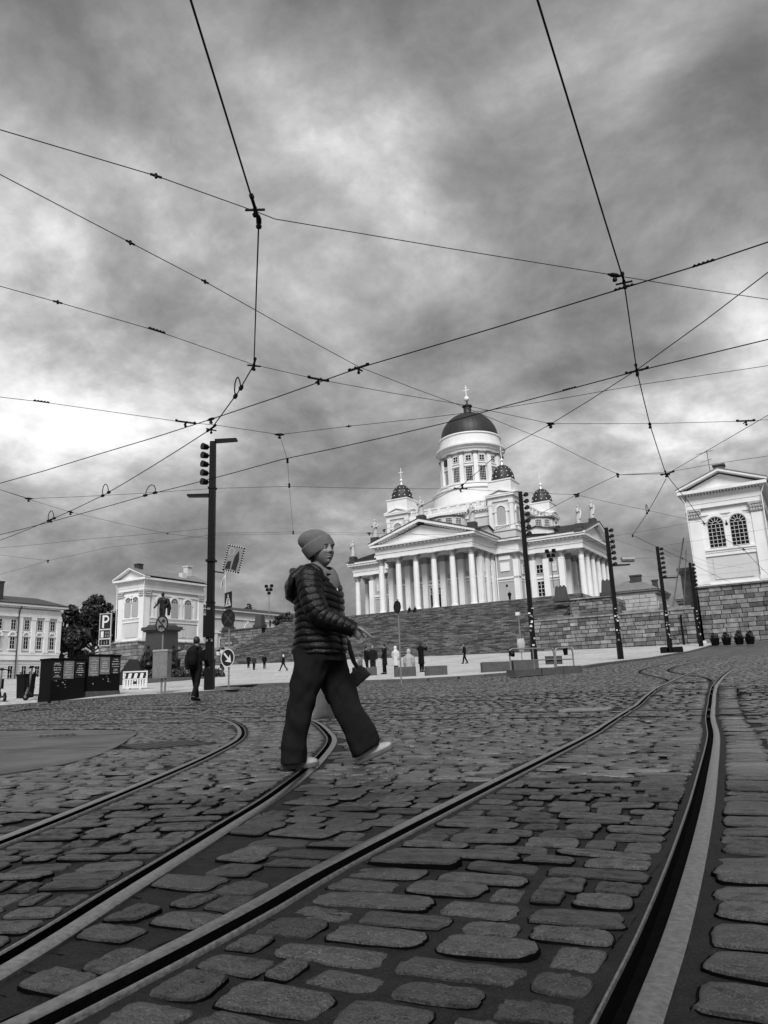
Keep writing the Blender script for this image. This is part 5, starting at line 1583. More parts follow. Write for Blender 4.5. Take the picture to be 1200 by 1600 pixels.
for (k, r_, z, pts) in WIRES:
    pts3 = [(x, y, z) for x, y in pts]
    b = MB()
    dense = []
    for i in range(len(pts3) - 1):
        p, q = Vector(pts3[i]), Vector(pts3[i + 1])
        n = max(1, int((q - p).length / 1.5))
        for j in range(n):
            t = j / n
            s_ = -(q - p).length * .004 * 4 * t * (1 - t)
            dense.append(tuple(p.lerp(q, t) + Vector((0, 0, s_))))
    dense.append(pts3[-1])
    b.tube(dense, r_ * 1.0, 6)
    o = b.build('overhead_wire', M_WIRE, None, 60)
    tag(o, WL[k], 'wire', 'overhead tram wires')
    for (kk, i, kind) in CL:
        if kk != k: continue
        p = Vector(pts3[i]); q = Vector(pts3[min(i + 1, len(pts3) - 1)]); pp = Vector(pts3[max(i - 1, 0)])
        d = (q - pp).normalized(); a = math.atan2(d.y, d.x)
        c = MB(Matrix.Translation(p) @ Matrix.Rotation(a, 4, 'Z') @ Matrix.Scale(.74 if kind != 3 else 1.0, 4))
        if kind == 0:
            c.lathe([(.02, -.04), (.03, 0), (.02, .04)], 8); c.box(-.09, .09, -.014, .014, -.014, .014)
        elif kind == 1:
            c.tube([(-.16, 0, 0), (-.1, 0, 0), (-.06, 0, 0), (.06, 0, 0), (.1, 0, 0), (.16, 0, 0)], [.016, .03, .045, .045, .03, .016], 8)
            c.lathe([(.045, -.13), (.05, -.09), (.025, -.05), (.03, .0)], 8)
        elif kind == 2:
            c.box(-.30, .30, -.022, .022, -.012, .03); c.tube([(-.30, 0, .02), (-.24, 0, .03)], .04, 8); c.tube([(.30, 0, .02), (.24, 0, .03)], .04, 8)
            c.lathe([(.03, -.15), (.045, -.11), (.02, -.08), (.035, -.03), (.03, .03)], 8)
            c.tube([(0, -.16, -.03), (0, .16, -.02)], .022, 6)
        elif kind == 3:
            c.tube([(-.22, 0, 0), (-.21, .02, .14), (-.12, .03, .26), (.0, .03, .29), (.12, .03, .24), (.2, .02, .12), (.2, 0, .0)], .013, 6); c.box(-.3, -.16, -.03, .03, -.03, .03); c.box(.14, .28, -.03, .03, -.03, .03)
        else:
            for j in range(5):
                c.tube([(-.2 + j * .08, 0, 0), (-.16 + j * .08, 0, 0.02), (-.12 + j * .08, 0, 0)], [.02, .030, .02], 8)
        c.build('cable_loop' if kind == 3 else ('clamp' if kind == 2 else 'insulator'), M_WIRE, o, 50)
b = MB(); b.tube([(-9.55, 43.2, 7.15), (-8.95, 43.6, 7.15)], .16, 8); tag(b.build('wire_weight', M_STEEL), 'small grey cylinder hanging on the thin wire between the poles', 'weight')

# ---- signs
def disc(M, r, t, m, name, parent, n=28):
    b_ = MB(M @ Matrix.Rotation(R(90), 4, 'X')); b_.lathe([(r, 0), (r, t)], n)
    return b_.build(name, m, parent)
def ringp(M, r0_, r1_, y0, y1, m, name, parent, n=28):
    b_ = MB(M)
    for k in range(n):
        a, a2 = 2 * math.pi * k / n, 2 * math.pi * (k + 1) / n
        b_.prism([(r0_ * math.cos(a), r0_ * math.sin(a)), (r1_ * math.cos(a), r1_ * math.sin(a)), (r1_ * math.cos(a2), r1_ * math.sin(a2)), (r0_ * math.cos(a2), r0_ * math.sin(a2))], y0, y1)
    return b_.build(name, m, parent)
def sign_post(name, label, loc, h, r=.03):
    p = empty(name, label, 'sign', (loc[0], loc[1], G(*loc)))
    b_ = MB(); b_.tube([(0, 0, -.1), (0, 0, h)], r, 8); b_.build('post', M_STEEL, p)
    return p
# keep-right arrow, no stopping and crossing signs on one post (they look south)
p = sign_post('traffic_sign', 'post with white arrow disc, dark no-stopping disc and crossing sign', (-18.95, 20.51), 3.55)
F1 = Matrix.Translation((0, -.05, 1.12))
disc(F1, .33, .02, M_SIGND, 'arrow_disc', p); ringp(F1, .30, .335, -.026, -.021, M_SIGNW, 'rim', p)
b = MB(F1 @ Matrix.Rotation(R(45), 4, 'Y')); b.prism([(-.25, -.035), (.05, -.035), (.05, .035), (-.25, .035)], -.027, -.021); b.prism([(.25, 0), (.0, .17), (.04, .05), (.04, -.05), (.0, -.17)], -.029, -.0215); b.build('arrow', M_SIGNW, p)
F2 = Matrix.Translation((0, -.05, 2.57))
disc(F2, .33, .02, M_SIGND, 'no_stopping_disc', p); ringp(F2, .27, .33, -.026, -.021, M_SIGND, 'rim', p)
b = MB(F2)
for s in (-1, 1):
    b.M = F2 @ Matrix.Rotation(R(45 * s), 4, 'Y'); b.box(-.28, .28, -.024 - .002 * s, -.021, -.016, .016)
b.build('cross_bars', mat('sign_worn', .05, .5), p)
F3 = Matrix.Translation((.0, -.05, 3.24)) @ Matrix.Rotation(R(-22), 4, 'Z')
b = MB(F3); b.box(-.3, .3, -.02, .0, -.3, .3); b.build('crossing_plate', M_SIGND, p)
b = MB(F3); b.prism([(-.24, -.22), (.24, -.22), (0, .24)], -.024, -.021); b.build('triangle', M_SIGNW, p)
b = MB(F3); b.prism([(-.02, .05), (.05, .06), (.06, -.02), (.02, -.08), (.1, -.19), (.06, -.19), (0, -.1), (-.07, -.19), (-.11, -.19), (-.03, -.07)], -.027, -.0245); b.ball((.02, -.026, .10), .03, 8, 6); b.build('walker', M_BLACK, p)
b = MB(); b.lathe([(.5, -.02), (.46, .05), (.3, .08)], 18); b.build('footing', M_KERB, p)
# no motor vehicles sign with a grey cabinet
p = sign_post('traffic_sign', 'round grey no-vehicles sign with dark ring and slash, on a grey cabinet post', (-20.57, 18.81), 2.75, .035)
F1 = Matrix.Translation((0, -.05, 2.43))
disc(F1, .32, .02, M_SIGNG, 'disc', p); ringp(F1, .265, .325, -.026, -.021, M_SIGND, 'ring', p)
b = MB(F1 @ Matrix.Rotation(R(45), 4, 'Y')); b.box(-.29, .29, -.03, -.0215, -.025, .025); b.build('slash', M_SIGND, p)
b = MB(F1); b.prism([(.0, .06), (.16, .06), (.16, .12), (.12, .17), (.05, .17), (.02, .12), (.0, .11)], -.028, -.0213); b.build('car_symbol', M_SIGND, p)
b = MB(F1); b.prism([(-.16, -.06), (-.10, -.03), (-.02, -.05), (.05, -.03), (.04, -.09), (-.14, -.1)], -.028, -.0214); ringp(F1 @ Matrix.Translation((-.13, 0, -.11)), .025, .05, -.028, -.0214, M_SIGND, 'wheel', p, 12); ringp(F1 @ Matrix.Translation((.02, 0, -.11)), .025, .05, -.028, -.0214, M_SIGND, 'wheel', p, 12); b.build('motorcycle_symbol', M_SIGND, p)
b = MB(Matrix.Rotation(R(20), 4, 'Z')); b.box(-.28, .28, -.16, .16, .52, 1.45); b.frustum(-.3, .3, -.18, .18, 1.45, 1.52, .02, .02); c_ = b.build('cabinet', M_STEEL, p)
b = MB(Matrix.Rotation(R(20), 4, 'Z')); b.box(-.25, .25, -.168, -.16, .56, 1.41); b.box(.17, .2, -.185, -.168, .95, 1.05); b.build('cabinet_door', M_STEEL, c_)
b = MB(); b.tube([(.12, .05, 0), (.2, .0, .55)], .035, 6); b.build('strut', M_STEEL, p)
# parking sign
p = empty('traffic_sign', 'parking sign with white letter P and two smaller plates below', 'sign', (-29.4, 23.3, G(-29.4, 23.3)))
M_ = Matrix.Rotation(R(24), 4, 'Z')
b = MB(M_); b.tube([(.28, .04, 0), (.28, .04, 3.7)], .03, 8); b.build('post', M_STEEL, p)
zb_ = G(-29.4, 23.3)
for (za_, zc_, nm) in ((3.72, 4.45, 'parking_plate'), (3.28, 3.69, 'ticket_plate'), (2.95, 3.25, 'hours_plate')):
    b = MB(M_); b.box(-.27, .27, -.02, .0, za_ - zb_, zc_ - zb_); b.build(nm, M_SIGND, p)
    b = MB(M_)
    for (x0_, x1_, z0_, z1_) in ((-.29, -.265, za_, zc_), (.265, .29, za_, zc_), (-.29, .29, zc_ - .012, zc_ + .012), (-.29, .29, za_ - .012, za_ + .012)):
        b.box(x0_, x1_, -.026, .002, z0_ - zb_, z1_ - zb_)
    b.build('rim', M_SIGNW, p)
b = MB(M_)
z0_ = 3.78 - zb_
b.box(-.15, -.06, -.028, -.021, z0_, z0_ + .6)
for k in range(10):
    a, a2 = math.pi * (k / 10 - .5), math.pi * ((k + 1) / 10 - .5)
    cx, cz = .02, z0_ + .42
    b.prism([(cx + .10 * math.cos(a), cz + .095 * math.sin(a)), (cx + .17 * math.cos(a), cz + .18 * math.sin(a)), (cx + .17 * math.cos(a2), cz + .18 * math.sin(a2)), (cx + .10 * math.cos(a2), cz + .095 * math.sin(a2))], -.028, -.021)
b.box(-.06, .02, -.028, -.021, z0_ + .515, z0_ + .6); b.box(-.06, .02, -.028, -.021, z0_ + .24, z0_ + .325)
b.build('letter', M_SIGNW, p)
b = MB(M_); b.box(-.2, -.06, -.027, -.021, 3.33 - zb_, 3.62 - zb_); b.build('meter_symbol', M_SIGNW, p)
b = MB(M_)
for (x, z) in ((.05, 3.55), (.17, 3.55), (.05, 3.4), (.17, 3.4)): b.box(x - .035, x + .035, -.027, -.021, z - .05 - zb_, z + .05 - zb_)
b.box(-.17, -.13, -.027, -.021, 3.0 - zb_, 3.2 - zb_); b.box(-.02, .02, -.027, -.021, 3.0 - zb_, 3.13 - zb_); b.box(.1, .14, -.027, -.021, 3.0 - zb_, 3.18 - zb_)
b.build('print', M_SIGNG, p)
# round sign seen from behind
p = sign_post('traffic_sign', 'thin post with a round dark sign in front of the stairs', (-12.98, 22.75), 2.9, .028)
disc(Matrix.Translation((0, -.04, 2.62)) @ Matrix.Rotation(R(-26), 4, 'Z'), .22, .02, M_SIGND, 'sign_disc', p)
ringp(Matrix.Translation((0, -.04, 2.62)) @ Matrix.Rotation(R(-26), 4, 'Z'), .19, .222, -.026, -.021, M_BLACK, 'rim', p)

# ---- poster-covered cabinets
def cabinet(y0, y1, h, base, label, seed):
    g_ = random.Random(seed)
    x0, x1 = -23.05, -22.45
    z = G(-22.5, (y0 + y1) / 2) - .02
    p = empty('utility_cabinet', label, 'cabinet', (x1, (y0 + y1) / 2, z), world_parts=True, group='dark utility cabinets covered with posters')
    b_ = MB(); b_.box(x0 - .02, x1 + .02, y0 - .0, y1 + .0, z - .2, z + .18); b_.build('plinth', base, p)
    b_ = MB(); b_.box(x0, x1, y0 + .015, y1 - .015, z + .18, z + h); b_.box(x0 - .03, x1 + .03, y0 - .01, y1 + .01, z + h, z + h + .05); b_.build('body', M_BLACK, p)
    M = face(x1 + .001, (y0 + y1) / 2, z, E_)
    w = y1 - y0
    n = 3
    for i in range(n):
        cx = -w / 2 + w * (i + .5) / n
        pw = w / n * .44
        z0_ = h * g_.uniform(.48, .56); z1_ = h * .97
        b_ = MB(M); b_.box(cx - pw, cx + pw, -.012, 0, z0_, z1_); po = b_.build('poster', M_SIGND if g_.random() < .6 else M_SIGNG, p)
        b_ = MB(M); zt = z1_ - .07
        while zt > z0_ + .06:
            ww = pw * g_.uniform(.35, .85); x = cx - ww
            while x < cx + ww:
                l_ = g_.uniform(.02, .07); b_.box(x, min(x + l_, cx + ww), -.0155, -.0125, zt - g_.uniform(.012, .028), zt); x += l_ + g_.uniform(.008, .02)
            zt -= g_.uniform(.05, .10)
        b_.build('print', M_SIGNW, po)['kind'] = 'stuff'
    for i in range(7):
        cx = g_.uniform(-w / 2 + .08, w / 2 - .08); zt = g_.uniform(.3, .55) * h
        b_ = MB(M); s = g_.uniform(.012, .035); b_.prism([(cx - s, zt), (cx + s * 1.4, zt - s), (cx + s * .6, zt + s * .9), (cx - s * .4, zt + s * .6)], -.004, 0); b_.build('torn_paper', M_LIGHTC if g_.random() < .6 else M_SIGNG, p)
    return p
cabinet(15.7, 17.05, 1.36, M_BLACK, 'dark poster-covered cabinet next to the parked scooters', 3)
cabinet(17.15, 18.55, 1.42, M_BLOCK, 'dark poster-covered cabinet on a concrete plinth, beside the white barrier', 8)
# white slatted barrier
p = empty('barrier', 'white slatted plastic barrier with a dark striped board behind the cabinets', 'barrier', (-25.2, 21.6, G(-25.2, 21.6)), R(38))
b = MB(); b.box(-.5, .5, -.03, .03, .05, .11); b.box(-.5, -.45, -.03, .03, .11, .72); b.box(.45, .5, -.03, .03, .11, .72); b.box(-.5, .5, -.03, .03, .70, .75); b.box(-.5, .5, -.03, .03, .40, .44); b.box(-.3, -.2, -.2, .2, 0, .06); b.box(.2, .3, -.2, .2, 0, .06); b.build('frame', M_SIGNW, p)
for i in range(9):
    x = -.42 + i * .105
    b = MB(); b.box(x - .036, x + .036, -.02, .02, .112, .398); b.build('slat', M_SIGNW, p)
b = MB(); b.box(-.44, .44, -.022, .022, .45, .66); bd = b.build('board', M_SIGNW, p)
for i in range(4):
    x = -.36 + i * .24; b = MB(); b.prism([(x - .06, .45), (x + .05, .45), (x + .1, .66), (x - .01, .66)], -.026, -.023); b.build('stripe', M_SIGND, bd)
b = MB(); b.box(-.08, .08, -.026, -.021, .22, .33); b.build('label_plate', M_SIGND, p)

# ---- electric scooters
def scooter(loc, rot, label):
    p = empty('electric_scooter', label, 'scooter', (loc[0], loc[1], G(*loc)), rot, 'parked electric scooters')
    for x in (-.46, .48):
        b_ = MB(Matrix.Translation((x, 0, .12)) @ Matrix.Rotation(R(90), 4, 'X')); b_.lathe([(.06, -.03), (.11, -.035), (.125, -.015), (.125, .015), (.11, .035), (.06, .03)], 18)
        w_ = b_.build('wheel', M_BLACK, p, 40)
        b_ = MB(Matrix.Translation((x, 0, .12)) @ Matrix.Rotation(R(90), 4, 'X')); b_.lathe([(.05, -.037), (.05, .037)], 12); b_.build('hub', M_STEEL, w_)
    b_ = MB(); b_.box(-.36, .28, -.085, .085, .13, .19); b_.tube([(.28, 0, .17), (.40, 0, .32)], .05, 8); b_.tube([(-.36, 0, .16), (-.47, 0, .13)], .04, 6); b_.tube([(-.30, 0, .2), (-.45, 0, .27), (-.58, 0, .22)], [.03, .045, .02], 6); b_.build('deck', M_BLACK, p, 40)
    b_ = MB(); b_.tube([(.47, 0, .14), (.42, 0, .35), (.33, 0, .95), (.31, 0, 1.12)], [.035, .045, .032, .03], 10); b_.tube([(.47, -.05, .12), (.45, -.05, .3)], .018, 6); b_.tube([(.47, .05, .12), (.45, .05, .3)], .018, 6); b_.build('stem', M_STEEL, p, 40)
    b_ = MB(); b_.tube([(.26, -.28, 1.10), (.31, -.14, 1.14), (.31, .14, 1.14), (.26, .28, 1.10)], .018, 8); b_.box(.27, .37, -.06, .06, 1.12, 1.19); hb = b_.build('handlebar', M_BLACK, p)
    for s in (-1, 1):
        b_ = MB(); b_.tube([(.26, s * .28, 1.10), (.25, s * .16, 1.12)], .025, 8); b_.build('grip', M_BLACK, hb)
    b_ = MB(); b_.box(.36, .44, -.11, .11, .45, .8); b_.build('front_panel', M_BLACK, p)
    b_ = MB(); b_.tube([(0, .08, .14), (.02, .22, .01)], .014, 6); b_.build('kickstand', M_STEEL, p)
scooter((-24.35, 16.6), R(205), 'electric scooter parked against the poster cabinets, handlebar turned sideways')
scooter((-25.9, 16.2), R(160), 'electric scooter farthest from the cabinets, cut by the frame edge')
b = MB(Matrix.Translation((-26.2, 17.3, G(-26.2, 17.3)))); b.frustum(-.22, .22, -.2, .2, 0, .8, -.03, -.03); b.box(-.27, .27, -.25, .25, .8, .88)
tag(b.build('litter_bin', M_BLACK), 'dark litter bin standing behind the parked scooters', 'bin')

# ---- granite seat blocks, tubular barrier
def block(c, w, d, h, label):
    b_ = MB(Matrix.Translation((c[0], c[1], G(*c))) @ Matrix.Rotation(HEAD + R(3), 4, 'Z'))
    b_.box(-w / 2, w / 2, -d / 2, d / 2, -.1, h - .02); b_.frustum(-w / 2, w / 2, -d / 2, d / 2, h - .02, h, .02, .02)
    return tag(b_.build('stone_block', M_BLOCK), label, 'stone block', 'low stone seat blocks on the square')
block((-16.45, 29.2), .95, .55, .42, 'stone block carrying the seated person in the pale jacket')
block((-14.87, 29.15), .95, .5, .40, 'free-standing stone block between the seated pair and the barrier')
block((-12.62, 30.5), 1.25, .5, .42, 'stone block half hidden by the tubular barrier, its free end showing')
block((-11.55, 31.25), 1.1, .5, .42, 'stone block behind the tubular barrier, by the pole')
block((-22.2, 35.0), 1.2, .5, .45, 'stone block seen past the black shoulder bag')
tb = empty('tubular_barrier', 'grey tubular steel barrier of two hoops on concrete slabs at the kerb', 'barrier', (-9.0, 26.2, G(-9.0, 26.2)), R(58))
for (x0, x1) in ((-1.45, .55), (.62, 1.45)):
    b = MB(); b.tube([(x0, 0, .1), (x0, 0, .72), (x0 + .04, 0, .82), (x0 + .14, 0, .86), (x1 - .14, 0, .86), (x1 - .04, 0, .82), (x1, 0, .72), (x1, 0, .1)], .028, 8)
    b.tube([(x0, 0, .45), (x1, 0, .45)], .02, 8)
    if x1 - x0 > 1.5: b.tube([(x0 + 1.05, 0, .1), (x0 + 1.05, 0, .86)], .022, 8)
    b.build('hoop', M_STEEL, tb, 50)
for (x0, x1, y0, y1, h) in ((-1.5, -.35, -.3, .2, .12), (-.3, .65, -.32, .18, .16), (.7, 1.55, -.3, .2, .2)):
    b = MB(); b.box(x0, x1, y0, y1, -.1, h); b.build('base_slab', M_BLOCK, tb)
b = MB(); b.box(.2, .95, .03, .09, .28, .58); b.build('sign_plate', M_BLOCK, tb)
b = MB(); b.tube([(-1.45, -.04, .8), (-1.40, -.06, .7), (-1.3, -.05, .6)], [.05, .13, .04], 8); b.build('rubber_guard', M_BLACK, tb, 50)
b = MB(); b.tube([(1.1, 0, .85), (1.12, 0, .6)], [.1, .07], 8); b.build('rubber_guard', M_BLACK, tb, 50)
# thin post with a hanging sack and a white lamp
b = MB(Matrix.Translation((-15.15, 40.6, G(-15, 40.6)))); b.tube([(0, 0, 0), (0, 0, 2.9)], .03, 8)
hp = tag(b.build('thin_post', M_STEEL), 'thin post with white lamp and hanging grey sack behind the barrier', 'post')
b = MB(Matrix.Translation((-15.15, 40.6, G(-15, 40.6)))); b.box(-.14, .08, -.1, .1, 2.9, 3.08); b.build('lamp', M_SIGNW, hp)
b = MB(Matrix.Translation((-15.15, 40.6, G(-15, 40.6))) @ Matrix.Rotation(HEAD, 4, 'Z')); b.tube([(.0, -.05, .82), (0, -.06, .95), (.0, -.08, 1.3), (.0, -.06, 1.5), (0, -.05, 1.56)], [(.12, .05), (.22, .10), (.24, .12), (.21, .09), (.16, .05)], 14, up=(1, 0, 0)); b.tube([(-.2, -.05, 1.52), (0, -.04, 2.0), (.2, -.05, 1.52)], .015, 6); b.build('sack', M_LIGHTC, hp, 60)

# ---- foliage
def leaves(name, m, parent, blobs, n, size, seed, flat=False):
    g_ = np.random.default_rng(seed)
    cs = []
    wts = np.array([bl[3] * bl[4] * bl[5] for bl in blobs]) ** .8; wts /= wts.sum()
    for bl, w in zip(blobs, wts):
        k = int(n * w)
        d = g_.normal(0, 1, (k, 3)); d /= np.linalg.norm(d, axis=1)[:, None]
        rr = g_.uniform(.35, 1.0, (k, 1)) ** .55
        cs.append(np.array(bl[:3]) + d * rr * np.array(bl[3:6]))
    Cc = np.vstack(cs); k = len(Cc)
    a = g_.normal(0, 1, (k, 3)); a /= np.linalg.norm(a, axis=1)[:, None]
    b_ = np.cross(a, g_.normal(0, 1, (k, 3))); b_ /= np.linalg.norm(b_, axis=1)[:, None]
    sz = size * g_.uniform(.6, 1.4, (k, 1))
    V_ = np.stack([Cc - a * sz, Cc + b_ * sz * .5, Cc + a * sz, Cc - b_ * sz * .5], 1).reshape(-1, 3)
    F_ = np.arange(4 * k).reshape(-1, 4)
    me_ = bpy.data.meshes.new(name); me_.from_pydata(V_.tolist(), [], F_.tolist())
    at_ = me_.attributes.new('tone', 'FLOAT', 'POINT'); at_.data.foreach_set('value', np.repeat(g_.uniform(.5, 1.6, k), 4))
    return finish(me_, name, m, parent)
def tree(label, loc, h, r_, n, seed, size=.35, group='dark trees behind the square'):
    g_ = random.Random(seed)
    t_ = empty('broadleaf_tree', label, 'tree', loc, 0, group)
    b_ = MB(); b_.tube([(0, 0, -1), (.1, 0, h * .2), (-.05, .1, h * .45), (0, 0, h * .8)], [r_ * .09, r_ * .075, r_ * .05, r_ * .02], 8)
    blobs = []
    for i in range(26):
        a = g_.uniform(0, 6.28); rr = r_ * g_.uniform(.2, .95); z = h * g_.uniform(.32, .95)
        rr *= 1 - .5 * max(0, (z / h - .6) / .4)
        c = (rr * math.cos(a), rr * math.sin(a), z)
        s = r_ * g_.uniform(.16, .34)
        blobs.append((*c, s, s, s * .8))
        b_.tube([(0, 0, h * .3 + .3 * (z - h * .3)), (c[0] * .6, c[1] * .6, z * .9), c], [r_ * .035, r_ * .02, r_ * .006], 5)
    b_.build('trunk', M_BARK, t_, 60)
    leaves('crown', M_LEAF, t_, blobs, n, size, seed)
tree('tall dark tree between the palace and the far pavilion, nearest the palace', (-136, 97, 4), 15.5, 5.2, 7000, 1)
tree('tall dark tree between the palace and the far pavilion, fullest crown behind the parking sign', (-131, 101, 4), 17.5, 6.2, 9000, 2)
tree('tall dark tree right against the far pavilion corner', (-124.5, 104, 4), 16.0, 5.0, 7000, 3)
tree('low dark tree filling the gap beneath the taller crowns beside the palace', (-127, 93, 3.5), 10.5, 4.6, 6000, 4)
tree('small dark bush on the terrace skyline beside the floodlight mast, nearest the walker', (-93.0, 117.5, 12.2), 3.6, 1.5, 900, 5, .2, 'bushes on the terrace')
tree('small dark bush on the terrace skyline beside the floodlight mast, nearest the mast', (-95.8, 118.5, 12.2), 3.3, 1.4, 900, 6, .2, 'bushes on the terrace')
tree('lone treetop above the long low library roof', (-140, 160, 12), 13.5, 2.4, 1500, 7, .3)
tree('small tree behind the stone gate pier', (-16.5, 125, 9), 8.2, 1.8, 1200, 8, .25)

# ---- planters at the wall
for i, (x, y, lab) in enumerate(((-9.32, 77.6, 'nearest the farthest pole'), (-8.25, 77.2, 'second from the farthest pole'), (-7.1, 76.6, 'third from the farthest pole'), (-6.15, 76.1, 'last of the row, farthest from the poles'))):
    p = empty('planter', 'round black planter with a clipped bush, ' + lab, 'planter', (x, y, G(x, y)), 0, 'black planters at the foot of the wall')
    b = MB(); b.lathe([(.28, 0), (.34, .1), (.42, .55), (.46, .62), (.46, .68), (.40, .68), (.38, .6)], 18); b.build('pot', M_BLACK, p, 40)
    leaves('bush', M_LEAF, p, [(0, 0, .85, .36 - .03 * (i % 2), .36, .25), (.04 * (i - 1), 0, 1.05 + .06 * ((i * 7) % 3 - 1), .24, .22, .25), (-.14 + .08 * i, .05, .98, .14, .14, .22)], 380 + 60 * i, .08, 20 + i)

# ---- bronze monument
mo = empty('monument', 'bronze statue of a standing man on a tall granite pedestal with seated groups', 'monument', (-60.3, 55, G(-60.3, 55)), 0)
zg = G(-60.3, 55)
b = MB(); b.box(-2.6, 2.6, -2.6, 2.6, -.3, .35); b.box(-2.2, 2.2, -2.2, 2.2, .35, .7); b.box(-1.7, 1.7, -1.7, 1.7, .7, 1.3); b.build('base', M_GRAN, mo)
b = MB(); b.frustum(-1.25, 1.25, -1.25, 1.25, 1.3, 5.0, .1, .1); b.box(-1.35, 1.35, -1.35, 1.35, 5.0, 5.15); b.box(-1.5, 1.5, -1.5, 1.5, 5.15, 5.5); b.frustum(-1.2, 1.2, -1.2, 1.2, 5.5, 5.75, .2, .2); b.build('pedestal', M_GRAN, mo)
def bronze(M, pose):
    b_ = MB(M)
    if pose == 'stand':
        b_.tube([(-.11, 0, 0), (-.11, 0, .5), (-.09, 0, .95)], [.09, .08, .12], 8); b_.tube([(.12, -.12, 0), (.12, -.06, .5), (.09, 0, .95)], [.09, .08, .12], 8)
        b_.tube([(0, 0, .85), (0, 0, 1.1), (0, 0, 1.35), (0, 0, 1.5)], [(.20, .15), (.19, .14), (.24, .15), (.09, .08)], 12, up=(1, 0, 0))
        b_.tube([(-.23, 0, 1.42), (-.34, -.02, 1.15), (-.46, -.18, .92)], [.075, .065, .045], 8); b_.tube([(.23, 0, 1.42), (.36, .02, 1.15), (.22, -.12, .98)], [.08, .07, .05], 8)
        b_.tube([(.22, .12, 1.4), (.28, .2, .9), (.25, .18, .5)], [.1, .12, .07], 8)
        b_.ball((0, -.02, 1.66), (.09, .105, .13), 10, 8)
    else:
        b_.tube([(0, 0, .3), (0, .05, .7), (0, 0, 1.1), (0, 0, 1.25)], [(.28, .24), (.24, .2), (.26, .18), (.1, .1)], 10, up=(1, 0, 0))
        b_.tube([(-.12, 0, .45), (-.15, -.45, .5), (-.15, -.5, .0)], [.16, .13, .09], 8); b_.tube([(.12, 0, .45), (.15, -.45, .5), (.18, -.4, .0)], [.16, .13, .09], 8)
        b_.tube([(-.26, 0, 1.1), (-.4, -.1, .8), (-.2, -.35, .65)], [.08, .07, .05], 8)
        if pose == 'sit': b_.tube([(.26, 0, 1.1), (.55, -.1, 1.15), (.8, -.2, 1.5)], [.08, .07, .05], 8); b_.tube([(.7, -.2, 1.3), (.95, -.22, 1.75)], .04, 6)
        else: b_.tube([(.26, 0, 1.1), (.4, -.1, .8), (.2, -.35, .6)], [.08, .07, .05], 8)
        b_.tube([(.0, .1, 1.2), (-.3, .2, .7), (-.35, .1, .2)], [.1, .16, .1], 8); b_.ball((0, -.03, 1.42), (.1, .11, .14), 10, 8); b_.ball((0, .05, .2), (.5, .45, .3), 10, 6)
    return b_
b = bronze(Matrix.Translation((0, 0, 5.75)) @ Matrix.Rotation(R(10), 4, 'Z') @ Matrix.Scale(1.95, 4), 'stand')
finish(remesh(b, .05, 1), 'standing_figure', M_BRONZE, mo, 60)
for i, (x, y, a) in enumerate(((0, -1.75, 0), (1.75, 0, 90), (-1.75, 0, -90))):
    b = bronze(Matrix.Translation((x, y, 1.25)) @ Matrix.Rotation(R(a), 4, 'Z') @ Matrix.Scale(1.5, 4), 'sit' if i == 1 else 'sit_quiet')
    finish(remesh(b, .05, 1), 'seated_group', M_BRONZE, mo, 60)
bed = empty('flower_bed', 'dark leafy flower bed with pale blossoms ringing the bronze monument', 'flower bed', (-60.3, 55, zg - .2))
b = MB(); b.lathe([(7.2, -.3), (7.2, .25), (6.9, .3), (3.2, .35)], 40); b.build('edging', M_BLOCK, bed)
blobs = []
for i in range(26):
    a = 2 * math.pi * i / 26
    blobs.append((5.6 * math.cos(a), 5.6 * math.sin(a), .65, .95, .95, .55))
leaves('leaf_mass', M_LEAF, bed, blobs, 5200, .16, 31)
leaves('blossom', M_STATUE, bed, [(x * 1.05, y * 1.05, z + .25, .9, .9, .3) for (x, y, z, *_q) in blobs], 420, .07, 32)
for (x, y, lab) in ((-52.6, 56.0, 'lantern post between the walker with the backpack and the arrow sign'), (-68.2, 52.6, 'lantern post below the parking sign beside the flower bed'), (-64.3, 47.5, 'lantern post in front of the monument, nearest the camera')):
    p = empty('lantern_post', lab, 'street lamp', (x, y, G(x, y)), 0, 'old lantern posts round the monument')
    b = MB(); b.lathe([(.3, 0), (.28, .3), (.12, .5), (.09, 1.6), (.12, 2.2), (.08, 2.3)], 12); b.tube([(-.55, 0, 2.15), (-.5, 0, 2.0), (0, 0, 1.95), (.5, 0, 2.0), (.55, 0, 2.15)], .04, 6); b.build('stem', M_BRONZE, p, 40)
    for x2 in (-.55, .55, 0):
        z2 = 2.15 if x2 else 2.3
        b = MB(); b.frustum(x2 - .13, x2 + .13, -.13, .13, z2, z2 + .4, -.05, -.05); l_ = b.build('lamp_glass', M_SIGNW, p)
        b = MB(); b.frustum(x2 - .2, x2 + .2, -.2, .2, z2 + .4, z2 + .6, .15, .15); b.build('lamp_cap', M_BRONZE, l_)
b = MB(Matrix.Translation((-57.0, 48.5, G(-57, 48.5))) @ Matrix.Rotation(R(30), 4, 'Z')); b.add([(-1.5, -1.2, 0), (1.5, -1.2, 0), (1.5, 1.2, 0), (-1.5, 1.2, 0), (-.4, 0, 2.3), (.5, 0, 2.3)], [(0, 1, 5, 4), (1, 2, 5), (2, 3, 4, 5), (3, 0, 4)])
tag(b.build('tent', M_BLACK), 'dark pitched tent canvas beside the monument base', 'tent')
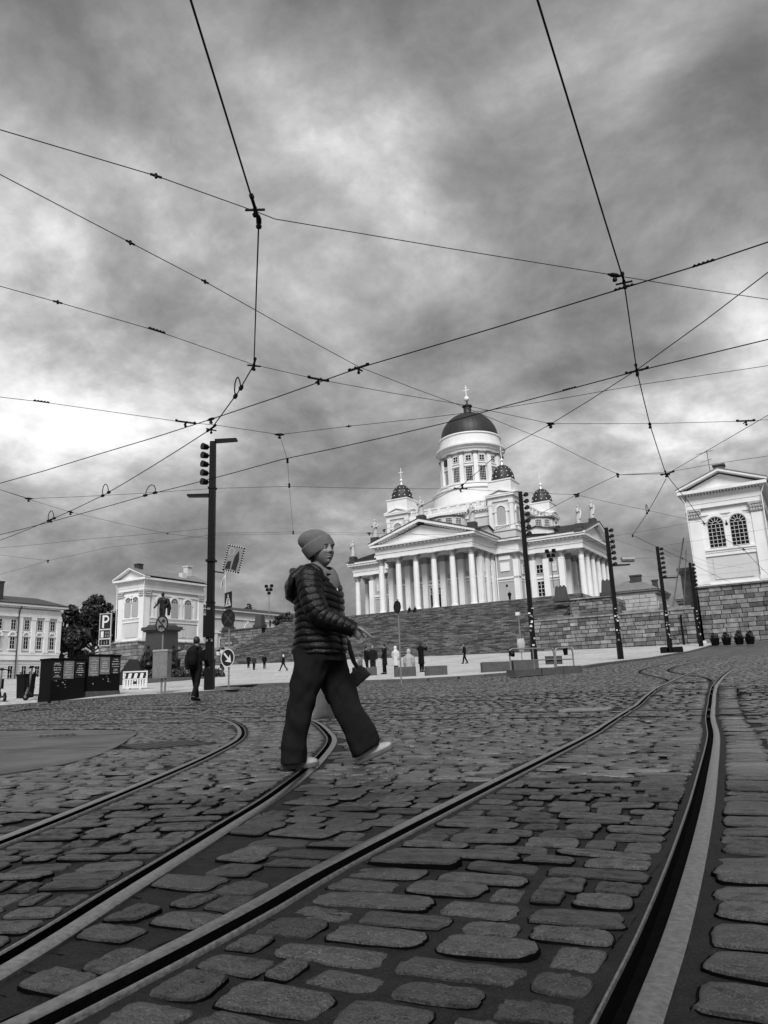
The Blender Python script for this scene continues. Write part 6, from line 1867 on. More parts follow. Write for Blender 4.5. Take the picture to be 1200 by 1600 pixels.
# ---- floodlight masts, flag
for (x, y, z0, z1, lab) in ((-87.6, 105.4, 12.1, 19.3, 'tall floodlight mast on the far wing wall'), (-32.8, 103.2, 13.4, 18.6, 'floodlight mast standing before the side portico')):
    p = empty('floodlight_mast', lab, 'lamp', (x, y, z0), HEAD, 'floodlight masts')
    b = MB(); b.tube([(0, 0, 0), (0, 0, z1 - z0)], .07, 8); b.box(-.6, .6, -.05, .05, z1 - z0 - .1, z1 - z0); b.box(-.45, .45, -.05, .05, z1 - z0 - .75, z1 - z0 - .66); b.build('mast', M_STEEL, p)
    for (dx, dz) in ((-.5, .2), (.5, .25), (-.3, -.45), (.35, -.45), (0, -1.1)):
        b = MB(Matrix.Translation((dx, 0, z1 - z0 + dz)) @ Matrix.Rotation(R(40 * (1 if dx > 0 else -1)), 4, 'Z')); b.frustum(-.27, .27, -.2, .2, -.25, .25, .05, .0); b.build('floodlight', M_BLACK, p)
p = empty('flagpole', 'white flagpole with a limp flag on the long low building', 'flagpole', (-122.4, 131, 21.5))
b = MB(); b.tube([(0, 0, -14), (0, 0, 7.5)], [.12, .06], 8); b.build('pole', M_SIGNW, p)
b = MB(); b.prism([(-.05, 6.8), (-.3, 6.6), (-1.3, 4.9), (-1.6, 3.6), (-1.2, 3.9), (-.9, 4.9), (-.1, 5.6)], -.05, .05); b.build('flag', M_SIGNW, p)
b = MB(); b.prism([(-.2, 6.1), (-.9, 5.3), (-1.25, 4.0), (-1.05, 4.2), (-.75, 5.2), (-.2, 5.8)], -.07, .07); b.build('stripe', M_SIGND, p)

# ================================================================ PEOPLE
def figure(label, loc, ang, h=1.72, pose='stand', stride=0.0, coat=.012, coat_len=.82, legs=.012, hair=.012, hood=None, arms=(.15, .15),
           voxel=.03, group=None, skin=M_SKIND, bag=None, z=None, elbow=(.25, .25)):
    """a person, facing local +x; the body is one mesh, clothes and hair are its children"""
    s = h / 1.72
    zl = G(*loc) if z is None else z
    M = Matrix.Scale(s, 4)
    cm = mat('cloth_%.3f' % coat, coat * .6 if coat < .1 else coat, .8, .2, 6, .2, 30, spec=.1); lm = mat('cloth_%.3f' % legs, legs * .6 if legs < .1 else legs, .8, .2, 6, .2, 30, spec=.1); hm = mat('hair_%.3f' % hair, hair, .6, .2, 20)
    sit = pose == 'sit'
    hipz = .50 if sit else .92 - .035 * abs(stride) / .5
    top = hipz + .48
    legs_ = []
    for sg in (-1, 1):
        a = stride * sg
        hip = Vector((0, sg * .09, hipz))
        if sit:
            knee = hip + Vector((.42, sg * .03, .0)); ank = knee + Vector((.02, 0, -.42))
        else:
            bend = .22 if a < -.05 else .04
            knee = hip + Vector((.42 * math.sin(a + .08), 0, -.42 * math.cos(a + .08)))
            ank = knee + Vector((.42 * math.sin(a - bend), 0, -.42 * math.cos(a - bend)))
            if ank.z < .08: ank.z = .08
        legs_.append((hip, knee, ank))
    arms_ = []
    for i, sg in enumerate((-1, 1)):
        sh = Vector((0, sg * .19, top))
        a = arms[i]; e = elbow[i]
        el = sh + Vector((.28 * math.sin(a), sg * .05, -.28 * math.cos(a)))
        wr = el + Vector((.25 * math.sin(a + e), -sg * .02, -.25 * math.cos(a + e)))
        arms_.append((sh, el, wr))
    hd = Vector((.03, 0, top + .22))
    b = MB(M)
    b.ball(hd, (.095, .078, .118), 14, 10); b.ball(hd + Vector((.095, 0, -.02)), (.022, .014, .026), 6, 5); b.ball(hd + Vector((.06, 0, -.08)), (.04, .05, .04), 8, 6)
    b.tube([(0, 0, hipz), (0, 0, hipz + .25), (0, 0, top - .02), (.0, 0, top + .06), (.015, 0, top + .16)], [(.10, .14), (.09, .12), (.09, .15), (.055, .06), (.05, .05)], 12, up=(1, 0, 0))
    for (hp, kn, an) in legs_: b.tube([hp, kn, an], [.075, .055, .045], 8)
    for (sh, el, wr) in arms_:
        d = (wr - el).normalized()
        b.tube([sh, el, wr, wr + d * .05], [.05, .042, .032, .034], 8)
        for q in range(4): b.tube([wr + d * .05 + Vector((0, (q - 1.5) * .018, 0)), wr + d * (.12 - .012 * abs(q - 1.3)) + Vector((.012, (q - 1.5) * .019, 0))], .011, 5)
        b.tube([wr + d * .02, wr + d * .07 + Vector((.035, 0, 0))], .012, 5)
    o = finish(remesh(b, voxel * .7 * s, 1), 'person', skin, None, 70)
    o.location = (loc[0], loc[1], zl); o.rotation_euler = (0, 0, ang)
    tag(o, label, 'person', group)
    c = MB(M)
    hem = coat_len if not sit else hipz - .06
    lo = min(hem, hipz)
    prof = [((0, 0, hem), (.155, .20) if hem < .7 else (.135, .185)), ((0, 0, (hem + hipz + .2) / 2), (.14, .18)), ((0, 0, hipz + .26), (.135, .175)), ((0, 0, top - .08), (.14, .205)), ((0, 0, top + .03), (.12, .19)), ((.01, 0, top + .08), (.075, .09))]
    if prof[1][0][2] > prof[2][0][2]: prof.pop(1)
    c.tube([p for p, r_ in prof], [r_ for p, r_ in prof], 14, up=(1, 0, 0))
    for (sh, el, wr) in arms_: c.tube([sh + Vector((0, 0, -.01)), el, wr], [.082, .068, .055], 8)
    if hood == 'up': c.ball(hd + Vector((-.02, 0, .01)), (.125, .12, .15), 12, 8); c.tube([hd + Vector((-.03, 0, -.1)), (0, 0, top)], [.1, .12], 8)
    elif hood: c.ball((-.1, 0, top + .03), (.09, .13, .09), 10, 7)
    finish(remesh(c, voxel * s, 1), 'coat', cm, o, 70)
    t = MB(M)
    t.tube([(0, 0, hipz - .03), (0, 0, hipz + .12)], [(.115, .165), (.11, .15)], 12, up=(1, 0, 0))
    for (hp, kn, an) in legs_: t.tube([hp, kn, an + Vector((0, 0, .02))], [.10, .078, .066], 8)
    finish(remesh(t, voxel * s, 1), 'trousers', lm, o, 70)
    for (hp, kn, an) in legs_:
        f = MB(M); f.tube([an + Vector((-.06, 0, -.03)), an + Vector((.05, 0, -.035)), an + Vector((.17, 0, -.05))], [(.05, .042), (.05, .045), (.03, .04)], 8, up=(0, 0, 1)); f.build('shoe', M_BLACK, o, 60)
    if hood != 'up':
        k = MB(M); k.ball(hd + Vector((-.022, 0, .028)), (.10, .088, .112), 12, 8)
        if hair > .05 or random.random() < .5: k.ball(hd + Vector((-.05, 0, -.06)), (.06, .08, .09), 10, 6)
        finish(k.mesh('hair'), 'hair', hm, o, 70)
    return o
FR = HEAD      # facing image-right
sq_ = 'people standing or walking on the square'
w_ = figure('walker with a dark backpack and puffer jacket seen from behind beside the nearest pole', (-15.05, 14.98), HEAD + R(78), 1.76, 'walk', .30, .016, .86, .010, .010, True, (.3, -.25), .016, elbow=(.5, .2))
b = MB(); b.tube([(-.24, 0, .98), (-.25, 0, 1.1), (-.25, 0, 1.35), (-.22, 0, 1.45)], [(.10, .13), (.13, .16), (.12, .155), (.07, .1)], 14, up=(1, 0, 0))
bp = finish(remesh(b, .02, 2), 'backpack', mat('backpack_cloth', .007, .8, .2, 8, .2, 30, spec=.1), None, 70)
bp.location = w_.location; bp.rotation_euler = w_.rotation_euler; tag(bp, 'dark backpack on the walker beside the nearest pole', 'backpack')
for sg in (-1, 1):
    b = MB(); b.tube([(-.17, sg * .11, 1.44), (-.02, sg * .12, 1.50), (.12, sg * .12, 1.38), (.13, sg * .13, 1.2), (-.1, sg * .17, 1.05)], .018, 6); b.build('strap', M_BLACK, bp)
figure('person in dark coat, nearest the signpost in the trio before the stairs', (-22.1, 36.9), HEAD + R(170), 1.72, 'stand', .05, .012, .5, .012, .010, None, group=sq_)
figure('person with a hooded dark top in the middle of the trio before the stairs', (-22.6, 36.4), HEAD + R(-80), 1.68, 'stand', .08, .018, .8, .020, .012, True, group=sq_)
figure('person in dark coat at the outer side of the trio, farther from the signpost', (-22.9, 36.2), HEAD + R(15), 1.66, 'stand', .04, .010, .85, .010, .012, None, group=sq_)
figure('person standing in a long white hooded coat beside the signpost', (-25.3, 43.7), HEAD + R(70), 1.70, 'stand', .03, .50, .42, .06, .5, 'up', group=sq_)
figure('seated person in a pale hooded jacket on a stone block', (-16.25, 29.25), HEAD + R(80), 1.60, 'sit', 0, .32, .8, .02, .5, 'up', group=sq_, z=G(-16.25, 29.25) - .04)
figure('standing person in black raising a camera beside the pale seated one', (-20.4, 38.2), HEAD + R(60), 1.72, 'stand', .04, .008, .45, .008, .010, None, (1.0, 1.0), elbow=(1.6, 1.6), group=sq_)
figure('man in black walking alone before the stairs', (-28.0, 60.7), HEAD + R(185), 1.78, 'walk', .2, .010, .84, .010, .015, None, group=sq_)
figure('walker in mid-stride wearing a pale cap at the foot of the stairs', (-49.8, 62.25), HEAD + R(170), 1.74, 'walk', .42, .010, .84, .012, .6, None, group=sq_)
figure('person in dark clothes second from the striding walker, facing the stairs', (-58.94, 70.0), HEAD + R(90), 1.7, 'stand', .08, .010, .84, .012, .012, None, group=sq_)
figure('person in a grey top between two dark figures near the arrow sign', (-59.2, 68.4), HEAD + R(80), 1.68, 'stand', .06, .05, .84, .012, .012, None, group=sq_)
figure('slim dark figure next to the one in the grey top', (-63.98, 72.85), HEAD + R(80), 1.68, 'stand', .04, .010, .7, .010, .012, None, group=sq_)
figure('dark crouching figure just beyond the arrow sign', (-66.5, 70.5), HEAD, 1.5, 'sit', 0, .010, .7, .010, .012, None, group=sq_, z=G(-66.5, 70.5) - .1)
figure('man standing alone at the top of the stairs by the grey church wall', (-43.4, 113, ), HEAD + R(-100), 1.75, 'stand', .06, .008, .5, .010, .010, None, z=13.12)
figure('person sitting on the top step, farther from the church door', (-60.3, 109.6), R(-90), 1.7, 'sit', 0, .010, .8, .012, .010, None, z=12.3, group='pair sitting on the top steps')
figure('person sitting on the top step, nearer the church door', (-59.2, 109.6), R(-90), 1.7, 'sit', 0, .014, .8, .012, .010, None, z=12.3, group='pair sitting on the top steps')
figure('person in a pale top on the far wing wall, taller of two', (-90.3, 106.2), R(-60), 1.7, 'stand', 0, .22, .84, .02, .02, None, z=12.0)
figure('dark person on the far wing wall beside the pedestal', (-88.7, 107), R(-60), 1.5, 'stand', 0, .010, .84, .010, .010, None, z=12.0)
figure('seated person in a grey top seen past the shoulder bag', (-22.5, 34.9), HEAD + R(160), 1.6, 'sit', 0, .14, .8, .02, .012, None, z=G(-22.5, 34.9) - .02)
gp_ = 'people gathered below the palace'
for i, (x, y, cv, lab) in enumerate(((-85.6, 55.7, .010, 'dark figure of a pair below the palace, nearer the frame edge'), (-84.2, 56.0, .012, 'dark figure of a pair below the palace, nearer the scooter handlebar'),
        (-75.3, 50.6, .10, 'person in a grey top behind the scooter handlebar'), (-73.2, 50.2, .012, 'dark figure beside the one in the grey top, below the palace'),
        (-71.2, 49.5, .015, 'dark figure second from the cabinets, below the palace'), (-70.2, 49.6, .010, 'dark figure closest to the poster cabinets, below the palace'))):
    figure(lab, (x, y), R(60 + 70 * i), 1.74, 'stand', .06, cv, .8, .012, .012, None, group=gp_)

# ---------------------------------------------------------------- the walking woman in front
# local frame: x = picture right, y = away from the camera, z up; she walks towards +x
WO = h0 * 5.6
WM = Matrix.Translation((WO.x, WO.y, 0)) @ Matrix.Rotation(HEAD, 4, 'Z')
def V3(*a): return Vector(a)
def loft(b, secs, n=40, p=2.3, fold=None):
    """secs: (centre xyz, half axis a (vec), half axis b (vec)); superellipse rings"""
    rs = []
    for j, (c, a, bb) in enumerate(secs):
        c, a, bb = Vector(c), Vector(a), Vector(bb)
        ring = []
        for i in range(n):
            t = 2 * math.pi * i / n
            ct, st = math.cos(t), math.sin(t)
            r_ = (abs(ct) ** p + abs(st) ** p) ** (-1 / p)
            if fold: r_ *= fold(j, t)
            ring.append(tuple(c + a * (ct * r_) + bb * (st * r_)))
        rs.append(ring)
    b.rings(rs)
def interp_secs(keys, m):
    """keys: (t, cx, cy, cz, ax, ay, az, bx, by, bz) -> m smooth sections"""
    K = np.array(keys, float)
    ts = np.linspace(K[0, 0], K[-1, 0], m)
    out = []
    for t in ts:
        i = min(max(np.searchsorted(K[:, 0], t) - 1, 0), len(K) - 2)
        u = (t - K[i, 0]) / (K[i + 1, 0] - K[i, 0])
        def tang(q): 
            lo, hi = max(q - 1, 0), min(q + 1, len(K) - 1)
            return (K[hi] - K[lo]) / (K[hi, 0] - K[lo, 0])
        hL = K[i + 1, 0] - K[i, 0]
        m0, m1 = tang(i) * hL, tang(i + 1) * hL
        r_ = (2 * u ** 3 - 3 * u ** 2 + 1) * K[i] + (u ** 3 - 2 * u ** 2 + u) * m0 + (-2 * u ** 3 + 3 * u ** 2) * K[i + 1] + (u ** 3 - u ** 2) * m1
        out.append((t, r_[1:4], r_[4:7], r_[7:10]))
    return out
TY = R(-28)      # torso turned a little towards the camera
ca, sa = math.cos(TY), math.sin(TY)
def taxes(fx, sy):     # front axis (scaled fx) and side axis (scaled sy) of the torso
    return (fx * ca, fx * sa, 0, -sy * sa, sy * ca, 0)

# --- head and body
HC_ = V3(-.487, -.02, 1.592)
HY = R(-50)
HMx = Matrix.Translation(HC_) @ Matrix.Rotation(HY, 4, 'Z') @ Matrix.Rotation(R(-6), 4, 'Y')
b = MB()
def head_pts(nu=64, nv=44):
    vs_, fs = [], []
    for j in range(nv + 1):
        th = -math.pi / 2 + math.pi * j / nv
        for i in range(nu):
            ph = 2 * math.pi * i / nu
            f, s, u = math.cos(th) * math.cos(ph), math.cos(th) * math.sin(ph), math.sin(th)
            x, y, z = f * .096, s * .076, u * .122
            if z < -.03:
                k = (-.03 - z) / .09
                y *= 1 - .34 * k * k - .12 * k; x = x * (1 - .10 * k) + .012 * k
            if f > 0:
                def g(cy, cz, wy, wz): return math.exp(-((y - cy) / wy) ** 2 - ((z - cz) / wz) ** 2)
                x -= .004 * g(0, .05, .05, .03)
                x += .010 * (g(-.028, .032, .022, .008) + g(.028, .032, .022, .008))
                x -= .018 * (g(-.030, .011, .018, .012) + g(.030, .011, .018, .012))
                x += .006 * (g(-.030, .010, .011, .008) + g(.030, .010, .011, .008))
                x += .014 * g(0, .005, .010, .022) + .026 * g(0, -.022, .0130, .013) + .007 * (g(-.013, -.027, .009, .008) + g(.013, -.027, .009, .008))
                x += .009 * (g(-.040, -.020, .018, .018) + g(.040, -.020, .018, .018))
                x -= .003 * g(0, -.042, .012, .006)
                x += .011 * g(0, -.053, .022, .0055) + .012 * g(0, -.065, .019, .006) - .010 * g(0, -.0588, .024, .0026)
                x -= .006 * g(0, -.077, .02, .006)
                x += .011 * g(0, -.098, .024, .016)
            vs_.append((x, y, z))
    for j in range(nv):
        for i in range(nu):
            fs.append((j * nu + i, j * nu + (i + 1) % nu, (j + 1) * nu + (i + 1) % nu, (j + 1) * nu + i))
    return vs_, fs
hv, hf = head_pts()
b.M = HMx; b.add(hv, hf)
for sg in (-1, 1):
    b.ball((-.008, sg * .078, -.006), (.022, .010, .034), 10, 8)
b.M = Matrix()
b.tube([(-.505, -.005, 1.53), (-.515, 0, 1.47), (-.53, .0, 1.40)], [.052, .054, .07], 14)
b.tube([(-.53, 0, 1.42), (-.53, 0, 1.30), (-.53, 0, 1.10), (-.535, 0, .9), (-.53, 0, .80)], [(.10, .15), (.11, .17), (.09, .14), (.1, .15), (.1, .15)], 16, up=(1, 0, 0))
SH, EL, WR = V3(-.575, -.185, 1.365), V3(-.50, -.245, 1.085), V3(-.262, -.225, .972)
b.tube([SH, EL, WR], [.05, .042, .030], 12)
# right hand: palm, straight forefinger, three curled fingers, thumb along the near side
hd_ = (V3(-.151, -.22, .905) - WR).normalized()
dn = V3(0, 0, -1); dn = (dn - hd_ * dn.dot(hd_)).normalized()
sd2 = hd_.cross(dn)
b.tube([WR - hd_ * .02, WR + hd_ * .015, WR + hd_ * .045, WR + hd_ * .075], [(.032, .027), (.040, .024), (.046, .022), (.044, .019)], 14, up=tuple(dn))
K0 = WR + hd_ * .072
def finger(base, d1, d2, d3, ls, r_):
    p = [base]
    for d, l_ in zip((d1, d2, d3), ls): p.append(p[-1] + d.normalized() * l_)
    b.tube([p[0] - d1.normalized() * .015, p[0], p[1], p[2], p[3]], [r_, r_, r_ * .95, r_ * .88, r_ * .7], 10)
finger(K0 - dn * .028, hd_ + dn * .10, hd_ + dn * .30, hd_ + dn * .42, (.038, .023, .018), .0100)
finger(K0 - dn * .008, hd_ + dn * .35, dn + hd_ * .35, dn * .8 - hd_ * .5, (.040, .026, .020), .0102)
finger(K0 + dn * .012 - hd_ * .004, hd_ + dn * .5, dn + hd_ * .2, dn * .7 - hd_ * .6, (.037, .025, .019), .0098)
finger(K0 + dn * .029 - hd_ * .010, hd_ + dn * .55, dn + hd_ * .1, dn * .6 - hd_ * .6, (.030, .020, .017), .0088)
tb_ = WR + hd_ * .022 - dn * .022 - sd2 * .012
finger(tb_, hd_ * .8 - sd2 * .9 - dn * .2, hd_ - sd2 * .35 + dn * .1, hd_ - sd2 * .1 + dn * .35, (.036, .026, .020), .0112)
# far arm, hanging and holding the bag
SH2, EL2, WR2 = V3(-.49, .20, 1.36), V3(-.56, .25, 1.10), V3(-.52, .24, .86)
b.tube([SH2, EL2, WR2], [.05, .042, .030], 12)
b.tube([WR2, WR2 + V3(.01, 0, -.05), WR2 + V3(.015, -.01, -.10)], [(.03, .02), (.04, .024), (.036, .028)], 10)
for q in range(4):
    y_ = (q - 1.5) * .0
    p0_ = WR2 + V3(.035 - q * .02, 0, -.09)
    b.tube([p0_, p0_ + V3(.005, -.02, -.035), p0_ + V3(.003, -.045, -.02), p0_ + V3(0, -.04, .005)], [.009, .009, .008, .007], 8)
b.tube([WR2 + V3(.03, -.01, -.03), WR2 + V3(.045, -.035, -.07), WR2 + V3(.03, -.05, -.09)], [.011, .010, .008], 8)
# legs under the trousers down to the ankles
HIPR, KNR, ANR = V3(-.585, -.10, .84), V3(-.665, -.10, .46), V3(-.735, -.08, .095)
HIPL, KNL, ANL = V3(-.49, .09, .84), V3(-.365, .07, .47), V3(-.225, .05, .115)
for (h_, k_, a_) in ((HIPR, KNR, ANR), (HIPL, KNL, ANL)):
    b.tube([h_, h_.lerp(k_, .5), k_, k_.lerp(a_, .35), a_], [.075, .068, .052, .050, .036], 12)
me = remesh(b, .0047, 1)
me.transform(WM)
wo = finish(me, 'person', M_SKIN, None, 80)
tag(wo, 'woman in knit beanie, black quilted jacket and wide trousers striding across the rails', 'person')
for sg in (-1, 1):
    e_ = MB(WM @ HMx); e_.ball((.079, sg * .030, .010), (.011, .0140, .0065), 12, 8); ey = e_.build('eye', M_SIGNW, wo, 60)
    e_ = MB(WM @ HMx); e_.ball((.0868, sg * .0305, .0098), (.0046, .0066, .0062), 10, 6); e_.build('iris', M_BLACK, ey, 60)
    e_ = MB(WM @ HMx); e_.tube([(.082, sg * .0435, .0135), (.0900, sg * .030, .0178), (.0875, sg * .017, .0135)], .0034, 6); e_.build('eyelid', M_HAIR, ey)
    e_ = MB(WM @ HMx); e_.tube([(.084, sg * .046, .029), (.095, sg * .032, .0345), (.096, sg * .014, .031)], [.0015, .0034, .0025], 6); e_.build('eyebrow', M_HAIR, wo)
e_ = MB(WM @ HMx); e_.tube([(.095, -.021, -.0592), (.1045, -.009, -.0585), (.106, 0, -.0590), (.1045, .009, -.0585), (.095, .021, -.0592)], [.0016, .0036, .004, .0036, .0016], 6); e_.build('mouth_line', mat('lip', .05, .5), wo)
# hair at the nape
b = MB(WM @ HMx); b.tube([(-.05, 0, .02), (-.072, 0, -.04), (-.065, 0, -.085), (-.05, 0, -.115)], [(.085, .06), (.075, .05), (.06, .04), (.03, .02)], 14, up=(0, 1, 0)); b.tube([(-.02, -.076, .03), (-.03, -.079, -.02), (-.045, -.068, -.06)], [.022, .02, .008], 8)
finish(remesh(b, .008, 2), 'hair', M_HAIR, wo, 80)
# --- beanie with a turned-up cuff, slouching back
hn = V3(-.49, 0, .872); hx = V3(.872, 0, .49); hy = V3(0, 1, 0)
hc = V3(-.498, -.015, 1.593)
def hat_ring(t, rx, ry, sh, n=72, rib=0.0, bot=0):
    c = hc + hn * t + hx * sh
    out = []
    for i in range(n):
        a = 2 * math.pi * i / n
        k = 1 + rib * math.cos(i * math.pi)
        out.append(tuple(WM @ (c + hx * (rx * k * math.cos(a)) + hy * (ry * k * math.sin(a)))))
    return out
b = MB()
b.rings([hat_ring(*q) for q in ((.012, .104, .088, 0), (.10, .112, .096, -.004), (.125, .112, .096, -.010), (.150, .103, .090, -.020), (.172, .086, .078, -.028), (.190, .060, .058, -.034), (.200, .030, .030, -.036), (.203, .006, .006, -.037))])
ht = b.build('beanie', M_HAT, wo, 80)
b = MB()
b.rings([hat_ring(*q, rib=.010) for q in ((.004, .108, .092, 0), (-.004, .116, .099, 0), (.008, .121, .103, 0), (.045, .124, .106, -.001), (.080, .124, .106, -.003), (.094, .121, .104, -.004), (.097, .113, .097, -.004))])
b.build('cuff', M_HAT, ht, 80)
# --- jacket: torso, near sleeve, far sleeve, hood, collar
def quilt(s, pitch, depth):
    ph = (s / pitch) % 1.0
    d = min(ph, 1 - ph)
    return 1 - depth * math.exp(-(d / .13) ** 2) + depth * .35 * math.sin(math.pi * ph)
def pucker(s, pitch, t, seed):
    ph = (s / pitch) % 1.0
    d = min(ph, 1 - ph)
    return 1 + .016 * math.exp(-(d / .3) ** 2) * mnoise.noise(Vector((t * 9, s * 14, seed))) + .008 * mnoise.noise(Vector((t * 4, s * 30, seed + 9)))
def crease(x, y, z, f=9.0, seed=0.0):
    return mnoise.noise(Vector((x * f + seed, y * f, z * f)))
rows_t = []
keys = []
for (z, xb, xf, sy) in ((.815, -.735, -.330, .205), (.86, -.728, -.325, .212), (.95, -.712, -.332, .208), (1.05, -.703, -.340, .205), (1.15, -.702, -.345, .208), (1.24, -.704, -.348, .212), (1.31, -.695, -.362, .208), (1.36, -.678, -.380, .190), (1.40, -.655, -.405, .150), (1.43, -.630, -.425, .115)):
    cx, fx = (xb + xf) / 2, (xf - xb) / 2
    keys.append((z, cx, 0, z, *taxes(fx * .98, sy)))
secs = interp_secs(keys, 130)
b = MB(WM)
rs = []
for (z, c, a, bb) in secs:
    ring = []
    for i in range(96):
        t = 2 * math.pi * i / 96
        ct, st = math.cos(t), math.sin(t)
        p = 2.25
        r_ = (abs(ct) ** p + abs(st) ** p) ** (-1 / p)
        zz_ = z + .012 * math.sin(2 * t + 1) + .008 * crease(ct, st, z, 2.0)
        zz_ += .010 * mnoise.noise(Vector((ct * 1.5, st * 1.5, z * 3)))
        q = quilt(zz_, .052, .036) * pucker(zz_, .052, t, 1.0) * (1 + .030 * crease(ct * .8, st * .8, z * 2.2, 2.6, 3)) * (1 + .012 * crease(ct, st, z, 9, 7))
        if z > 1.39: q = 1 + .01 * crease(ct, st, z, 6)
        if abs(t - 0.0) < .05 or abs(t - 2 * math.pi) < .05: q *= .975
        pos = Vector(c) + Vector(a) * (ct * r_ * q) + Vector(bb) * (st * r_ * q)
        ring.append(tuple(pos))
    rs.append(ring)
b.rings(rs)
jk = b.build('jacket', M_JACKET, wo, 75)
def sleeve(pts, radii, m, name, seed):
    P = catmull([tuple(p) for p in pts], .006)
    dd = np.concatenate([[0], np.cumsum(np.linalg.norm(np.diff(P, axis=0), axis=1))])
    kd_ = [0]
    for i in range(1, len(pts)): kd_.append(kd_[-1] + (Vector(pts[i]) - Vector(pts[i - 1])).length)
    rr = np.interp(dd / dd[-1], np.array(kd_) / kd_[-1], radii)
    b_ = MB(WM)
    rs_ = []
    ref = V3(0, -1, 0)
    for i in range(len(P)):
        d = Vector(P[min(i + 1, len(P) - 1)] - P[max(i - 1, 0)]).normalized()
        a = (ref - d * ref.dot(d)).normalized(); c_ = d.cross(a); ref = a
        ring = []
        for k in range(56):
            t = 2 * math.pi * k / 56
            sdist = dd[i] + .012 * math.sin(t + seed) + .010 * crease(math.cos(t), math.sin(t), dd[i] * 3, 1.6, seed)
            q = quilt(sdist, .048, .055) * pucker(sdist, .048, t, seed) * (1 + .05 * crease(math.cos(t), math.sin(t), dd[i] * 4, 2.2, seed + 4))
            ring.append(tuple(Vector(P[i]) + a * (rr[i] * q * math.cos(t)) + c_ * (rr[i] * q * math.sin(t))))
        rs_.append(ring)
    b_.rings(rs_)
    return b_.build(name, m, jk, 75)
sleeve([V3(-.555, -.12, 1.395), V3(-.580, -.175, 1.345), V3(-.555, -.225, 1.215), V3(-.500, -.245, 1.085), V3(-.395, -.240, 1.030), V3(-.300, -.232, .990), V3(-.250, -.226, .966)],
       [.105, .105, .092, .088, .075, .062, .058], M_JACKET, 'sleeve', 1.0)
sleeve([V3(-.50, .12, 1.39), V3(-.49, .18, 1.34), V3(-.53, .235, 1.2), V3(-.56, .25, 1.08), V3(-.535, .245, .95), V3(-.52, .24, .88)],
       [.10, .10, .088, .08, .066, .056], M_JACKET, 'sleeve', 5.0)
b = MB(WM); b.rings([[tuple(WR + hd_ * t_ + (V3(0, -1, 0) * math.cos(2 * math.pi * k / 24) + dn * math.sin(2 * math.pi * k / 24)) * r_) for k in range(24)] for t_, r_ in ((-.02, .052), (-.005, .056), (.008, .054), (.012, .045), (.004, .038))])
b.build('cuff', M_JACKET, jk, 60)
# hood hanging at the back
b = MB()
b.tube([(-.56, -.01, 1.44), (-.64, -.01, 1.43), (-.70, -.015, 1.39), (-.735, -.02, 1.32), (-.735, -.02, 1.25), (-.70, -.02, 1.205)],
       [(.06, .13), (.065, .155), (.062, .165), (.055, .155), (.045, .12), (.02, .06)], 20, up=(0, 0, 1))
b.tube([(-.70, -.13, 1.40), (-.72, -.02, 1.445), (-.69, .12, 1.41)], [.03, .035, .03], 10)
me = remesh(b, .010, 2)
for v_ in me.vertices:
    n_ = crease(v_.co.x, v_.co.y, v_.co.z, 16, 2)
    v_.co += Vector((-1, 0, .3)) * (.010 * n_)
me.transform(WM)
finish(me, 'hood', M_JACKET, jk, 80)
# standing collar (open at the front) and zip
b = MB(WM)
rs = []
for (z, dx, r1, r2) in ((1.375, .0, .150, .150), (1.42, -.005, .128, .125), (1.455, -.012, .112, .112), (1.485, -.02, .108, .110), (1.49, -.02, .098, .10), (1.45, -.012, .095, .097), (1.40, 0, .10, .10)):
    ring = []
    for i in range(44):
        t = R(62) + (2 * math.pi - R(124)) * i / 43
        ct, st = math.cos(t), math.sin(t)
        drop = -.11 * max(0, ct) ** 1.5 - .02 * (1 + ct)
        p = V3(-.525 + dx, -.005, z + drop) + V3(ca, sa, 0) * (r1 * 1.12 * ct) + V3(-sa, ca, 0) * (r2 * st)
        ring.append(tuple(p))
    rs.append(ring)
n_ = 44
b.add([p for r_ in rs for p in r_], [(j * n_ + i, j * n_ + i + 1, (j + 1) * n_ + i + 1, (j + 1) * n_ + i) for j in range(len(rs) - 1) for i in range(n_ - 1)])
b.build('collar', M_JACKET, jk, 70, solid=False)
b = MB(WM)
front = V3(ca, sa, 0)
zp = []
for (z, c, a, bb) in secs[::4]:
    if z > 1.39: continue
    zp.append(tuple(Vector(c) + Vector(a) * .985))
zp += [tuple(V3(-.525, -.005, 1.40) + front * .135), tuple(V3(-.54, -.09, 1.40) + front * .10)]
b.tube(zp, .006, 6); b.build('zip', M_BLACK, jk)
b = MB(WM); i_ = len(zp) - 7; b.tube([zp[i_], tuple(Vector(zp[i_]) + front * .012 + V3(0, 0, -.035))], [.006, .005], 6); b.build('zip_pull', M_SIGNW, jk)
b = MB(WM); b.tube([(-.602, -.12, 1.436), (-.565, -.165, 1.415), (-.52, -.175, 1.385), (-.475, -.16, 1.335), (-.45, -.15, 1.29)], .0045, 6); b.build('piping', M_SIGNG, jk)
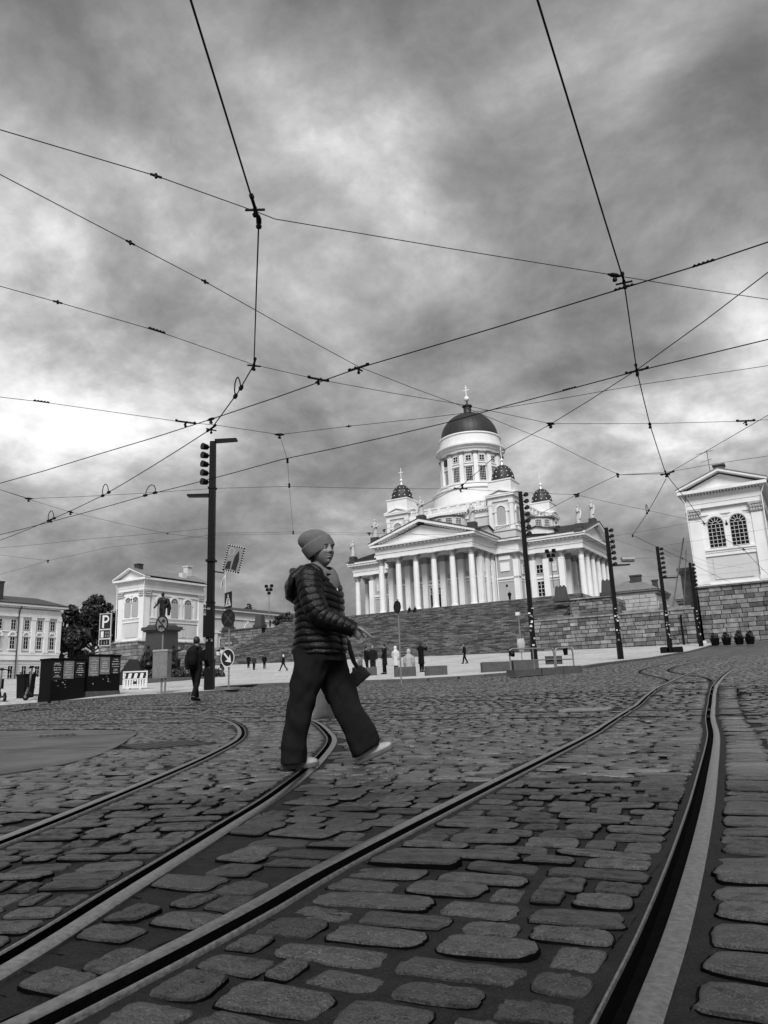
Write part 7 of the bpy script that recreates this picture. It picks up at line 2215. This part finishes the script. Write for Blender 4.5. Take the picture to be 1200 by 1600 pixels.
# soft wool collar underneath
b = MB()
rs = []
for k in range(30):
    t = 2 * math.pi * k / 30
    ct, st = math.cos(t), math.sin(t)
    c = V3(-.500, -.012, 1.452) + V3(ca, sa, 0) * (.108 * ct) + V3(-sa, ca, 0) * (.094 * st) + V3(0, 0, -.090 * max(0, ct) ** 1.2 + .008 * math.sin(3 * t))
    out_ = (V3(ca, sa, 0) * ct + V3(-sa, ca, 0) * st)
    w = .024 + .004 * math.sin(2 * t + 1)
    hgt = .048 + .034 * max(0, ct)
    rs.append([tuple(c + out_ * (w * math.cos(q)) + V3(0, 0, 1) * (hgt * math.sin(q)) + out_ * (-.25 * hgt * math.sin(q))) for q in [2 * math.pi * u / 14 for u in range(14)]])
rs.append(rs[0])
b.rings(rs, caps=False)
me = remesh(b, .007, 2); me.transform(WM)
finish(me, 'wool_collar', M_COLLAR, wo, 80)
# --- trousers, wide legs
b = MB()
def leg(keys_, m):
    for_ = interp_secs(keys_, m)
    rs_ = []
    for (t, c, a, bb) in for_:
        ring = []
        for i in range(48):
            th = 2 * math.pi * i / 48
            ct, st = math.cos(th), math.sin(th)
            r_ = (abs(ct) ** 2.2 + abs(st) ** 2.2) ** (-1 / 2.2)
            k = 1 + .07 * t * crease(ct * 1.3, st * 1.3, t * .9, 1.7, keys_[0][1] * 9) + .035 * math.sin(3 * th + t * 4) * t
            ring.append(tuple(Vector(c) + Vector(a) * (ct * r_ * k) + Vector(bb) * (st * r_ * k)))
        rs_.append(ring)
    b.rings(rs_)
leg([(0, -.545, -.055, .86, .175, 0, 0, 0, .135, 0), (.25, -.585, -.085, .72, .135, 0, 0, 0, .120, 0), (.5, -.652, -.095, .50, .105, 0, 0, 0, .105, 0), (.75, -.700, -.095, .27, .092, 0, 0, 0, .100, 0), (1, -.724, -.090, .045, .086, 0, 0, 0, .100, 0)], 40)
leg([(0, -.53, .06, .86, .185, 0, 0, 0, .135, 0), (.25, -.455, .08, .70, .135, 0, .01, 0, .120, 0), (.5, -.362, .075, .47, .110, 0, .03, 0, .108, 0), (.75, -.272, .06, .275, .098, 0, .045, 0, .105, 0), (1, -.196, .05, .100, .092, 0, .05, 0, .105, 0)], 40)
b.tube([(-.535, 0, .76), (-.532, 0, .83), (-.53, 0, .90)], [(.19, .19), (.188, .185), (.18, .18)], 24, up=(1, 0, 0))
me = remesh(b, .009, 3)
for v_ in me.vertices:
    c = v_.co
    k = crease(c.x + .5 * c.z, c.y, c.z * .8, 8, 1) * .024 + crease(c.x - .4 * c.z, c.y, c.z * .5, 19, 5) * .008
    dirn = Vector((c.x + .52 - (.35 * (.86 - c.z) if c.x > -.47 else -.22 * (.86 - c.z)), c.y, 0))
    k += .0075 * math.sin(34 * (c.z * .8 + c.x * .9) + 3 * crease(c.x, c.y, c.z, 5)) * min(1, max(0, (.62 - c.z) / .2)) * (.35 + .65 * max(0, crease(c.x, c.y, c.z, 4, 8) + .3))
    k += .010 * math.sin(3.2 * math.atan2(c.y, c.x + .5) * 2 + 6 * c.z) * min(1, max(0, (.5 - c.z) / .3))
    if dirn.length > 1e-4: v_.co += dirn.normalized() * k
me.transform(WM)
finish(me, 'trousers', M_TROUSER, wo, 80)
# --- shoes
def shoe(heel, toe_dir, pitch, ln, label):
    d = Vector(toe_dir).normalized()
    Ms = WM @ Matrix.Translation(heel) @ Matrix.Rotation(math.atan2(d.y, d.x), 4, 'Z') @ Matrix.Rotation(-pitch, 4, 'Y')
    s_ = MB(Ms)
    K = [(-.012, .024, .0), (.012, .040, 0), (.08, .042, 0), (.15, .047, .0), (.21, .053, .001), (.255, .049, .004), (.280, .038, .008), (.294, .020, .012)]
    rs_ = []
    for (x, w, lift) in K:
        x *= ln / .285
        rs_.append([(x, -w, lift), (x, w, lift), (x, w * 1.02, .036 + lift), (x, -w * 1.02, .036 + lift)])
    s_.rings(rs_)
    sole_me = remesh(s_, .006, 3)
    u = MB(Ms)
    U = [(-.006, .020, .078, .0), (.010, .034, .096, 0), (.06, .040, .104, 0), (.11, .042, .108, 0), (.15, .045, .095, 0), (.20, .049, .080, 0), (.245, .047, .070, .002), (.270, .038, .060, .005), (.284, .020, .046, .010)]
    rs_ = []
    for (x, w, top, lift) in U:
        x *= ln / .285
        rs_.append([(x, w * math.cos(t) * (1 - .12 * max(0, math.sin(t))), .022 + lift + (top - .022) * max(0, math.sin(t)) ** .75 if math.sin(t) > 0 else .020 + lift) for t in [2 * math.pi * k / 18 for k in range(18)]])
    u.rings(rs_)
    o_ = finish(remesh(u, .005, 3), 'shoe', M_SHOE, wo, 80)
    finish(sole_me, 'sole', M_SOLE, o_, 60)
    l_ = MB(Ms)
    for i in range(5):
        x = (.125 + i * .019) * ln / .285; zt = .106 - i * .007
        l_.tube([(x, -.024, zt - .012), (x + .004, 0, zt), (x, .024, zt - .012)], .0032, 6)
    l_.build('lace', M_SIGNW, o_)
shoe((-.808, -.085, .004), (.93, .37, 0), R(0), .265, 'rear')
shoe((-.268, .045, .006), (1, .03, 0), R(20), .285, 'front')
# --- shoulder bag and cloth bag
b = MB()
b.M = Matrix.Translation((-.262, .20, .640)) @ Matrix.Rotation(R(-38), 4, 'Y')
b.frustum(-.105, .095, -.035, .035, -.06, .05, .015, .01); b.M = Matrix()
me = remesh(b, .006, 3); me.transform(WM)
sb = finish(me, 'shoulder_bag', mat('bag_leather', .003, .6, .25, 10, .3, 30, spec=.2), None, 80)
tag(sb, 'black shoulder bag swinging in front of the walking woman\'s thigh', 'bag')
b = MB(WM); b.tube([(-.36, .18, .96), (-.32, .18, .90), (-.305, .18, .83), (-.285, .19, .76), (-.255, .2, .70)], [(.012, .006), (.018, .006), (.018, .006), (.018, .006), (.014, .006)], 8, up=(1, 0, 0)); b.tube([(-.255, .2, .70), (-.21, .2, .705), (-.185, .2, .68)], .008, 6); b.build('strap', M_BLACK, sb)
b = MB()
rs = []
for (z, cx, hx_, hy_) in ((.755, -.520, .025, .02), (.70, -.522, .05, .035), (.60, -.525, .075, .06), (.48, -.522, .10, .075), (.38, -.520, .118, .08), (.345, -.518, .116, .075), (.335, -.518, .09, .05)):
    rs.append([(cx + hx_ * math.cos(t) * (1 + .07 * math.sin(5 * t + z * 9)), .33 + hy_ * math.sin(t) * (1 + .09 * math.sin(4 * t)), z + .01 * math.sin(3 * t)) for t in [2 * math.pi * k / 36 for k in range(36)]])
b.rings(rs)
b.v = [tuple(WM @ Vector(p)) for p in b.v]
tg = tag(b.build('cloth_bag', M_TOTE, None, 80), 'grey cloth bag hanging behind the walking woman\'s legs', 'bag')
b = MB(WM); b.tube([(-.53, .31, .75), (-.515, .27, .79), (-.50, .25, .775), (-.51, .31, .745)], .008, 6); b.build('handle', M_TOTE, tg)
